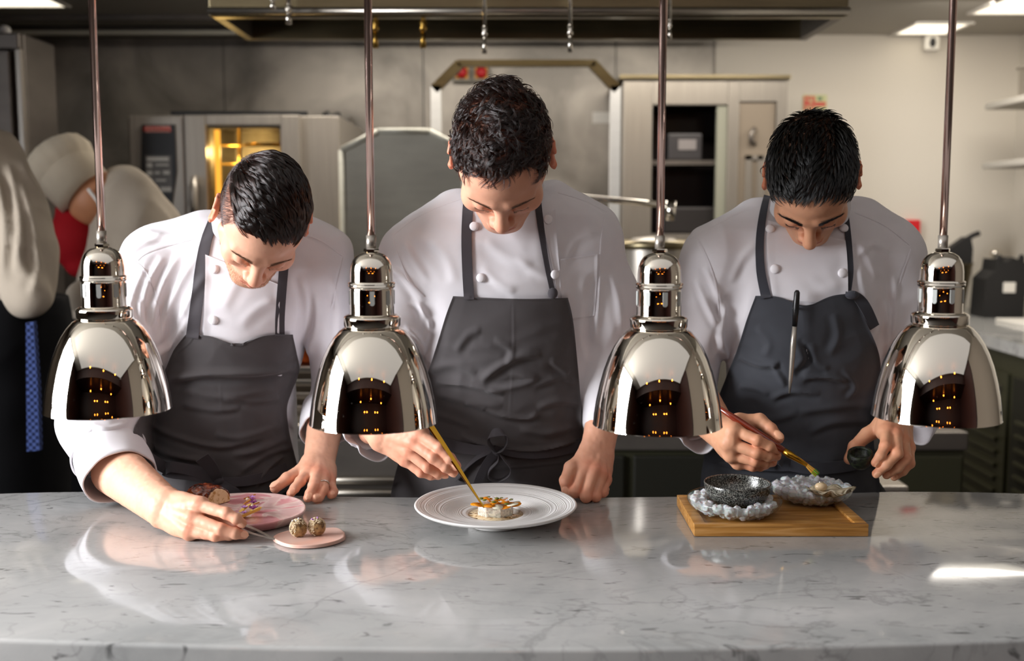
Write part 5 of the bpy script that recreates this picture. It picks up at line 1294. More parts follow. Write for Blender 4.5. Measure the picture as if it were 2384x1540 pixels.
sp1 = dict(label='man bending at the left of the counter, white jacket, slicked dark hair, rolled cuff', base=(540, 1150, 2.12), head=h1, skin=skin1, seed=23,
    rows=[(508, 530, 680, 2.075, .045), (528, 440, 740, 2.075, .068), (560, 375, 765, 2.075, .09), (620, 355, 785, 2.075, .108), (700, 368, 752, 2.08, .118),
          (800, 392, 706, 2.09, .118), (900, 380, 680, 2.10, .118), (1000, 352, 690, 2.11, .12), (1100, 350, 690, 2.115, .12), (1260, 350, 700, 2.12, .12)],
    shoulders=[((470, 545, 2.07), (365, 585, 2.06), .043), ((700, 560, 2.07), (762, 590, 2.07), .043)],
    arms=[dict(pts=[(362, 622, 2.05), (290, 800, 1.99), (230, 985, 1.935), (258, 1064, 1.885)], r=[.067, .066, .064, .057]),
          dict(pts=[(752, 645, 2.06), (778, 770, 2.09), (792, 885, 2.12), (762, 985, 2.05)], r=[.057, .053, .049, .045], k=.018)],
    hands=[dict(elbow=(228, 1058, 1.93), wrist=(382, 1182, 1.695), start=.30, s=1.04, floor=CT+.0125, arm=1.02, wristw=1.05,
                i=[(462, 1176, 1.655), (527, 1196, 1.635), (551, 1209, 1.63), (564, 1219, 1.634)],
                m=[(447, 1207, 1.645), (515, 1233, 1.625), (548, 1243, 1.625), (568, 1246, 1.632)],
                r=[(440, 1236, 1.642), (502, 1257, 1.628), (535, 1262, 1.632), (554, 1261, 1.64)],
                p=[(438, 1259, 1.645), (484, 1270, 1.637), (512, 1273, 1.640), (530, 1272, 1.646)],
                t=[(405, 1182, 1.70), (462, 1192, 1.70), (515, 1212, 1.675), (550, 1228, 1.655)], tnail=(0, 0, 1)),
           dict(elbow=(772, 900, 2.13), wrist=(742, 1082, 1.955), start=.42, s=1.08, arm=.78, wristw=.86, tnail=(0, -.3, 1),
                i=[(718, 1099, 1.918), (699, 1122, 1.888), (686, 1138, 1.875), (677, 1150, 1.866)],
                m=[(737, 1104, 1.912), (730, 1132, 1.876), (722, 1150, 1.864), (716, 1161, 1.857)],
                r=[(754, 1112, 1.915), (753, 1141, 1.880), (743, 1161, 1.868), (734, 1171, 1.860)],
                p=[(768, 1122, 1.925), (776, 1146, 1.900), (774, 1159, 1.888), (770, 1169, 1.88)],
                t=[(724, 1088, 1.945), (700, 1098, 1.925), (668, 1115, 1.90), (641, 1137, 1.885)])],
    folds=[([(480, 640), (440, 700), (400, 800)], 8, .005), ([(455, 600), (420, 660), (385, 740), (370, 800)], 8, .005), ([(420, 590), (385, 650), (360, 720), (350, 790)], 8, .006), ([(380, 600), (345, 660), (325, 740)], 8, .005),
           ([(340, 620), (310, 690), (295, 770)], 8, .004), ([(440, 740), (410, 790), (370, 825), (350, 830)], 7, .007), ([(330, 690), (350, 760), (370, 810)], 7, -.005), ([(300, 700), (325, 780), (350, 815)], 6, .005),
           ([(520, 720), (540, 680), (555, 650)], 10, .002), ([(560, 760), (600, 720), (640, 700)], 10, .003), ([(700, 640), (715, 720), (700, 800)], 9, .004), ([(740, 680), (735, 760), (715, 830)], 9, .005),
           ([(770, 640), (790, 720), (785, 800)], 8, .003), ([(330, 540), (400, 552), (470, 545)], 8, .003), ([(300, 595), (330, 570), (380, 548)], 6, .003),
           ([(200, 985), (250, 1000), (300, 985)], 7, .005), ([(170, 1000), (215, 1030), (280, 1020), (320, 1000)], 6, .006), ([(175, 1040), (230, 1060), (290, 1050)], 6, .004),
           ([(290, 595), (325, 620), (350, 660), (372, 720), (378, 790)], 2.2, -.0014), ([(318, 608), (345, 590), (420, 565), (480, 550)], 2.0, -.0012), ([(800, 600), (785, 650), (770, 720)], 2.2, -.0012), ([(700, 545), (760, 570), (800, 600)], 2.0, -.001)])
r1, hd1, j1, jb1 = chef(sp1)
collar(r1, P(585, 528, 2.0), (.05, -.55, .83), .070, .062, .042, .5)
wc = [P(250, 1050, 1.895), P(280, 1112, 1.835)]
cf = cuff(r1, wc[0], wc[0]+(wc[1]-wc[0])*1.02, .0605, .0595, seed=1, wav=.002, flare=.006)
cuff(cf, wc[0]-(wc[1]-wc[0])*.02, wc[0]+(wc[1]-wc[0])*.10, .0622, .0622, 'cuff_hem', seed=1, wav=.002)
cuff(r1, P(762, 950, 2.085), P(754, 1004, 2.025), .0475, .0465, seed=4, wav=.002)
ap1, ab1 = drape('apron', [((432, 780), (681, 779)), ((405, 815), (690, 820)), ((385, 860), (696, 860)), ((360, 910), (680, 910)), ((335, 960), (668, 950)), ((312, 1000), (672, 1000)), ((318, 1040), (682, 1045)), ((335, 1090), (692, 1090)), ((340, 1150), (696, 1150)), ((342, 1260), (700, 1260))],
    110, 150, [jb1], .007, M['apron'], r1, it=40, noise=.0016, seed=9, hem=.022, keep=lambda u, t: 24*np.exp(-((u-.48)/.18)**2)*(1-t)**10,
    fl=[([(395, 884), (480, 870), (600, 868), (692, 852)], 9, .012), ([(430, 905), (520, 925), (640, 905)], 9, .004), ([(520, 930), (600, 935), (650, 925)], 7, .004), ([(420, 940), (500, 955), (560, 950)], 7, .004),
        ([(340, 985), (420, 1020), (520, 1040), (640, 1010)], 7, .005), ([(325, 1020), (400, 1060), (500, 1075)], 7, .006), ([(500, 1010), (560, 1020), (650, 990)], 8, .004), ([(540, 1060), (600, 1050), (670, 1020)], 8, .004),
        ([(560, 1100), (620, 1060), (680, 1040)], 7, .005), ([(510, 860), (515, 950), (520, 1040)], 2.6, .0004), ([(395, 835), (440, 800), (450, 780)], 2.2, .001), ([(330, 1045), (400, 1085), (480, 1092)], 4, .005), ([(590, 1140), (625, 1090), (660, 1060)], 5, .005)])
drape('apron_strap', strip([(497, 512), (480, 560), (468, 620), (458, 700), (447, 788)], [22, 26, 27, 30]), 8, 80, [jb1, ab1], .004, M['apron_strap'], r1, thick=.002, it=3)
drape('apron_strap', strip([(662, 610), (656, 680), (652, 740), (652, 782)], [22, 22, 22]), 7, 60, [jb1, ab1], .004, M['apron_strap'], r1, thick=.002, it=3)
drape('jacket_flap', [((478, 593), (655, 665)), ((478, 640), (652, 690)), ((476, 700), (650, 730)), ((474, 800), (650, 800))], 30, 60, [jb1], .0024, M['jacket'], r1, thick=.002, it=3, hem=.04)
seam(r1, [jb1], [(320, 606), (345, 588), (410, 567), (478, 550)]); seam(r1, [jb1], [(290, 597), (330, 622), (358, 670), (374, 730), (378, 790)]); seam(r1, [jb1], [(800, 600), (788, 650), (772, 720)]); seam(r1, [jb1], [(700, 543), (750, 562), (798, 596)])
for bx, by in ((500, 628), (498, 745)): button(bx, by, [jb1], r1, .0088)
O1 = lambda x, y, o=.012: on_cloth([ab1], x, y, o)
ribbon3('waist_tie', [O1(330, 1055, .004), O1(390, 1092, .006), O1(450, 1102, .007), O1(500, 1118, .008)], [.024, .022, .014], (0, .1, 1), M['apron_strap'], r1)
ribbon3('waist_tie', [O1(668, 1088, .004), O1(620, 1110, .006), O1(560, 1122, .007), O1(512, 1120, .008)], [.020, .020, .014], (0, .1, 1), M['apron_strap'], r1)
ribbon3('bow_loop', [O1(505, 1120, .010), O1(450, 1108, .024), O1(400, 1102, .032), O1(386, 1096, .036), O1(400, 1088, .036), O1(455, 1098, .022), O1(506, 1118, .012)], .020, [(0, .2, 1)]*7, M['apron_strap'], r1)
ribbon3('tie_tail', [O1(508, 1122, .012), O1(500, 1105, .022), O1(485, 1082, .032), O1(470, 1066, .040)], [.016, .024, .026], [(1, .2, .5)]*4, M['apron_strap'], r1)
ribbon3('tie_tail', [O1(510, 1122, .010), O1(530, 1135, .012), O1(550, 1148, .014), O1(560, 1170, .014)], [.014, .016], [(1, .2, .5)]*4, M['apron_strap'], r1)
m = MB().sphere(O1(508, 1120, .010), .010, 12, 8, (1.1, .8, .9)).build('tie_knot', M['apron_strap'], r1, smooth=True)
# ring on the right-hand ring finger
a_, b_ = P(753, 1126, 1.896), P(753, 1130, 1.892); d_ = (P(753, 1141, 1.880)-P(754, 1112, 1.915)).normalized()
o = MB().lathe([(.0102, -.0016), (.0112, -.0012), (.0112, .0012), (.0102, .0016), (.0102, -.0016)], 32).build('finger_ring', M['chrome'], None, smooth=True)
m4 = d_.to_track_quat('Z', 'Y').to_matrix().to_4x4(); m4.translation = P(753.5, 1130, 1.893); o.data.transform(m4); o.parent = r1; o.matrix_parent_inverse = wm(r1).inverted()
hm1 = hair_mat('slick_black_hair', '211B18', .14, .88, .3)
def slick(p, r):
    a = vnoise(p, 26, 14)*.5; d = np.stack([.75+a, -1+0*a, -.05+0*a], 1); return d
top1 = lambda c_: sstep(.068, .084, c_[:, 2]-.004*(c_[:, 0] < 0))+.3*sstep(.03, .05, c_[:, 1])*sstep(.02, .05, c_[:, 2])
side1 = lambda c_: 1-.8*sstep(.078, .095, c_[:, 2])
W_, R_ = strand_field(h1, hd1[3:], 520, 22000, slick, lambda p: np.interp(p[:, 1], [-.09, -.05, .04, .1], [.022, .050, .072, .045]), lambda p: np.interp(p[:, 2], [.05, .10], [.12, .24]), 12, curl=.06, clump=.78, rad=.00022, seed=8, jitter=.3, sel=top1)
add_curves('hair', W_, R_, hm1, r1)
W_, R_ = strand_field(h1, hd1[3:], 1500, 12000, lambda p, r: np.stack([np.sign(p[:, 0])*.2, np.full(len(p), .5), -np.ones(len(p))], 1), lambda p: np.interp(p[:, 2], [-.01, .06], [.004, .013]), lambda p: np.full(len(p), .35), 5, clump=.1, rad=.00014, seed=9, sel=side1)
add_curves('short_side_hair', W_, R_, hair_mat('short_brown_hair', '3B2C22', .3, .85, .5), r1)
bm1 = hair_mat('brow_light_brown', '7A5A42', .5)
W_, R_ = short_hairs(hd1[3:], brow_region(.014, .050, .003, .0036, .0285), brow_dir, .0070, 480, .00011); add_curves('eyebrows', W_, R_, bm1, r1)
W_, R_ = short_hairs(hd1[3:], lash_region, lash_dir, .005, 200, .00010, lift=.1); add_curves('eyelashes', W_, R_, bm1, r1)
beard_r = lambda c_: sstep(-.046, -.056, c_[:, 2])*sstep(.0, -.03, c_[:, 1])*(1-np.exp(-((c_[:, 2]+.0635)/.006)**2)*(np.abs(c_[:, 0]) < .022))
W_, R_ = short_hairs(hd1[3:], beard_r, lambda p, r: np.stack([p[:, 0]*4, np.full(len(p), -.4), -np.ones(len(p))], 1), .0035, 2600, .00011, lift=.6); add_curves('stubble', W_, R_, hair_mat('ginger_stubble', 'A06A38', .5), r1)

# ================= right chef
skin3 = skin_mat('skin_right', 'D8A07E')
h3 = dict(c=P(1889, 424, 1.92), pitch=math.radians(66), yaw=math.radians(-15), roll=math.radians(0), scale=.955, neck=P(1885, 492, 2.06), jaw=.95, ear=.7,
          hairline=std_hairline((.096, .095, .087, .058, .006, -.022, -.006, -.038, -.06), temple=-.006, tx=.05), scalp_tint=(.08, .07, .07), flush=.45, nose=1.05)
sp3 = dict(label='man with short black hair, white jacket and slate apron, holding a brush at right', base=(1850, 1150, 2.12), head=h3, skin=skin3, seed=37,
    rows=[(478, 1812, 1962, 2.08, .045), (500, 1745, 2020, 2.075, .068), (535, 1680, 2065, 2.07, .09), (590, 1645, 2095, 2.07, .108), (680, 1658, 2075, 2.075, .115), (780, 1690, 2050, 2.085, .116),
          (880, 1695, 2035, 2.095, .116), (980, 1682, 2015, 2.105, .118), (1080, 1655, 2030, 2.11, .12), (1260, 1632, 2050, 2.115, .12)],
    shoulders=[((1760, 515, 2.07), (1665, 580, 2.06), .042), ((2010, 515, 2.07), (2085, 565, 2.07), .042)],
    arms=[dict(pts=[(1655, 618, 2.05), (1622, 750, 2.07), (1588, 890, 2.09), (1610, 985, 1.97)], r=[.061, .060, .056, .044]),
          dict(pts=[(2078, 610, 2.06), (2106, 740, 2.07), (2140, 860, 2.10), (2118, 955, 1.99)], r=[.060, .059, .055, .044])],
    hands=[dict(elbow=(1575, 880, 2.08), wrist=(1688, 1016, 1.85), start=.50, s=1.08, tnail=(.2, -1, .5),
                i=[(1712, 1002, 1.815), (1763, 1026, 1.79), (1792, 1040, 1.79), (1812, 1048, 1.795)],
                m=[(1700, 1032, 1.815), (1762, 1056, 1.79), (1790, 1063, 1.795), (1808, 1064, 1.805)],
                r=[(1706, 1060, 1.82), (1758, 1075, 1.80), (1783, 1079, 1.806), (1799, 1078, 1.815)],
                p=[(1722, 1078, 1.83), (1752, 1087, 1.82), (1770, 1088, 1.825), (1784, 1085, 1.832)],
                t=[(1722, 988, 1.845), (1768, 980, 1.835), (1794, 1000, 1.818), (1813, 1021, 1.806)]),
           dict(elbow=(2140, 855, 2.09), wrist=(2084, 975, 1.90), start=.50, s=1.08, tnail=(-.6, -1, .2),
                i=[(2064, 1004, 1.855), (2061, 1040, 1.82), (2050, 1062, 1.812), (2038, 1078, 1.815)],
                m=[(2085, 1012, 1.85), (2089, 1056, 1.812), (2064, 1083, 1.81), (2040, 1104, 1.815)],
                r=[(2103, 1026, 1.855), (2110, 1068, 1.82), (2090, 1090, 1.818), (2064, 1107, 1.825)],
                p=[(2116, 1044, 1.865), (2119, 1080, 1.838), (2102, 1098, 1.836), (2082, 1112, 1.84)],
                t=[(2058, 992, 1.90), (2020, 1012, 1.895), (1990, 1040, 1.885), (1977, 1070, 1.872)])],
    folds=[([(1620, 650), (1650, 720), (1672, 760)], 7, .006), ([(1640, 620), (1670, 680), (1685, 740)], 7, .005), ([(1672, 780), (1690, 830), (1700, 870)], 7, .006), ([(1690, 700), (1680, 760), (1672, 830)], 7, .005),
           ([(1700, 660), (1730, 600), (1760, 570)], 9, .003), ([(2060, 700), (2066, 780), (2060, 830)], 8, .006), ([(2080, 640), (2085, 720), (2078, 800)], 8, .004), ([(1990, 600), (2030, 570), (2070, 590)], 9, .004),
           ([(1880, 640), (1920, 670), (1960, 660)], 9, .002), ([(1800, 640), (1803, 680), (1806, 690)], 6, .003), ([(2000, 620), (2010, 680), (2030, 740)], 9, .003), ([(1990, 560), (2020, 600), (2040, 650)], 8, .003),
           ([(1625, 560), (1650, 610), (1668, 670), (1672, 740)], 2.2, -.0014), ([(1600, 560), (1660, 525), (1740, 488), (1790, 470)], 2.0, -.0012), ([(2122, 580), (2100, 640), (2082, 700), (2078, 780)], 2.2, -.0014), ([(2000, 500), (2060, 530), (2120, 575)], 2.0, -.001)])
r3, hd3, j3, jb3 = chef(sp3)
collar(r3, P(1884, 494, 2.0), (0, -.50, .87), .072, .064, .042, .5)
cuff(r3, P(1600, 950, 2.0), P(1622, 1008, 1.93), .046, .048, seed=2, wav=.006, flare=-.012)
cuff(r3, P(2128, 930, 2.02), P(2112, 975, 1.955), .045, .047, seed=5, wav=.005, flare=.008)
cuff(r2, P(858, 958, 1.94), P(866, 1014, 1.885), .046, .048, seed=6, wav=.006, flare=.008)
ap3, ab3 = drape('apron', [((1759, 689), (1990, 684)), ((1740, 740), (2012, 740)), ((1716, 815), (2042, 810)), ((1692, 875), (2050, 860)), ((1668, 940), (2042, 930)), ((1650, 1000), (2034, 1000)), ((1640, 1060), (2036, 1060)), ((1632, 1120), (2046, 1120)), ((1628, 1180), (2050, 1180)), ((1624, 1260), (2056, 1260))],
    110, 150, [jb3], .007, M['apron_blue'], r3, it=40, noise=.0018, seed=15, hem=.022, keep=lambda u, t: 26*np.exp(-((u-.50)/.20)**2)*(1-t)**10,
    fl=[([(1720, 830), (1770, 850), (1815, 848)], 7, .006), ([(1860, 790), (1885, 830), (1870, 860), (1850, 870)], 9, -.006), ([(1870, 880), (1920, 878), (1972, 888)], 6, .007), ([(1795, 930), (1840, 912), (1910, 918)], 7, .006),
        ([(1830, 900), (1810, 870), (1800, 850)], 6, .005), ([(1720, 900), (1760, 905), (1790, 920)], 7, .005), ([(1890, 800), (1900, 840), (1930, 860)], 7, .005), ([(1940, 730), (1950, 780), (1930, 830)], 9, .004),
        ([(1700, 960), (1780, 980), (1860, 960)], 9, .004), ([(1860, 960), (1930, 950), (2030, 940)], 9, .004), ([(1880, 1010), (1940, 985), (2030, 980)], 8, .004), ([(1760, 760), (1790, 800), (1780, 830)], 9, .003),
        ([(1640, 1075), (1800, 1092), (1900, 1090), (2040, 1078)], 5, .006), ([(1960, 860), (1990, 900), (1970, 930)], 6, .004)])
drape('apron_strap', strip([(1786, 455), (1776, 500), (1769, 560), (1771, 630), (1784, 694)], [15, 18, 20, 24]), 8, 80, [jb3, ab3], .004, M['strap_blue'], r3, thick=.002, it=3)
drape('apron_strap', strip([(1966, 475), (1974, 540), (1979, 600), (1980, 640), (1974, 690)], [13, 14, 14, 12]), 7, 70, [jb3, ab3], .004, M['strap_blue'], r3, thick=.002, it=3)
O3 = lambda x, y, o=.012: on_cloth([ab3, jb3], x, y, o)
ribbon3('strap_end', [O3(1984, 686, .014), O3(2000, 696, .016), O3(2018, 722, .014), O3(2036, 762, .012)], [.014, .020, .019], [(1, .1, .5)]*4, M['strap_blue'], r3, thick=.003)
m = MB().sphere(O3(1984, 687, .010), .010, 12, 8, (1.3, .8, .8)).build('strap_knot', M['strap_blue'], r3, smooth=True)
ribbon3('waist_tie', [O3(1640, 1062, .004), O3(1720, 1080, .005), O3(1800, 1084, .006), O3(1840, 1084, .006)], .022, (0, .1, 1), M['strap_blue'], r3)
ribbon3('waist_tie', [O3(1840, 1084, .008), O3(1900, 1092, .006), O3(1980, 1084, .005), O3(2036, 1070, .004)], .022, (0, .1, 1), M['strap_blue'], r3)
ribbon3('bow_loop', [O3(1800, 1086, .012), O3(1780, 1080, .02), O3(1786, 1070, .022), O3(1812, 1072, .02), O3(1822, 1082, .014)], .016, [(0, .3, 1)]*5, M['strap_blue'], r3)
drape('jacket_flap', [((1788, 514), (1968, 560)), ((1785, 560), (1972, 600)), ((1789, 620), (1974, 650)), ((1800, 696), (1974, 712))], 26, 60, [jb3], .0024, M['jacket'], r3, thick=.002, it=3, hem=.05)
seam(r3, [jb3], [(1625, 560), (1650, 610), (1668, 670), (1674, 740)]); seam(r3, [jb3], [(1620, 550), (1670, 520), (1730, 492), (1782, 474)]); seam(r3, [jb3], [(2122, 580), (2100, 640), (2084, 700), (2078, 780)]); seam(r3, [jb3], [(1990, 494), (2060, 525), (2118, 570)])
for bx, by in ((1793, 535), (1804, 627), (1963, 533), (1960, 636)): button(bx, by, [jb3], r3, .0090)
hm3 = hair_mat('short_black_hair', '0E0D0E', .2, 1.0, .2)
def fw(p, r):
    a = vnoise(p, 30, 24)*.9; return np.stack([np.sin(a)+.0, -np.cos(a), -.15+0*a], 1)+np.stack([p[:, 0]*3*(p[:, 2] < .06), 0*a, -1.2*(p[:, 2] < .04)], 1)
W_, R_ = strand_field(h3, hd3[3:], 1900, 24000, fw, lambda p: np.interp(p[:, 2], [-.03, .02, .06], [.007, .016, .031])*np.interp(p[:, 1], [-.09, -.04], [.62, 1]), lambda p: np.interp(p[:, 2], [0, .06], [.14, .36]), 8, curl=.06, clump=.62, rad=.00026, seed=31, jitter=.5)
add_curves('hair', W_, R_, hm3, r3)
bm3 = hair_mat('brow_black', '1A1412', .4)
W_, R_ = short_hairs(hd3[3:], brow_region(.013, .052, .004, .0036, .0280), brow_dir, .0080, 1100, .00013); add_curves('eyebrows', W_, R_, bm3, r3)
W_, R_ = short_hairs(hd3[3:], lash_region, lash_dir, .008, 300, .00014, lift=.1); add_curves('eyelashes', W_, R_, bm3, r3)
# ------------------------------------------------------------------ food and tools on the pass
def outline_plate(name, px, z0, z1, mat, label, cat, rim=.0025, taper=.86):
    pts = [PZ(x, y, z1) for x, y in smooth_line(px+[px[0]], 5)[:-1]]; n = len(pts); c = sum(pts, Vector())/n
    prof = [(0, z1-rim*.9), (.5, z1-rim*.9), (.88, z1-rim*.85), (.94, z1-rim*.4), (.975, z1), (.992, z1-.0004), (1.0, z1-.0018), (.99, z1-.004), (taper+.06, z0+.0015), (taper, z0), (0, z0)]
    vs = []; fs = []; idx = []
    for s_, z in prof:
        if s_ == 0: idx.append([len(vs)]*n); vs.append(Vector((c.x, c.y, z)))
        else:
            row = []
            for p in pts: row.append(len(vs)); q = c+(p-c)*s_; vs.append(Vector((q.x, q.y, z)))
            idx.append(row)
    for i in range(len(prof)-1):
        for k in range(n):
            q = []
            for x in (idx[i][k], idx[i][(k+1) % n], idx[i+1][(k+1) % n], idx[i+1][k]):
                if x not in q: q.append(x)
            fs.append(tuple(q))
    o = MB().add(vs, fs).build(name, mat, None, smooth=True); tag(o, label, cat); return o, c
t = pbr('pink_glaze', 'E0BDB6', .22)
n1 = t.noise(t.coords((1, 1, 1)), 16, 4, 1.2); r = t.ramp([(.40, lin('D9B7B4')), (.50, lin('E8CFC8')), (.56, lin('DC9FA2')), (.66, lin('CF8C92'))], n1, 0); t.l(r, 0, t.b, 'Base Color')
M['pink'] = t.m
t = pbr('pale_pink_stoneware', 'D9B5A6', .5)
n1 = t.noise(t.coords((1, 1, 1)), 14, 4, 1.0); r = t.ramp([(.4, lin('D4B3A6')), (.7, lin('DDA893'))], n1, 0); t.l(r, 0, t.b, 'Base Color'); t.bump(t.noise(t.coords(), 600, 2), 0, .2, .0005)
M['pink2'] = t.m
pl1, c1 = outline_plate('oval_plate', [(712, 1177), (709, 1190), (690, 1201), (650, 1213), (600, 1221), (560, 1222), (515, 1214), (480, 1202), (450, 1184), (445, 1166), (470, 1155), (520, 1150), (580, 1147), (640, 1149), (682, 1157), (702, 1165)], CT+.0006, .938, M['pink'], 'large pink and white marbled oval plate between the hands of the left chef', 'plate', .003, .82)
pl2, c2 = outline_plate('small_plate', [(803, 1240), (800, 1252), (775, 1262), (735, 1269), (690, 1270), (660, 1265), (638, 1254), (640, 1246), (660, 1238), (695, 1231), (745, 1230), (785, 1229)], CT+.0006, .9268, M['pink2'], 'small flat pale pink plate carrying two seed-coated balls', 'plate', .0006, .955)
# roasted slice with a dark glaze on the plate
pc = PZ(488, 1176, .936)+Vector((0, .006, .008))
R_ = Matrix.Rotation(math.radians(14), 3, 'Y')
sl = thing('glazed_meat_slice', 'dark glazed roast piece with a cream cut face on the marbled plate', 'roast', pc-Vector((0, 0, .01)))
def slab(r, off, cutx):
    F = Field(pc-Vector((.05, .04, .03)), pc+Vector((.05, .04, .04)), .0011)
    F.ell(pc+Vector((0, 0, off)), r, R_, k=.002); F.halfspace(pc+Vector((cutx, 0, 0)), (.82, -.57, .05)); F.halfspace((0, 0, .9362), (0, 0, -1))
    return F
F = slab((.040, .024, .0235), 0, .019); v, f = F.mesh(); v = smooth(v, f, 1)
t = pbr('cream_flesh', 'E6C99A', .45, 0, .4); n1 = t.noise(t.coords(), 130, 4); r = t.ramp([(.33, lin('B98A4A')), (.45, lin('E8CFA2')), (.8, lin('F0DDBB'))], n1, 0); t.l(r, 0, t.b, 'Base Color'); t.bump(n1, 0, .4, .001)
link('flesh', np_mesh('flesh', v, f), t.m, sl)
F = slab((.0425, .0262, .0262), 0, .0185); F.ell(pc+Vector((0, 0, -.004)), (.0412, .0248, .026), R_, k=.001, sub=True); F.halfspace((0, 0, .944), (0, 0, -1)); v, f = F.mesh(); N = normals(v, f); v = v+N*(.0012*vnoise(v, 220, 3))[:, None]
t = pbr('dark_glaze', '3A1208', .12, 0, .8); n1 = t.noise(t.coords(), 90, 4); r = t.ramp([(.35, lin('1E0A06')), (.55, lin('6E2A0E')), (.75, lin('A5521C'))], n1, 0); t.l(r, 0, t.b, 'Base Color')
link('dark_glaze', np_mesh('glaze', v, f), t.m, sl)
# garnish line
my = pbr('yellow_pickle', 'E2B85A', .3, 0, .5); my.b.inputs['Subsurface Weight'].default_value = .2; M['pickle'] = my.m
M['pickle2'] = pbr('amber_pickle', 'C98A36', .3).m; M['petal'] = pbr('purple_petal', '7A2A6E', .5).m; M['lilac'] = pbr('lilac_petal', 'B583C4', .5).m; M['dot'] = pbr('cream_dot', 'EFE3C0', .3).m
def onp(px, py, z=.9355): return PZ(px, py, z)
rr = random.Random(4)
for k, (px, py, s_, a, lb) in enumerate([(584, 1207, 1.5, .2, 'thick yellow pickled wedge at the near end of the garnish line'), (598, 1196, 1.1, -.5, 'pale yellow pickled shard pointing right on the marbled plate'), (572, 1193, 1.1, .9, 'yellow pickled shard pointing left on the marbled plate'), (592, 1184, 1.0, -.2, 'amber pickled sliver in the middle of the garnish line'), (578, 1176, .9, .6, 'small amber pickled sliver behind the middle flower'), (582, 1166, 1.0, 0, 'browned pickled shard at the far end of the garnish line')]):
    c = onp(px, py); s_ *= 1.35; L = .014*s_; m = MB()
    pts = []
    for u, v_, h_ in ((-.5, -.4, .004), (.55, -.1, .009), (.3, .35, .007), (-.4, .45, .002)):
        q = Vector((u*L*math.cos(a)-v_*L*.7*math.sin(a), u*L*math.sin(a)+v_*L*.7*math.cos(a), h_*s_)); pts.append(c+q)
    m.prism(pts, (0, 0, -.0022-.003*(k == 0)))
    o = m.build('pickled_slice', M['pickle'] if k in (0, 1, 2) else M['pickle2'], None); tag(o, lb, 'vegetable slice', 'pickled slices on the marbled plate')
    if k in (0,): pass
def flower(px, py, z, r, mat, lb, grp, name='edible_flower', petals=5, onpos=None):
    c = onpos or PZ(px, py, z); m = MB(); ph = rr.random()*6
    for q in range(petals):
        a = ph+2*PI*q/petals; d = Vector((math.cos(a), math.sin(a), .5)); s_ = Vector((-math.sin(a), math.cos(a), 0)); u = Vector((0, 0, 1))
        pts = [c, c+d*r*.6+s_*r*.38, c+d*r, c+d*r*.6-s_*r*.38]; m.prism(pts, u*r*.12)
    m.sphere(c+Vector((0, 0, r*.2)), r*.28, 8, 6)
    o = m.build(name, mat, None); tag(o, lb, 'flower', grp); return o
for k, (px, py, mt, r_, h_, lb) in enumerate([(589, 1186, 'petal', .0055, .010, 'dark purple petal cluster in the middle of the garnish line'), (569, 1184, 'lilac', .0045, .007, 'lilac floret left of the middle of the garnish line'), (590, 1172, 'petal', .0045, .010, 'dark purple floret near the far end of the garnish line'), (596, 1191, 'lilac', .004, .009, 'lilac floret right of the dark purple cluster'), (587, 1160, 'lilac', .004, .012, 'tiny lilac floret topping the far shard'), (568, 1196, 'lilac', .0035, .009, 'lilac floret on the left yellow shard'), (588, 1165, 'petal', .0035, .011, 'tiny dark floret on the far browned shard')]):
    flower(px, py, .9365+h_, r_*1.5, M[mt], lb, 'flowers on the marbled plate')
for px, py, h_, lb in ((576, 1171, .008, 'far cream dot on the garnish line'), (588, 1188, .009, 'near cream dot on the garnish line')):
    tag(MB().sphere(onp(px, py)+Vector((0, 0, h_-.002)), .0028, 12, 8).build('cream_dot', M['dot'], None, smooth=True), lb, 'cream dot', 'cream dots on the garnish line')
# seed-coated balls
msesame = pbr('sesame', 'DCC8A6', .5).m; t = pbr('ball_cut', '8E6A3C', .45); n1 = t.noise(t.coords(), 160, 4); r = t.ramp([(.35, lin('5E3F1E')), (.6, lin('B08C5A'))], n1, 0); t.l(r, 0, t.b, 'Base Color'); mball = t.m
for px, py, lb in ((694, 1252, 'left of two sesame-coated balls on the small pink plate'), (737, 1249, 'right of two sesame-coated balls with a purple flower on the small pink plate')):
    b0 = PZ(px, py, .9266); c = b0+Vector((0, .004, .0142)); th = thing('seed_coated_ball', lb, 'croquette', b0)
    m = MB().sphere(c, .0134, 28, 18, (1, .85, 1.08)); 
    for i, v_ in enumerate(m.v): d = (v_-c); m.v[i] = c+d*(1+.06*float(vnoise(np.array([v_[:]]), 260, 3)[0]))
    m.build('ball_body', mball, th, smooth=True)
    m = MB(); q = random.Random(int(px))
    for i in range(620):
        while True:
            d = Vector((q.gauss(0, 1), q.gauss(0, 1), q.gauss(0, 1))).normalized()
            if not (d.x > -.15 and d.y < -.25 and d.z < .55): break
        p_ = c+Vector((d.x*.0137, d.y*.0117, d.z*.0147)); a = d.orthogonal().normalized(); b_ = d.cross(a); an = q.random()*6; u = a*math.cos(an)+b_*math.sin(an)
        vs = [p_+u*.0016, p_+d.cross(u)*.0008, p_-u*.0016, p_-d.cross(u)*.0008, p_+d*.0008]; m.add(vs, [(0, 1, 4), (1, 2, 4), (2, 3, 4), (3, 0, 4), (3, 2, 1, 0)])
    o = m.build('sesame_seed', msesame, th); o['kind'] = 'stuff'
    s_ = MB()
    for i in range(3): s_.sphere(c+Vector((q.uniform(-.009, .009), -.005, .0135+q.uniform(-.003, .003))), .0016, 8, 6)
    s_.build('floret', M['lilac'] if px > 700 else M['white_plastic'], th, smooth=True)
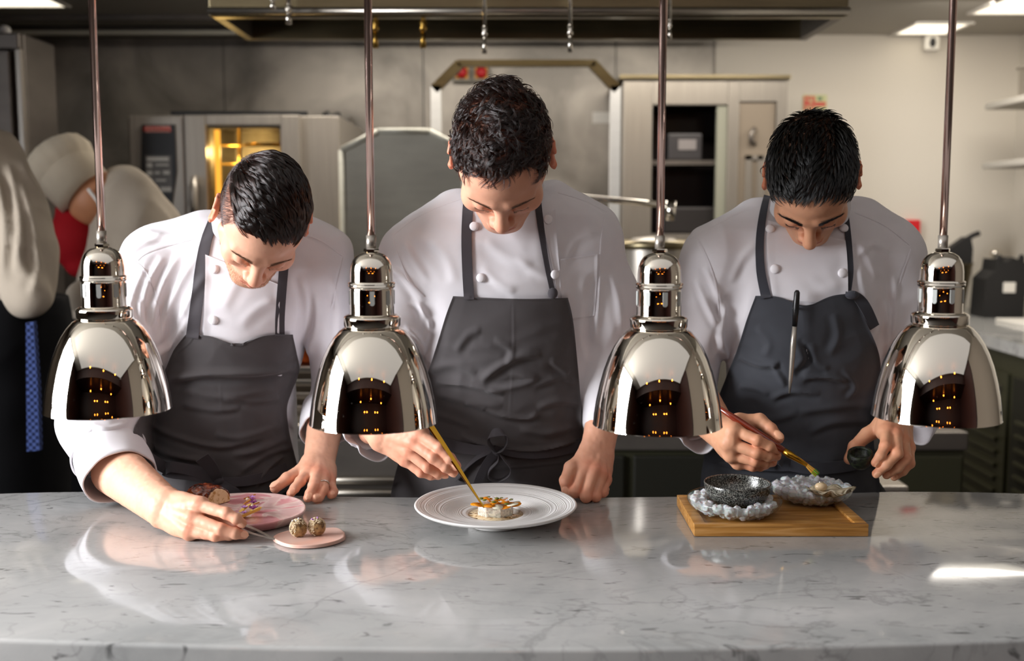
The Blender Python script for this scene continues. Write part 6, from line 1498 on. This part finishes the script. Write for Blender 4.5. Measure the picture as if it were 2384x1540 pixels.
# ---- tweezers
def tweezers(name, a, b, w0, w1, gap, mat, label, up=(0, 0, 1), thick=.0009, grip=None):
    a = Vector(a); b = Vector(b); th = thing(name, label, 'tweezers', a); ax = (b-a).normalized(); up = Vector(up); up = (up-ax*up.dot(ax)).normalized(); sd = ax.cross(up)
    for s in (-1, 1):
        vs = []; fs = []; n = 14
        for i in range(n+1):
            t_ = i/n; o = s*(gap*math.sin(min(t_*1.15, 1)*PI)*.5+.0004+.0002*s); w_ = w0+(w1-w0)*t_; w_ = w_ if t_ > .08 else w_*.8; c = a.lerp(b, t_)+up*o
            for u, v_ in ((-1, -1), (1, -1), (1, 1), (-1, 1)): vs.append(c+sd*u*w_/2+up*v_*thick/2)
        for i in range(n):
            for k in range(4): fs.append((i*4+k, i*4+(k+1) % 4, (i+1)*4+(k+1) % 4, (i+1)*4+k))
        fs += [(3, 2, 1, 0), tuple(n*4+k for k in range(4))]
        MB().add(vs, fs).build('prong', mat, th)
    return th
ta = P(520, 1212, 1.668); tb = P(655, 1262, 1.628)
tweezers('steel_tweezers', ta, tb, .008, .0016, .010, M['steel'], 'thin steel tweezers held by the left chef over the small pink plate', (0, -.3, 1))
ga = P(968, 940, 1.80); gb = P(1127, 1183, 1.708)
tweezers('gold_tweezers', ga, gb, .0105, .0022, .008, M['gold'], 'long gold tweezers held by the central chef over the white plate', (.45, -1, .2), .0012)
# ---- wide white plate with its dish
pcx, pcy = PZ(1154, 1180, .95).x, 1.733
prof = [(0, .9215), (.036, .9215), (.040, .9204), (.0435, .9204), (.0455, .922), (.046, .931), (.060, .9345), (.106, .9440), (.129, .9500), (.1330, .9530), (.1342, .9548), (.1330, .9562), (.130, .9558)]
rr_ = np.linspace(.128, .054, 160)
for q in rr_: prof.append((float(q), .9395+(.9555-.9395)*((q-.050)/.080)**1.15+.00028*math.sin((q-.05)/.0030*2*PI*(.8+.4*math.sin(q*90)))))
prof += [(.050, .9400), (.0475, .9396), (.0460, .9380), (.0445, .9352), (0, .9350)]
pw = pbr('white_porcelain', 'E4E2DF', .32, 0, .5).m
o = MB().lathe(prof, 160, (pcx, pcy, 0)).build('rimmed_plate', pw, None, smooth=True); tag(o, 'wide white ribbed plate on a foot in front of the central chef', 'plate')
t = pbr('amber_broth', 'D8BE94', .08, 0, .6); n1 = t.noise(t.coords((1, 1.6, 1)), 70, 4, 1.5); r = t.ramp([(.36, lin('4A3416')), (.42, lin('A57A3A')), (.47, lin('DCC7A0')), (.75, lin('E4D3B2'))], n1, 0); t.l(r, 0, t.b, 'Base Color')
tag(MB().lathe([(0, .9352), (.0447, .9354), (.0455, .9378), (0, .9378)], 64, (pcx, pcy, 0)).build('broth', t.m, None, smooth=True), 'pale broth with dark oil swirls filling the well of the white plate', 'broth')
t = pbr('translucent_fish', 'D9D2C2', .25, 0, .5); t.b.inputs['Subsurface Weight'].default_value = .35; t.b.inputs['Subsurface Scale'].default_value = .01; n1 = t.noise(t.coords(), 220, 3); r = t.ramp([(.4, lin('B5ADA0')), (.6, lin('E6E0D0'))], n1, 0); t.l(r, 0, t.b, 'Base Color')
m = MB(); N8 = 8; ra = .031
base = [Vector((pcx+math.cos(2*PI*(k+.35)/N8)*ra*.98, pcy+math.sin(2*PI*(k+.35)/N8)*ra*.82, .9379)) for k in range(N8)]
m.prism(base, (0, 0, .0155)); fish = m.build('fish_disc', t.m, None); tag(fish, 'pale octagonal fish portion standing in the broth of the white plate', 'fish')
mor = pbr('orange_slice', 'F08A14', .25, 0, .5); mor.b.inputs['Subsurface Weight'].default_value = .2; mwh = pbr('pale_slice', 'E9E4CC', .3).m; mgr = pbr('green_seed', '6E7328', .3).m; mfl = pbr('white_floret', 'E8E4E0', .5).m
zt_ = .9538; q = random.Random(11); k = 0
lst = [(-.033, -.004, 1, 'o'), (-.028, -.016, 1, 'o'), (-.010, -.026, 1.1, 'o'), (.016, -.026, 1.1, 'o'), (.003, -.029, 1.1, 'w'), (.028, -.018, 1.15, 'w'), (.034, -.006, 1, 'o'), (.022, .004, 1.1, 'o'), (-.012, .006, 1.0, 'o'), (.004, .0, 1.3, 'o'), (.012, .016, 1, 'o'), (-.018, .018, .9, 'o'), (.033, .010, .9, 'w'), (-.002, -.014, 1.0, 'o'), (.014, -.010, 1.0, 'o')]
OL = ['orange slice at the left tip of the fish portion', 'orange slice at the near left of the fish portion, under the tweezers', 'orange slice left of centre at the near edge of the fish', 'orange slice right of centre at the near edge of the fish', '', '', 'orange slice at the right tip of the fish portion', 'orange slice inside the right tip of the fish portion', 'orange slice behind the tweezer tips on the fish', 'largest orange slice at the middle top of the fish', 'orange slice at the far right edge of the fish', 'orange slice at the far left edge of the fish', '', 'orange slice just in front of the largest one', 'orange slice right in front of the largest one']
for i, (dx, dy, s_, kd) in enumerate(lst):
    c = Vector((pcx+dx, pcy+dy*.85, zt_+.0012+.0014*(i % 3)+(.003 if abs(dx) < .02 and abs(dy) < .02 else 0))); r0 = .0088*s_; tl = q.uniform(-.25, .25); ah = q.uniform(-.2, .3)
    vs = MB().lathe([(0, -.0005), (r0*.96, -.0005), (r0, 0), (r0*.96, .0005), (0, .0006)], 20, (0, 0, 0)); R3 = Matrix.Rotation(tl, 3, 'Y') @ Matrix.Rotation(ah, 3, 'X')
    o = MB().add([c+R3@Vector((v.x, v.y*.85, v.z)) for v in vs.v], vs.f).build('vegetable_slice', mor.m if kd == 'o' else mwh, None, smooth=True)
    tag(o, OL[i] if kd == 'o' else ['pale round slice at the near edge of the fish portion', 'pale round slice at the near right of the fish portion', 'pale round slice at the far right of the fish portion'][k], 'vegetable slice', 'orange slices over the fish' if kd == 'o' else 'pale slices over the fish')
    k += kd == 'w'
SL = ['green seed beside the gold tweezer tips', 'green seed behind the gold tweezer tips', 'green seed at the far middle edge of the orange slices', 'green seed at the far right of the orange slices', 'largest-looking green seed at the near middle of the slices', 'green seed at the near right of the slices', 'green seed at the left of the slices, under the tweezers', 'green seed on the large middle orange slice']
FL = ['white floret left of the near middle green seed', 'white floret just behind the near middle green seed', 'white floret right of the near middle green seed', 'white floret at the centre right of the slices', 'white floret beside the near right green seed', 'white floret nearest the right tip of the slices', 'white floret at the back left of the slices', 'white floret at the back middle of the slices']
for i, (dx, dy) in enumerate([(-.024, .006), (-.012, .014), (.010, .022), (.026, .012), (-.003, -.020), (.018, -.018), (-.018, -.006), (.002, .006)]):
    c = Vector((pcx+dx, pcy+dy*.85, zt_+.0085-.0035*(abs(dx)+abs(dy) > .03)))
    o = MB().sphere(c, .0033, 14, 8, (1.25, .9, .55)).build('green_seed', mgr, None, smooth=True); tag(o, SL[i], 'seed', 'green seeds over the fish')
for i, (dx, dy) in enumerate([(-.014, -.016), (-.005, -.011), (.008, -.020), (.013, .002), (.018, -.012), (.028, -.010), (-.010, .010), (-.002, .016)]):
    flower(0, 0, 0, .0036, mfl, FL[i], 'white florets over the fish', 'white_floret', 4, Vector((pcx+dx, pcy+dy*.85, zt_+.0078)))
# ---- wooden tray with its two glass dishes
ya, yb_ = PZ(1618, 1251, CT).y, PZ(1579, 1153, .94).y; xa_, xb_ = PZ(1616, 1251, CT).x, PZ(2022, 1251, CT).x
t = pbr('oak', 'C08A45', .42); mp = t.coords((2, 26, 26)); n1 = t.noise(mp, 5, 6, .6); r = t.ramp([(.3, lin('8E5E26')), (.5, lin('B07C3A')), (.7, lin('C6965A'))], n1, 0); t.l(r, 0, t.b, 'Base Color'); t.bump(n1, 0, .12, .001); M['oak'] = t.m
tr_ = thing('wooden_tray', 'light oak serving board with raised rims in front of the right chef', 'tray', ((xa_+xb_)/2, (ya+yb_)/2, CT))
MB().box((xa_, ya, CT+.0005), (xb_, yb_, CT+.0155), .002).build('board', M['oak'], tr_, angle=40)
bw = .019
for A_, B_ in (((xa_, ya, 0), (xb_, ya+.011, 0)), ((xa_, yb_-.012, 0), (xb_, yb_, 0)), ((xa_, ya+.0112, 0), (xa_+bw, yb_-.0122, 0)), ((xb_-bw, ya+.0112, 0), (xb_, yb_-.0122, 0))):
    MB().box((A_[0], A_[1], CT+.0150), (B_[0], B_[1], CT+.0205), .0015).build('rim', M['oak'], tr_, angle=40)
zb_ = CT+.0160
M['glass'] = thin_glass('clear_glass', (.93, .95, .94))
t = pbr('crushed_ice', 'F2F4F7', .12, 0, .6); t.b.inputs['Transmission Weight'].default_value = .18; t.b.inputs['Subsurface Weight'].default_value = .35; t.b.inputs['Subsurface Scale'].default_value = .01; t.b.inputs['IOR'].default_value = 1.31; t.bump(t.noise(t.coords(), 300, 3), 0, .4, .001); tr__ = t.n('ShaderNodeBsdfTransparent'); mx__ = t.n('ShaderNodeMixShader'); mx__.inputs[0].default_value = .22; t.l(t.b, 0, mx__, 1); t.l(tr__, 0, mx__, 2); t.l(mx__, 0, t.out, 0); M['ice'] = t.m
def dish(cx, cy, R, H, lab):
    th = thing('glass_dish', lab, 'glass dish', (cx, cy, zb_))
    n = 14; o_ = [(R*(.42+.58*math.sin(i/n*PI/2)), zb_+H*(1-math.cos(i/n*PI/2))) for i in range(n+1)]; i_ = [(max(r-.0022, 0), z+.0022 if k < n else z) for k, (r, z) in enumerate(o_)]
    pr = [(0, zb_)]+o_+[(R-.0008, zb_+H+.0012)]+i_[::-1]+[(0, zb_+.0024)]
    MB().lathe(pr, 96, (cx, cy, 0)).build('bowl', M['glass'], th, smooth=True)
    return th
def ice(cx, cy, R, H, n, seed, lab, hole=0.0, top=.0):
    q = random.Random(seed); F = Field((cx-R, cy-R, zb_-.002), (cx+R, cy+R, zb_+H+.025), .0012)
    for i in range(n):
        a = q.random()*2*PI; s_ = q.uniform(.0052, .0092); z = zb_+.0026+s_*.5+max(H-.006-s_*.5+top, .001)*q.random()**.8
        lim = R*(.42+.58*math.sin(math.acos(max(0, 1-min(max(z-s_*.55-zb_, 0), H)/H))))-.0026-s_*.42
        rr2 = lim*(q.uniform(.86, 1.0) if i % 2 else math.sqrt(q.random()))
        if hole and z > zb_+.003: rr2 = q.uniform(min(hole, lim), lim)
        c = Vector((cx+rr2*math.cos(a), cy+rr2*math.sin(a), z)); R3 = Euler((q.random()*6, q.random()*6, q.random()*6)).to_matrix()
        h = Vector((s_*q.uniform(.6, 1), s_*q.uniform(.5, .9), s_*q.uniform(.4, .8)))
        rot = [[R3[r][k] for r in range(3)] for k in range(3)]
        def fn(x, y, z_, c=c, h=h, rot=rot):
            p_ = [rot[k][0]*(x-c.x)+rot[k][1]*(y-c.y)+rot[k][2]*(z_-c.z) for k in range(3)]
            return np.maximum(np.maximum(np.abs(p_[0])-h.x, np.abs(p_[1])-h.y), np.maximum(np.abs(p_[2])-h.z, (np.abs(p_[0])+np.abs(p_[1])+np.abs(p_[2]))*.577-s_*.85))
        m = s_*1.1; F.op(c-Vector((m, m, m)), c+Vector((m, m, m)), fn, .0006)
    v, f = F.mesh(); N = normals(v, f); v = v+N*(.0003*vnoise(v, 300, seed))[:, None]
    o = link('crushed_ice', np_mesh('crushed_ice', v, f), M['ice'], None); tag(o, lab, 'ice', None, 'stuff'); return o
d1 = PZ(1711, 1161, .962); R1 = .078; dish(d1.x, 1.745, R1, .026, 'shallow clear glass dish of crushed ice under the speckled bowl')
d2 = PZ(1891, 1135, .961); R2 = .0705; dish(d2.x, 1.826, R2, .025, 'shallow clear glass dish of crushed ice holding the oyster')
ice(d1.x, 1.745, R1, .026, 420, 3, 'crushed ice heaped around the speckled bowl in the near glass dish', .050, -.001)
ice(d2.x, 1.826, R2, .025, 420, 5, 'crushed ice bedding the oyster in the far glass dish', 0, .003)
t = pbr('speckled_glass', '2C2E2C', .12, 0, .7); vn = t.n('ShaderNodeTexVoronoi', _feature='F1', Scale=420.0); t.l(t.coords((1, 1, .9)), 0, vn, 'Vector'); n1 = t.noise(t.coords(), 420, 4, 0, .7)
r = t.ramp([(.44, lin('0C0D0C')), (.52, lin('5A5B56')), (.62, lin('A6A7A0'))], n1, 0); t.l(r, 0, t.b, 'Base Color'); r2_ = t.ramp([(.45, (.05,)*3), (.62, (.5,)*3)], n1, 0); t.l(r2_, 0, t.b, 'Metallic'); t.bump(n1, 0, .3, .0008)
c = PZ(1716, 1123, .986); Rb = .0552; zr = .986; zq = .949
n = 16; o_ = [(Rb*(.38+.62*math.sin(i/n*PI/2)**.9), zq+(zr-zq)*(1-math.cos(i/n*PI/2))) for i in range(n+1)]
pr = [(0, zq)]+o_+[(Rb-.001, zr+.0012)]+[(r_-.0024, z+.002 if z < zr else z) for r_, z in o_[::-1]]+[(0, zq+.003)]
sb = MB().lathe(pr, 96, (c.x, 1.752, 0)).build('speckled_bowl', t.m, None, smooth=True); tag(sb, 'black and silver speckled bowl sitting in the ice of the near glass dish', 'bowl')
# oyster
oc = PZ(1928, 1146, .966); oc.z = .966
th = thing('oyster', 'opened oyster shell on ice in the far glass dish', 'oyster', oc)
t = pbr('oyster_shell', 'A59A80', .35, 0, .5); n1 = t.noise(t.coords((1, 3, 1)), 90, 4); r = t.ramp([(.35, lin('3A3830')), (.5, lin('9A8F74')), (.7, lin('D8D0BC'))], n1, 0); t.l(r, 0, t.b, 'Base Color')
def osh(q, a):
    f = 1+.10*math.sin(5*a+1)+.06*math.sin(9*a); x = q.x*f*(1.0 if q.x < 0 else 1.15); return Vector((x, q.y*f*.62, q.z+.0022*math.sin(7*a)*(math.hypot(q.x, q.y)/.03)**2))
MB().lathe([(0, -.008), (.014, -.007), (.028, -.001), (.036, .004), (.0365, .0052), (.034, .005), (.026, .001), (.013, -.004), (0, -.005)], 72, oc, fn=osh).build('shell', t.m, th, smooth=True)
MB().lathe([(0, -.0048), (.013, -.0038), (.025, .0014), (.031, .0038), (.026, .0044), (.012, .0035), (0, .003)], 48, oc, fn=osh).build('oyster_flesh', pbr('oyster_flesh', 'C9BBA0', .12).m, th, smooth=True)
tag(MB().sphere(oc+Vector((-.014, -.006, .0105)), .0092, 20, 14, (1.15, .9, .8)).build('cream_quenelle', pbr('beige_cream', 'D8BE98', .2).m, None, smooth=True), 'smooth beige ball of cream on the left end of the oyster', 'cream')
tag(MB().sphere(oc+Vector((-.014, -.006, .0185)), .003, 12, 8, (1.4, 1, .6)).build('silver_leaf', M['chrome'], None, smooth=True), 'tiny silver leaf on top of the beige cream', 'silver leaf')
# ---- brush
ba, bb, bc, bd_ = P(1660, 941, 1.838), P(1829, 1053, 1.785), P(1879, 1084, 1.77), P(1902, 1105, 1.762)
th = thing('pastry_brush', 'red-brown wooden handled brush held over the oyster by the right chef', 'brush', ba)
MB().tube([ba, ba.lerp(bb, .3), ba.lerp(bb, .8), bb], [.0035, .0058, .0066, .0056], 20).build('handle', pbr('red_lacquer_wood', '7A2A14', .2, 0, .7).m, th, smooth=True)
MB().tube([bb.lerp(bc, -.08), bb.lerp(bc, .12), bb.lerp(bc, .16), bb.lerp(bc, .3), bb.lerp(bc, .34), bc], [.0060, .0060, .0066, .0060, .0056, .0036], 20).build('ferrule', M['gold'], th, smooth=True)
t = pbr('bristles', '9A6A2A', .5); gr = t.n('ShaderNodeTexGradient'); tc = t.coords((1, 1, 1)); 
m = MB(); q = random.Random(3); dr = (bd_-bc).normalized(); u = dr.orthogonal().normalized(); v_ = dr.cross(u)
for i in range(90):
    a, s_ = q.random()*6.28, math.sqrt(q.random()); o_ = u*math.cos(a)*s_+v_*math.sin(a)*s_; m.tube([bc+o_*.0030-dr*.002, bc+o_*.0050+dr*(bd_-bc).length*.6, bc+o_*.0052+dr*(bd_-bc).length*q.uniform(.9, 1.08)], [.0005, .00045, .0002], 5)
br = m.build('bristle_tuft', pbr('amber_bristle', 'B8862F', .5).m, th); br['kind'] = 'stuff'
m = MB(); q = random.Random(5)
for i in range(60):
    a, s_ = q.random()*6.28, math.sqrt(q.random()); o_ = u*math.cos(a)*s_+v_*math.sin(a)*s_; m.tube([bc+o_*.0052+dr*(bd_-bc).length*.62, bc+o_*.0054+dr*(bd_-bc).length*q.uniform(.95, 1.12)], [.00055, .0003], 5)
br = m.build('green_tip', pbr('green_oil', '4E8A1E', .2).m, th); br['kind'] = 'stuff'
# ---- small dark shell bowl in the right hand
c = P(2003, 1068, 1.838); Rb = .0225; t = pbr('dark_green_shell', '15190F', .45, 0, .4); n1 = t.noise(t.coords(), 190, 5); r = t.ramp([(.4, lin('060705')), (.62, lin('232B16'))], n1, 0); t.l(r, 0, t.b, 'Base Color'); t.bump(n1, 0, .9, .0015)
m = MB().lathe([(0, -.020), (.010, -.018), (.018, -.010), (.0225, .002), (.021, .012), (.0175, .014), (.016, .010), (.012, -.002), (0, -.006)], 48)
R3 = Matrix.Rotation(math.radians(20), 3, 'X') @ Matrix.Rotation(math.radians(-8), 3, 'Y')
o = MB().add([c+R3@v for v in m.v], m.f).build('dark_shell_bowl', t.m, None, smooth=True); tag(o, 'small rough black-green shell bowl in the hand of the right chef', 'bowl')
# ---- long black-handled spike clipped to the apron bib
t0, d0 = ray([ab3, jb3], 1856, 735); t1, d1_ = ray([ab3, jb3], 1840, 900)
pA = Vector((0, 0, CZ))+d0*(t0-.016); pB = Vector((0, 0, CZ))+d1_*(t1-.018); up_ = (pA-pB)/165.0
top_ = P(1856, 676, pA.y-.004); mid_ = P(1850, 760, pA.y); low_ = P(1838, 916, pB.y)
th = thing('plating_tweezers', 'black-handled steel tweezers tucked into the bib of the slate apron', 'tweezers', top_)
MB().tube([top_, top_.lerp(mid_, .06), top_.lerp(mid_, .5), mid_], [.0028, .0052, .0056, .0046], 18).build('handle', M['black'], th, smooth=True)
MB().tube([mid_, mid_.lerp(low_, .3), mid_.lerp(low_, .8), low_], [.0042, .0052, .0036, .0016], 14).build('prong', M['steel'], th, smooth=True)
MB().tube([top_.lerp(mid_, .5), top_.lerp(mid_, .5)+Vector((0, .02, -.002))], .002, 8).build('clip', M['steel'], th, smooth=True)

# ------------------------------------------------------------------ the two cooks in the background at left
mskb = skin_mat('skin_far', 'B9805C')
def simple_body(name, F, mat, parent, it=2, seed=None, amp=.004):
    v, f = F.mesh(); v = smooth(v, f, it)
    if seed is not None: N = normals(v, f); v = cloth_noise(v, N, amp, [((.2, 0, 1), 9, 1), ((1, 0, .5), 12, .7)], seed); v = smooth(v, f, 1)
    return link(name, np_mesh(name, v, f), mat, parent)
YA = 3.0; c = P(20, 500, YA)
ra_ = thing('person', 'cook turned away at the far left edge, white jacket and black apron', 'person', (c.x, YA, 0))
F = Field((c.x-.52, YA-.45, -.01), (c.x+.36, YA+.4, 1.95), .011)
hc = P(-135, 225, YA-.1); F.ell(hc+Vector((0, 0, -.02)), (.078, .095, .115), k=.02); F.cone(hc+Vector((0, .0, -.08)), P(-70, 360, YA), .05, .05, .03)
F.chain([P(-60, 370, YA), P(-20, 500, YA), P(-10, 760, YA)], [.06, .10, .10], .05); bx = P(0, 760, YA)
for s in (-1, 1): F.chain([(bx.x-.02+s*.09, YA, .95), (bx.x-.02+s*.1, YA, .5), (bx.x-.02+s*.1, YA, .05)], [.08, .06, .05], .03)
F.chain([P(20, 400, YA), P(50, 560, YA-.03), P(78, 680, YA-.10)], [.04, .03, .025], .02); 0
v, f = F.mesh(); me = np_mesh('body', smooth(v, f, 1), f); set_col(me, np.ones((len(v), 3))); link('body', me, mskb, ra_)
F = Field((c.x-.48, YA-.45, .9), (c.x+.42, YA+.42, 1.75), .008)
F.chain([P(-60, 375, YA), P(-50, 470, YA), P(-45, 600, YA), P(-40, 735, YA)], [.105, .15, .16, .16], .05)
F.chain([P(-20, 375, YA), P(28, 460, YA-.02), P(62, 580, YA-.08), P(74, 690, YA-.12)], [.075, .080, .076, .064], .03); F.halfspace(P(0, 752, YA), (.05, 0, -1))
v, f = F.mesh(); v = smooth(v, f, 2); N = normals(v, f); v = cloth_noise(v, N, .014, [((.1, 0, 1), 9, 1), ((.3, 0, 1), 14, .7)], 5)
v = folds(v, normals(smooth(v, f, 3), f), [([(15, 380), (45, 500), (40, 640)], 10, .014), ([(-10, 400), (12, 520), (10, 660)], 10, .012), ([(45, 420), (75, 520), (85, 620)], 8, .012), ([(60, 560), (90, 620), (70, 690)], 9, .010)])
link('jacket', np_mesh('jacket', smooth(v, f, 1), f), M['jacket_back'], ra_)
F = Field((c.x-.45, YA-.4, .0), (c.x+.40, YA+.4, 1.35), .009)
F.chain([P(-5, 690, YA), P(-5, 760, YA), (bx.x, YA, .5), (bx.x, YA, .3)], [.178, .18, .16, .15], .05); F.halfspace(P(0, 690, YA), (0, 0, 1))
F.halfspace((0, 0, .05), (0, 0, -1))
simple_body('apron', F, M['blackmatte'], ra_, 2, 8, .004)
MB().prism([P(60, 752, YA-.24), P(78, 750, YA-.24), P(88, 900, YA-.24), P(92, 1050, YA-.24), P(62, 1052, YA-.24)], (0, .02, 0)).build('checked_towel', M['check'], ra_)
F = Field(hc-Vector((.12, .14, .16)), hc+Vector((.12, .14, .16)), .006); F.ell(hc+Vector((0, .012, .012)), (.086, .098, .108), k=.01); F.ell(hc+Vector((0, -.075, -.06)), (.07, .06, .09), k=.01, sub=True)
v, f = F.mesh(); link('hair', np_mesh('hair', v, f), pbr('cook_hair', '17120F', .5).m, ra_)
for s in (-1, 1): MB().box((bx.x-.05+s*.1-.05, YA-.2, .0), (bx.x-.05+s*.1+.05, YA+.1, .09), .03).build('shoe', M['black'], ra_, smooth=True)
YB = 3.7; c = P(230, 500, YB)
rb_ = thing('person', 'cook in a tall pleated white hat bending with red cloth, behind the first lamp pole', 'person', (c.x, YB, 0))
F = Field((c.x-.42, YB-.35, -.01), (c.x+.40, YB+.4, 1.75), .010)
hc = P(222, 462, YB-.05); rh = Matrix.Rotation(math.radians(35), 3, 'Y')
F.ell(hc, (.085, .075, .10), rh, k=.02); F.cone(P(200, 478, YB-.05), P(186, 492, YB-.05), .022, .012, .015); F.ell(P(205, 492, YB-.05), (.045, .045, .035), k=.02)
F.cone(hc, P(285, 470, YB), .05, .06, .03); F.chain([P(300, 490, YB), P(300, 600, YB), P(255, 760, YB)], [.06, .09, .09], .05)
for s in (-1, 1): F.chain([(P(250, 760, YB).x+s*.09, YB, .92), (P(250, 760, YB).x+s*.1, YB, .5), (P(250, 760, YB).x+s*.1, YB, .05)], [.08, .06, .05], .03)
v, f = F.mesh(); me = np_mesh('body', smooth(v, f, 1), f); set_col(me, np.ones((len(v), 3))); link('body', me, mskb, rb_)
F = Field((c.x-.42, YB-.4, .8), (c.x+.48, YB+.42, 1.65), .008)
F.chain([P(290, 455, YB), P(315, 530, YB), P(300, 640, YB), P(260, 760, YB)], [.09, .14, .15, .14], .05); F.chain([P(300, 460, YB-.05), P(345, 560, YB-.1), P(300, 680, YB-.25), P(200, 690, YB-.3)], [.08, .075, .065, .05], .04)
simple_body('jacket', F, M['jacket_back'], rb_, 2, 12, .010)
F = Field((c.x-.45, YB-.42, .0), (c.x+.45, YB+.4, 1.2), .010); F.chain([P(262, 740, YB), (P(262, 740, YB).x, YB, .5), (P(262, 740, YB).x, YB, .3)], [.165, .16, .15], .04); F.halfspace(P(250, 735, YB), (0, 0, 1)); F.halfspace((0, 0, .05), (0, 0, -1))
simple_body('apron', F, M['blackmatte'], rb_, 2)
F = Field(P(175, 560, YB)-Vector((.2, .2, .2)), P(175, 560, YB)+Vector((.2, .2, .2)), .007)
F.chain([P(168, 492, YB-.02), P(172, 560, YB-.04), P(185, 615, YB-.05)], [.055, .078, .045], .03); F.cone(P(168, 492, YB-.02), P(255, 480, YB), .03, .04, .03)
simple_body('red_neckerchief', F, M['red_cloth'], rb_, 2, 17, .004)
# tall pleated hat
ha = P(190, 440, YB-.06); hb_ = P(118, 362, YB-.02); ax = (hb_-ha).normalized()
vs = []; fs = []; n = 72; X_ = Vector((0, 1, 0)); X_ = (X_-ax*X_.dot(ax)).normalized(); Y_ = ax.cross(X_)
pr = [(.100, 0), (.104, .09), (.107, .094), (.118, .11), (.125, .135), (.120, .165), (.095, .185), (.05, .19), (0.0005, .19)]
for r_, h_ in pr:
    for k in range(n):
        a = 2*PI*k/n; q_r = r_*(1+(.010*math.sin(a*18) if h_ > .09 else 0)); vs.append(ha+X_*math.cos(a)*q_r*1.0+Y_*math.sin(a)*q_r+ax*(h_-.02))
for i in range(len(pr)-1):
    for k in range(n): fs.append((i*n+k, i*n+(k+1) % n, (i+1)*n+(k+1) % n, (i+1)*n+k))
fs.append(tuple(range(n-1, -1, -1)))
MB().add(vs, fs).build('chef_hat', M['toque'], rb_, smooth=True)
MB().tube([P(205, 440, YB-.14), P(228, 470, YB-.14), P(238, 498, YB-.13)], .006, 8).build('face_shield_strap', M['white_plastic'], rb_, smooth=True)
for s in (-1, 1): MB().box((P(250, 760, YB).x+s*.1-.05, YB-.2, .0), (P(250, 760, YB).x+s*.1+.05, YB+.1, .09), .03).build('shoe', M['black'], rb_, smooth=True)
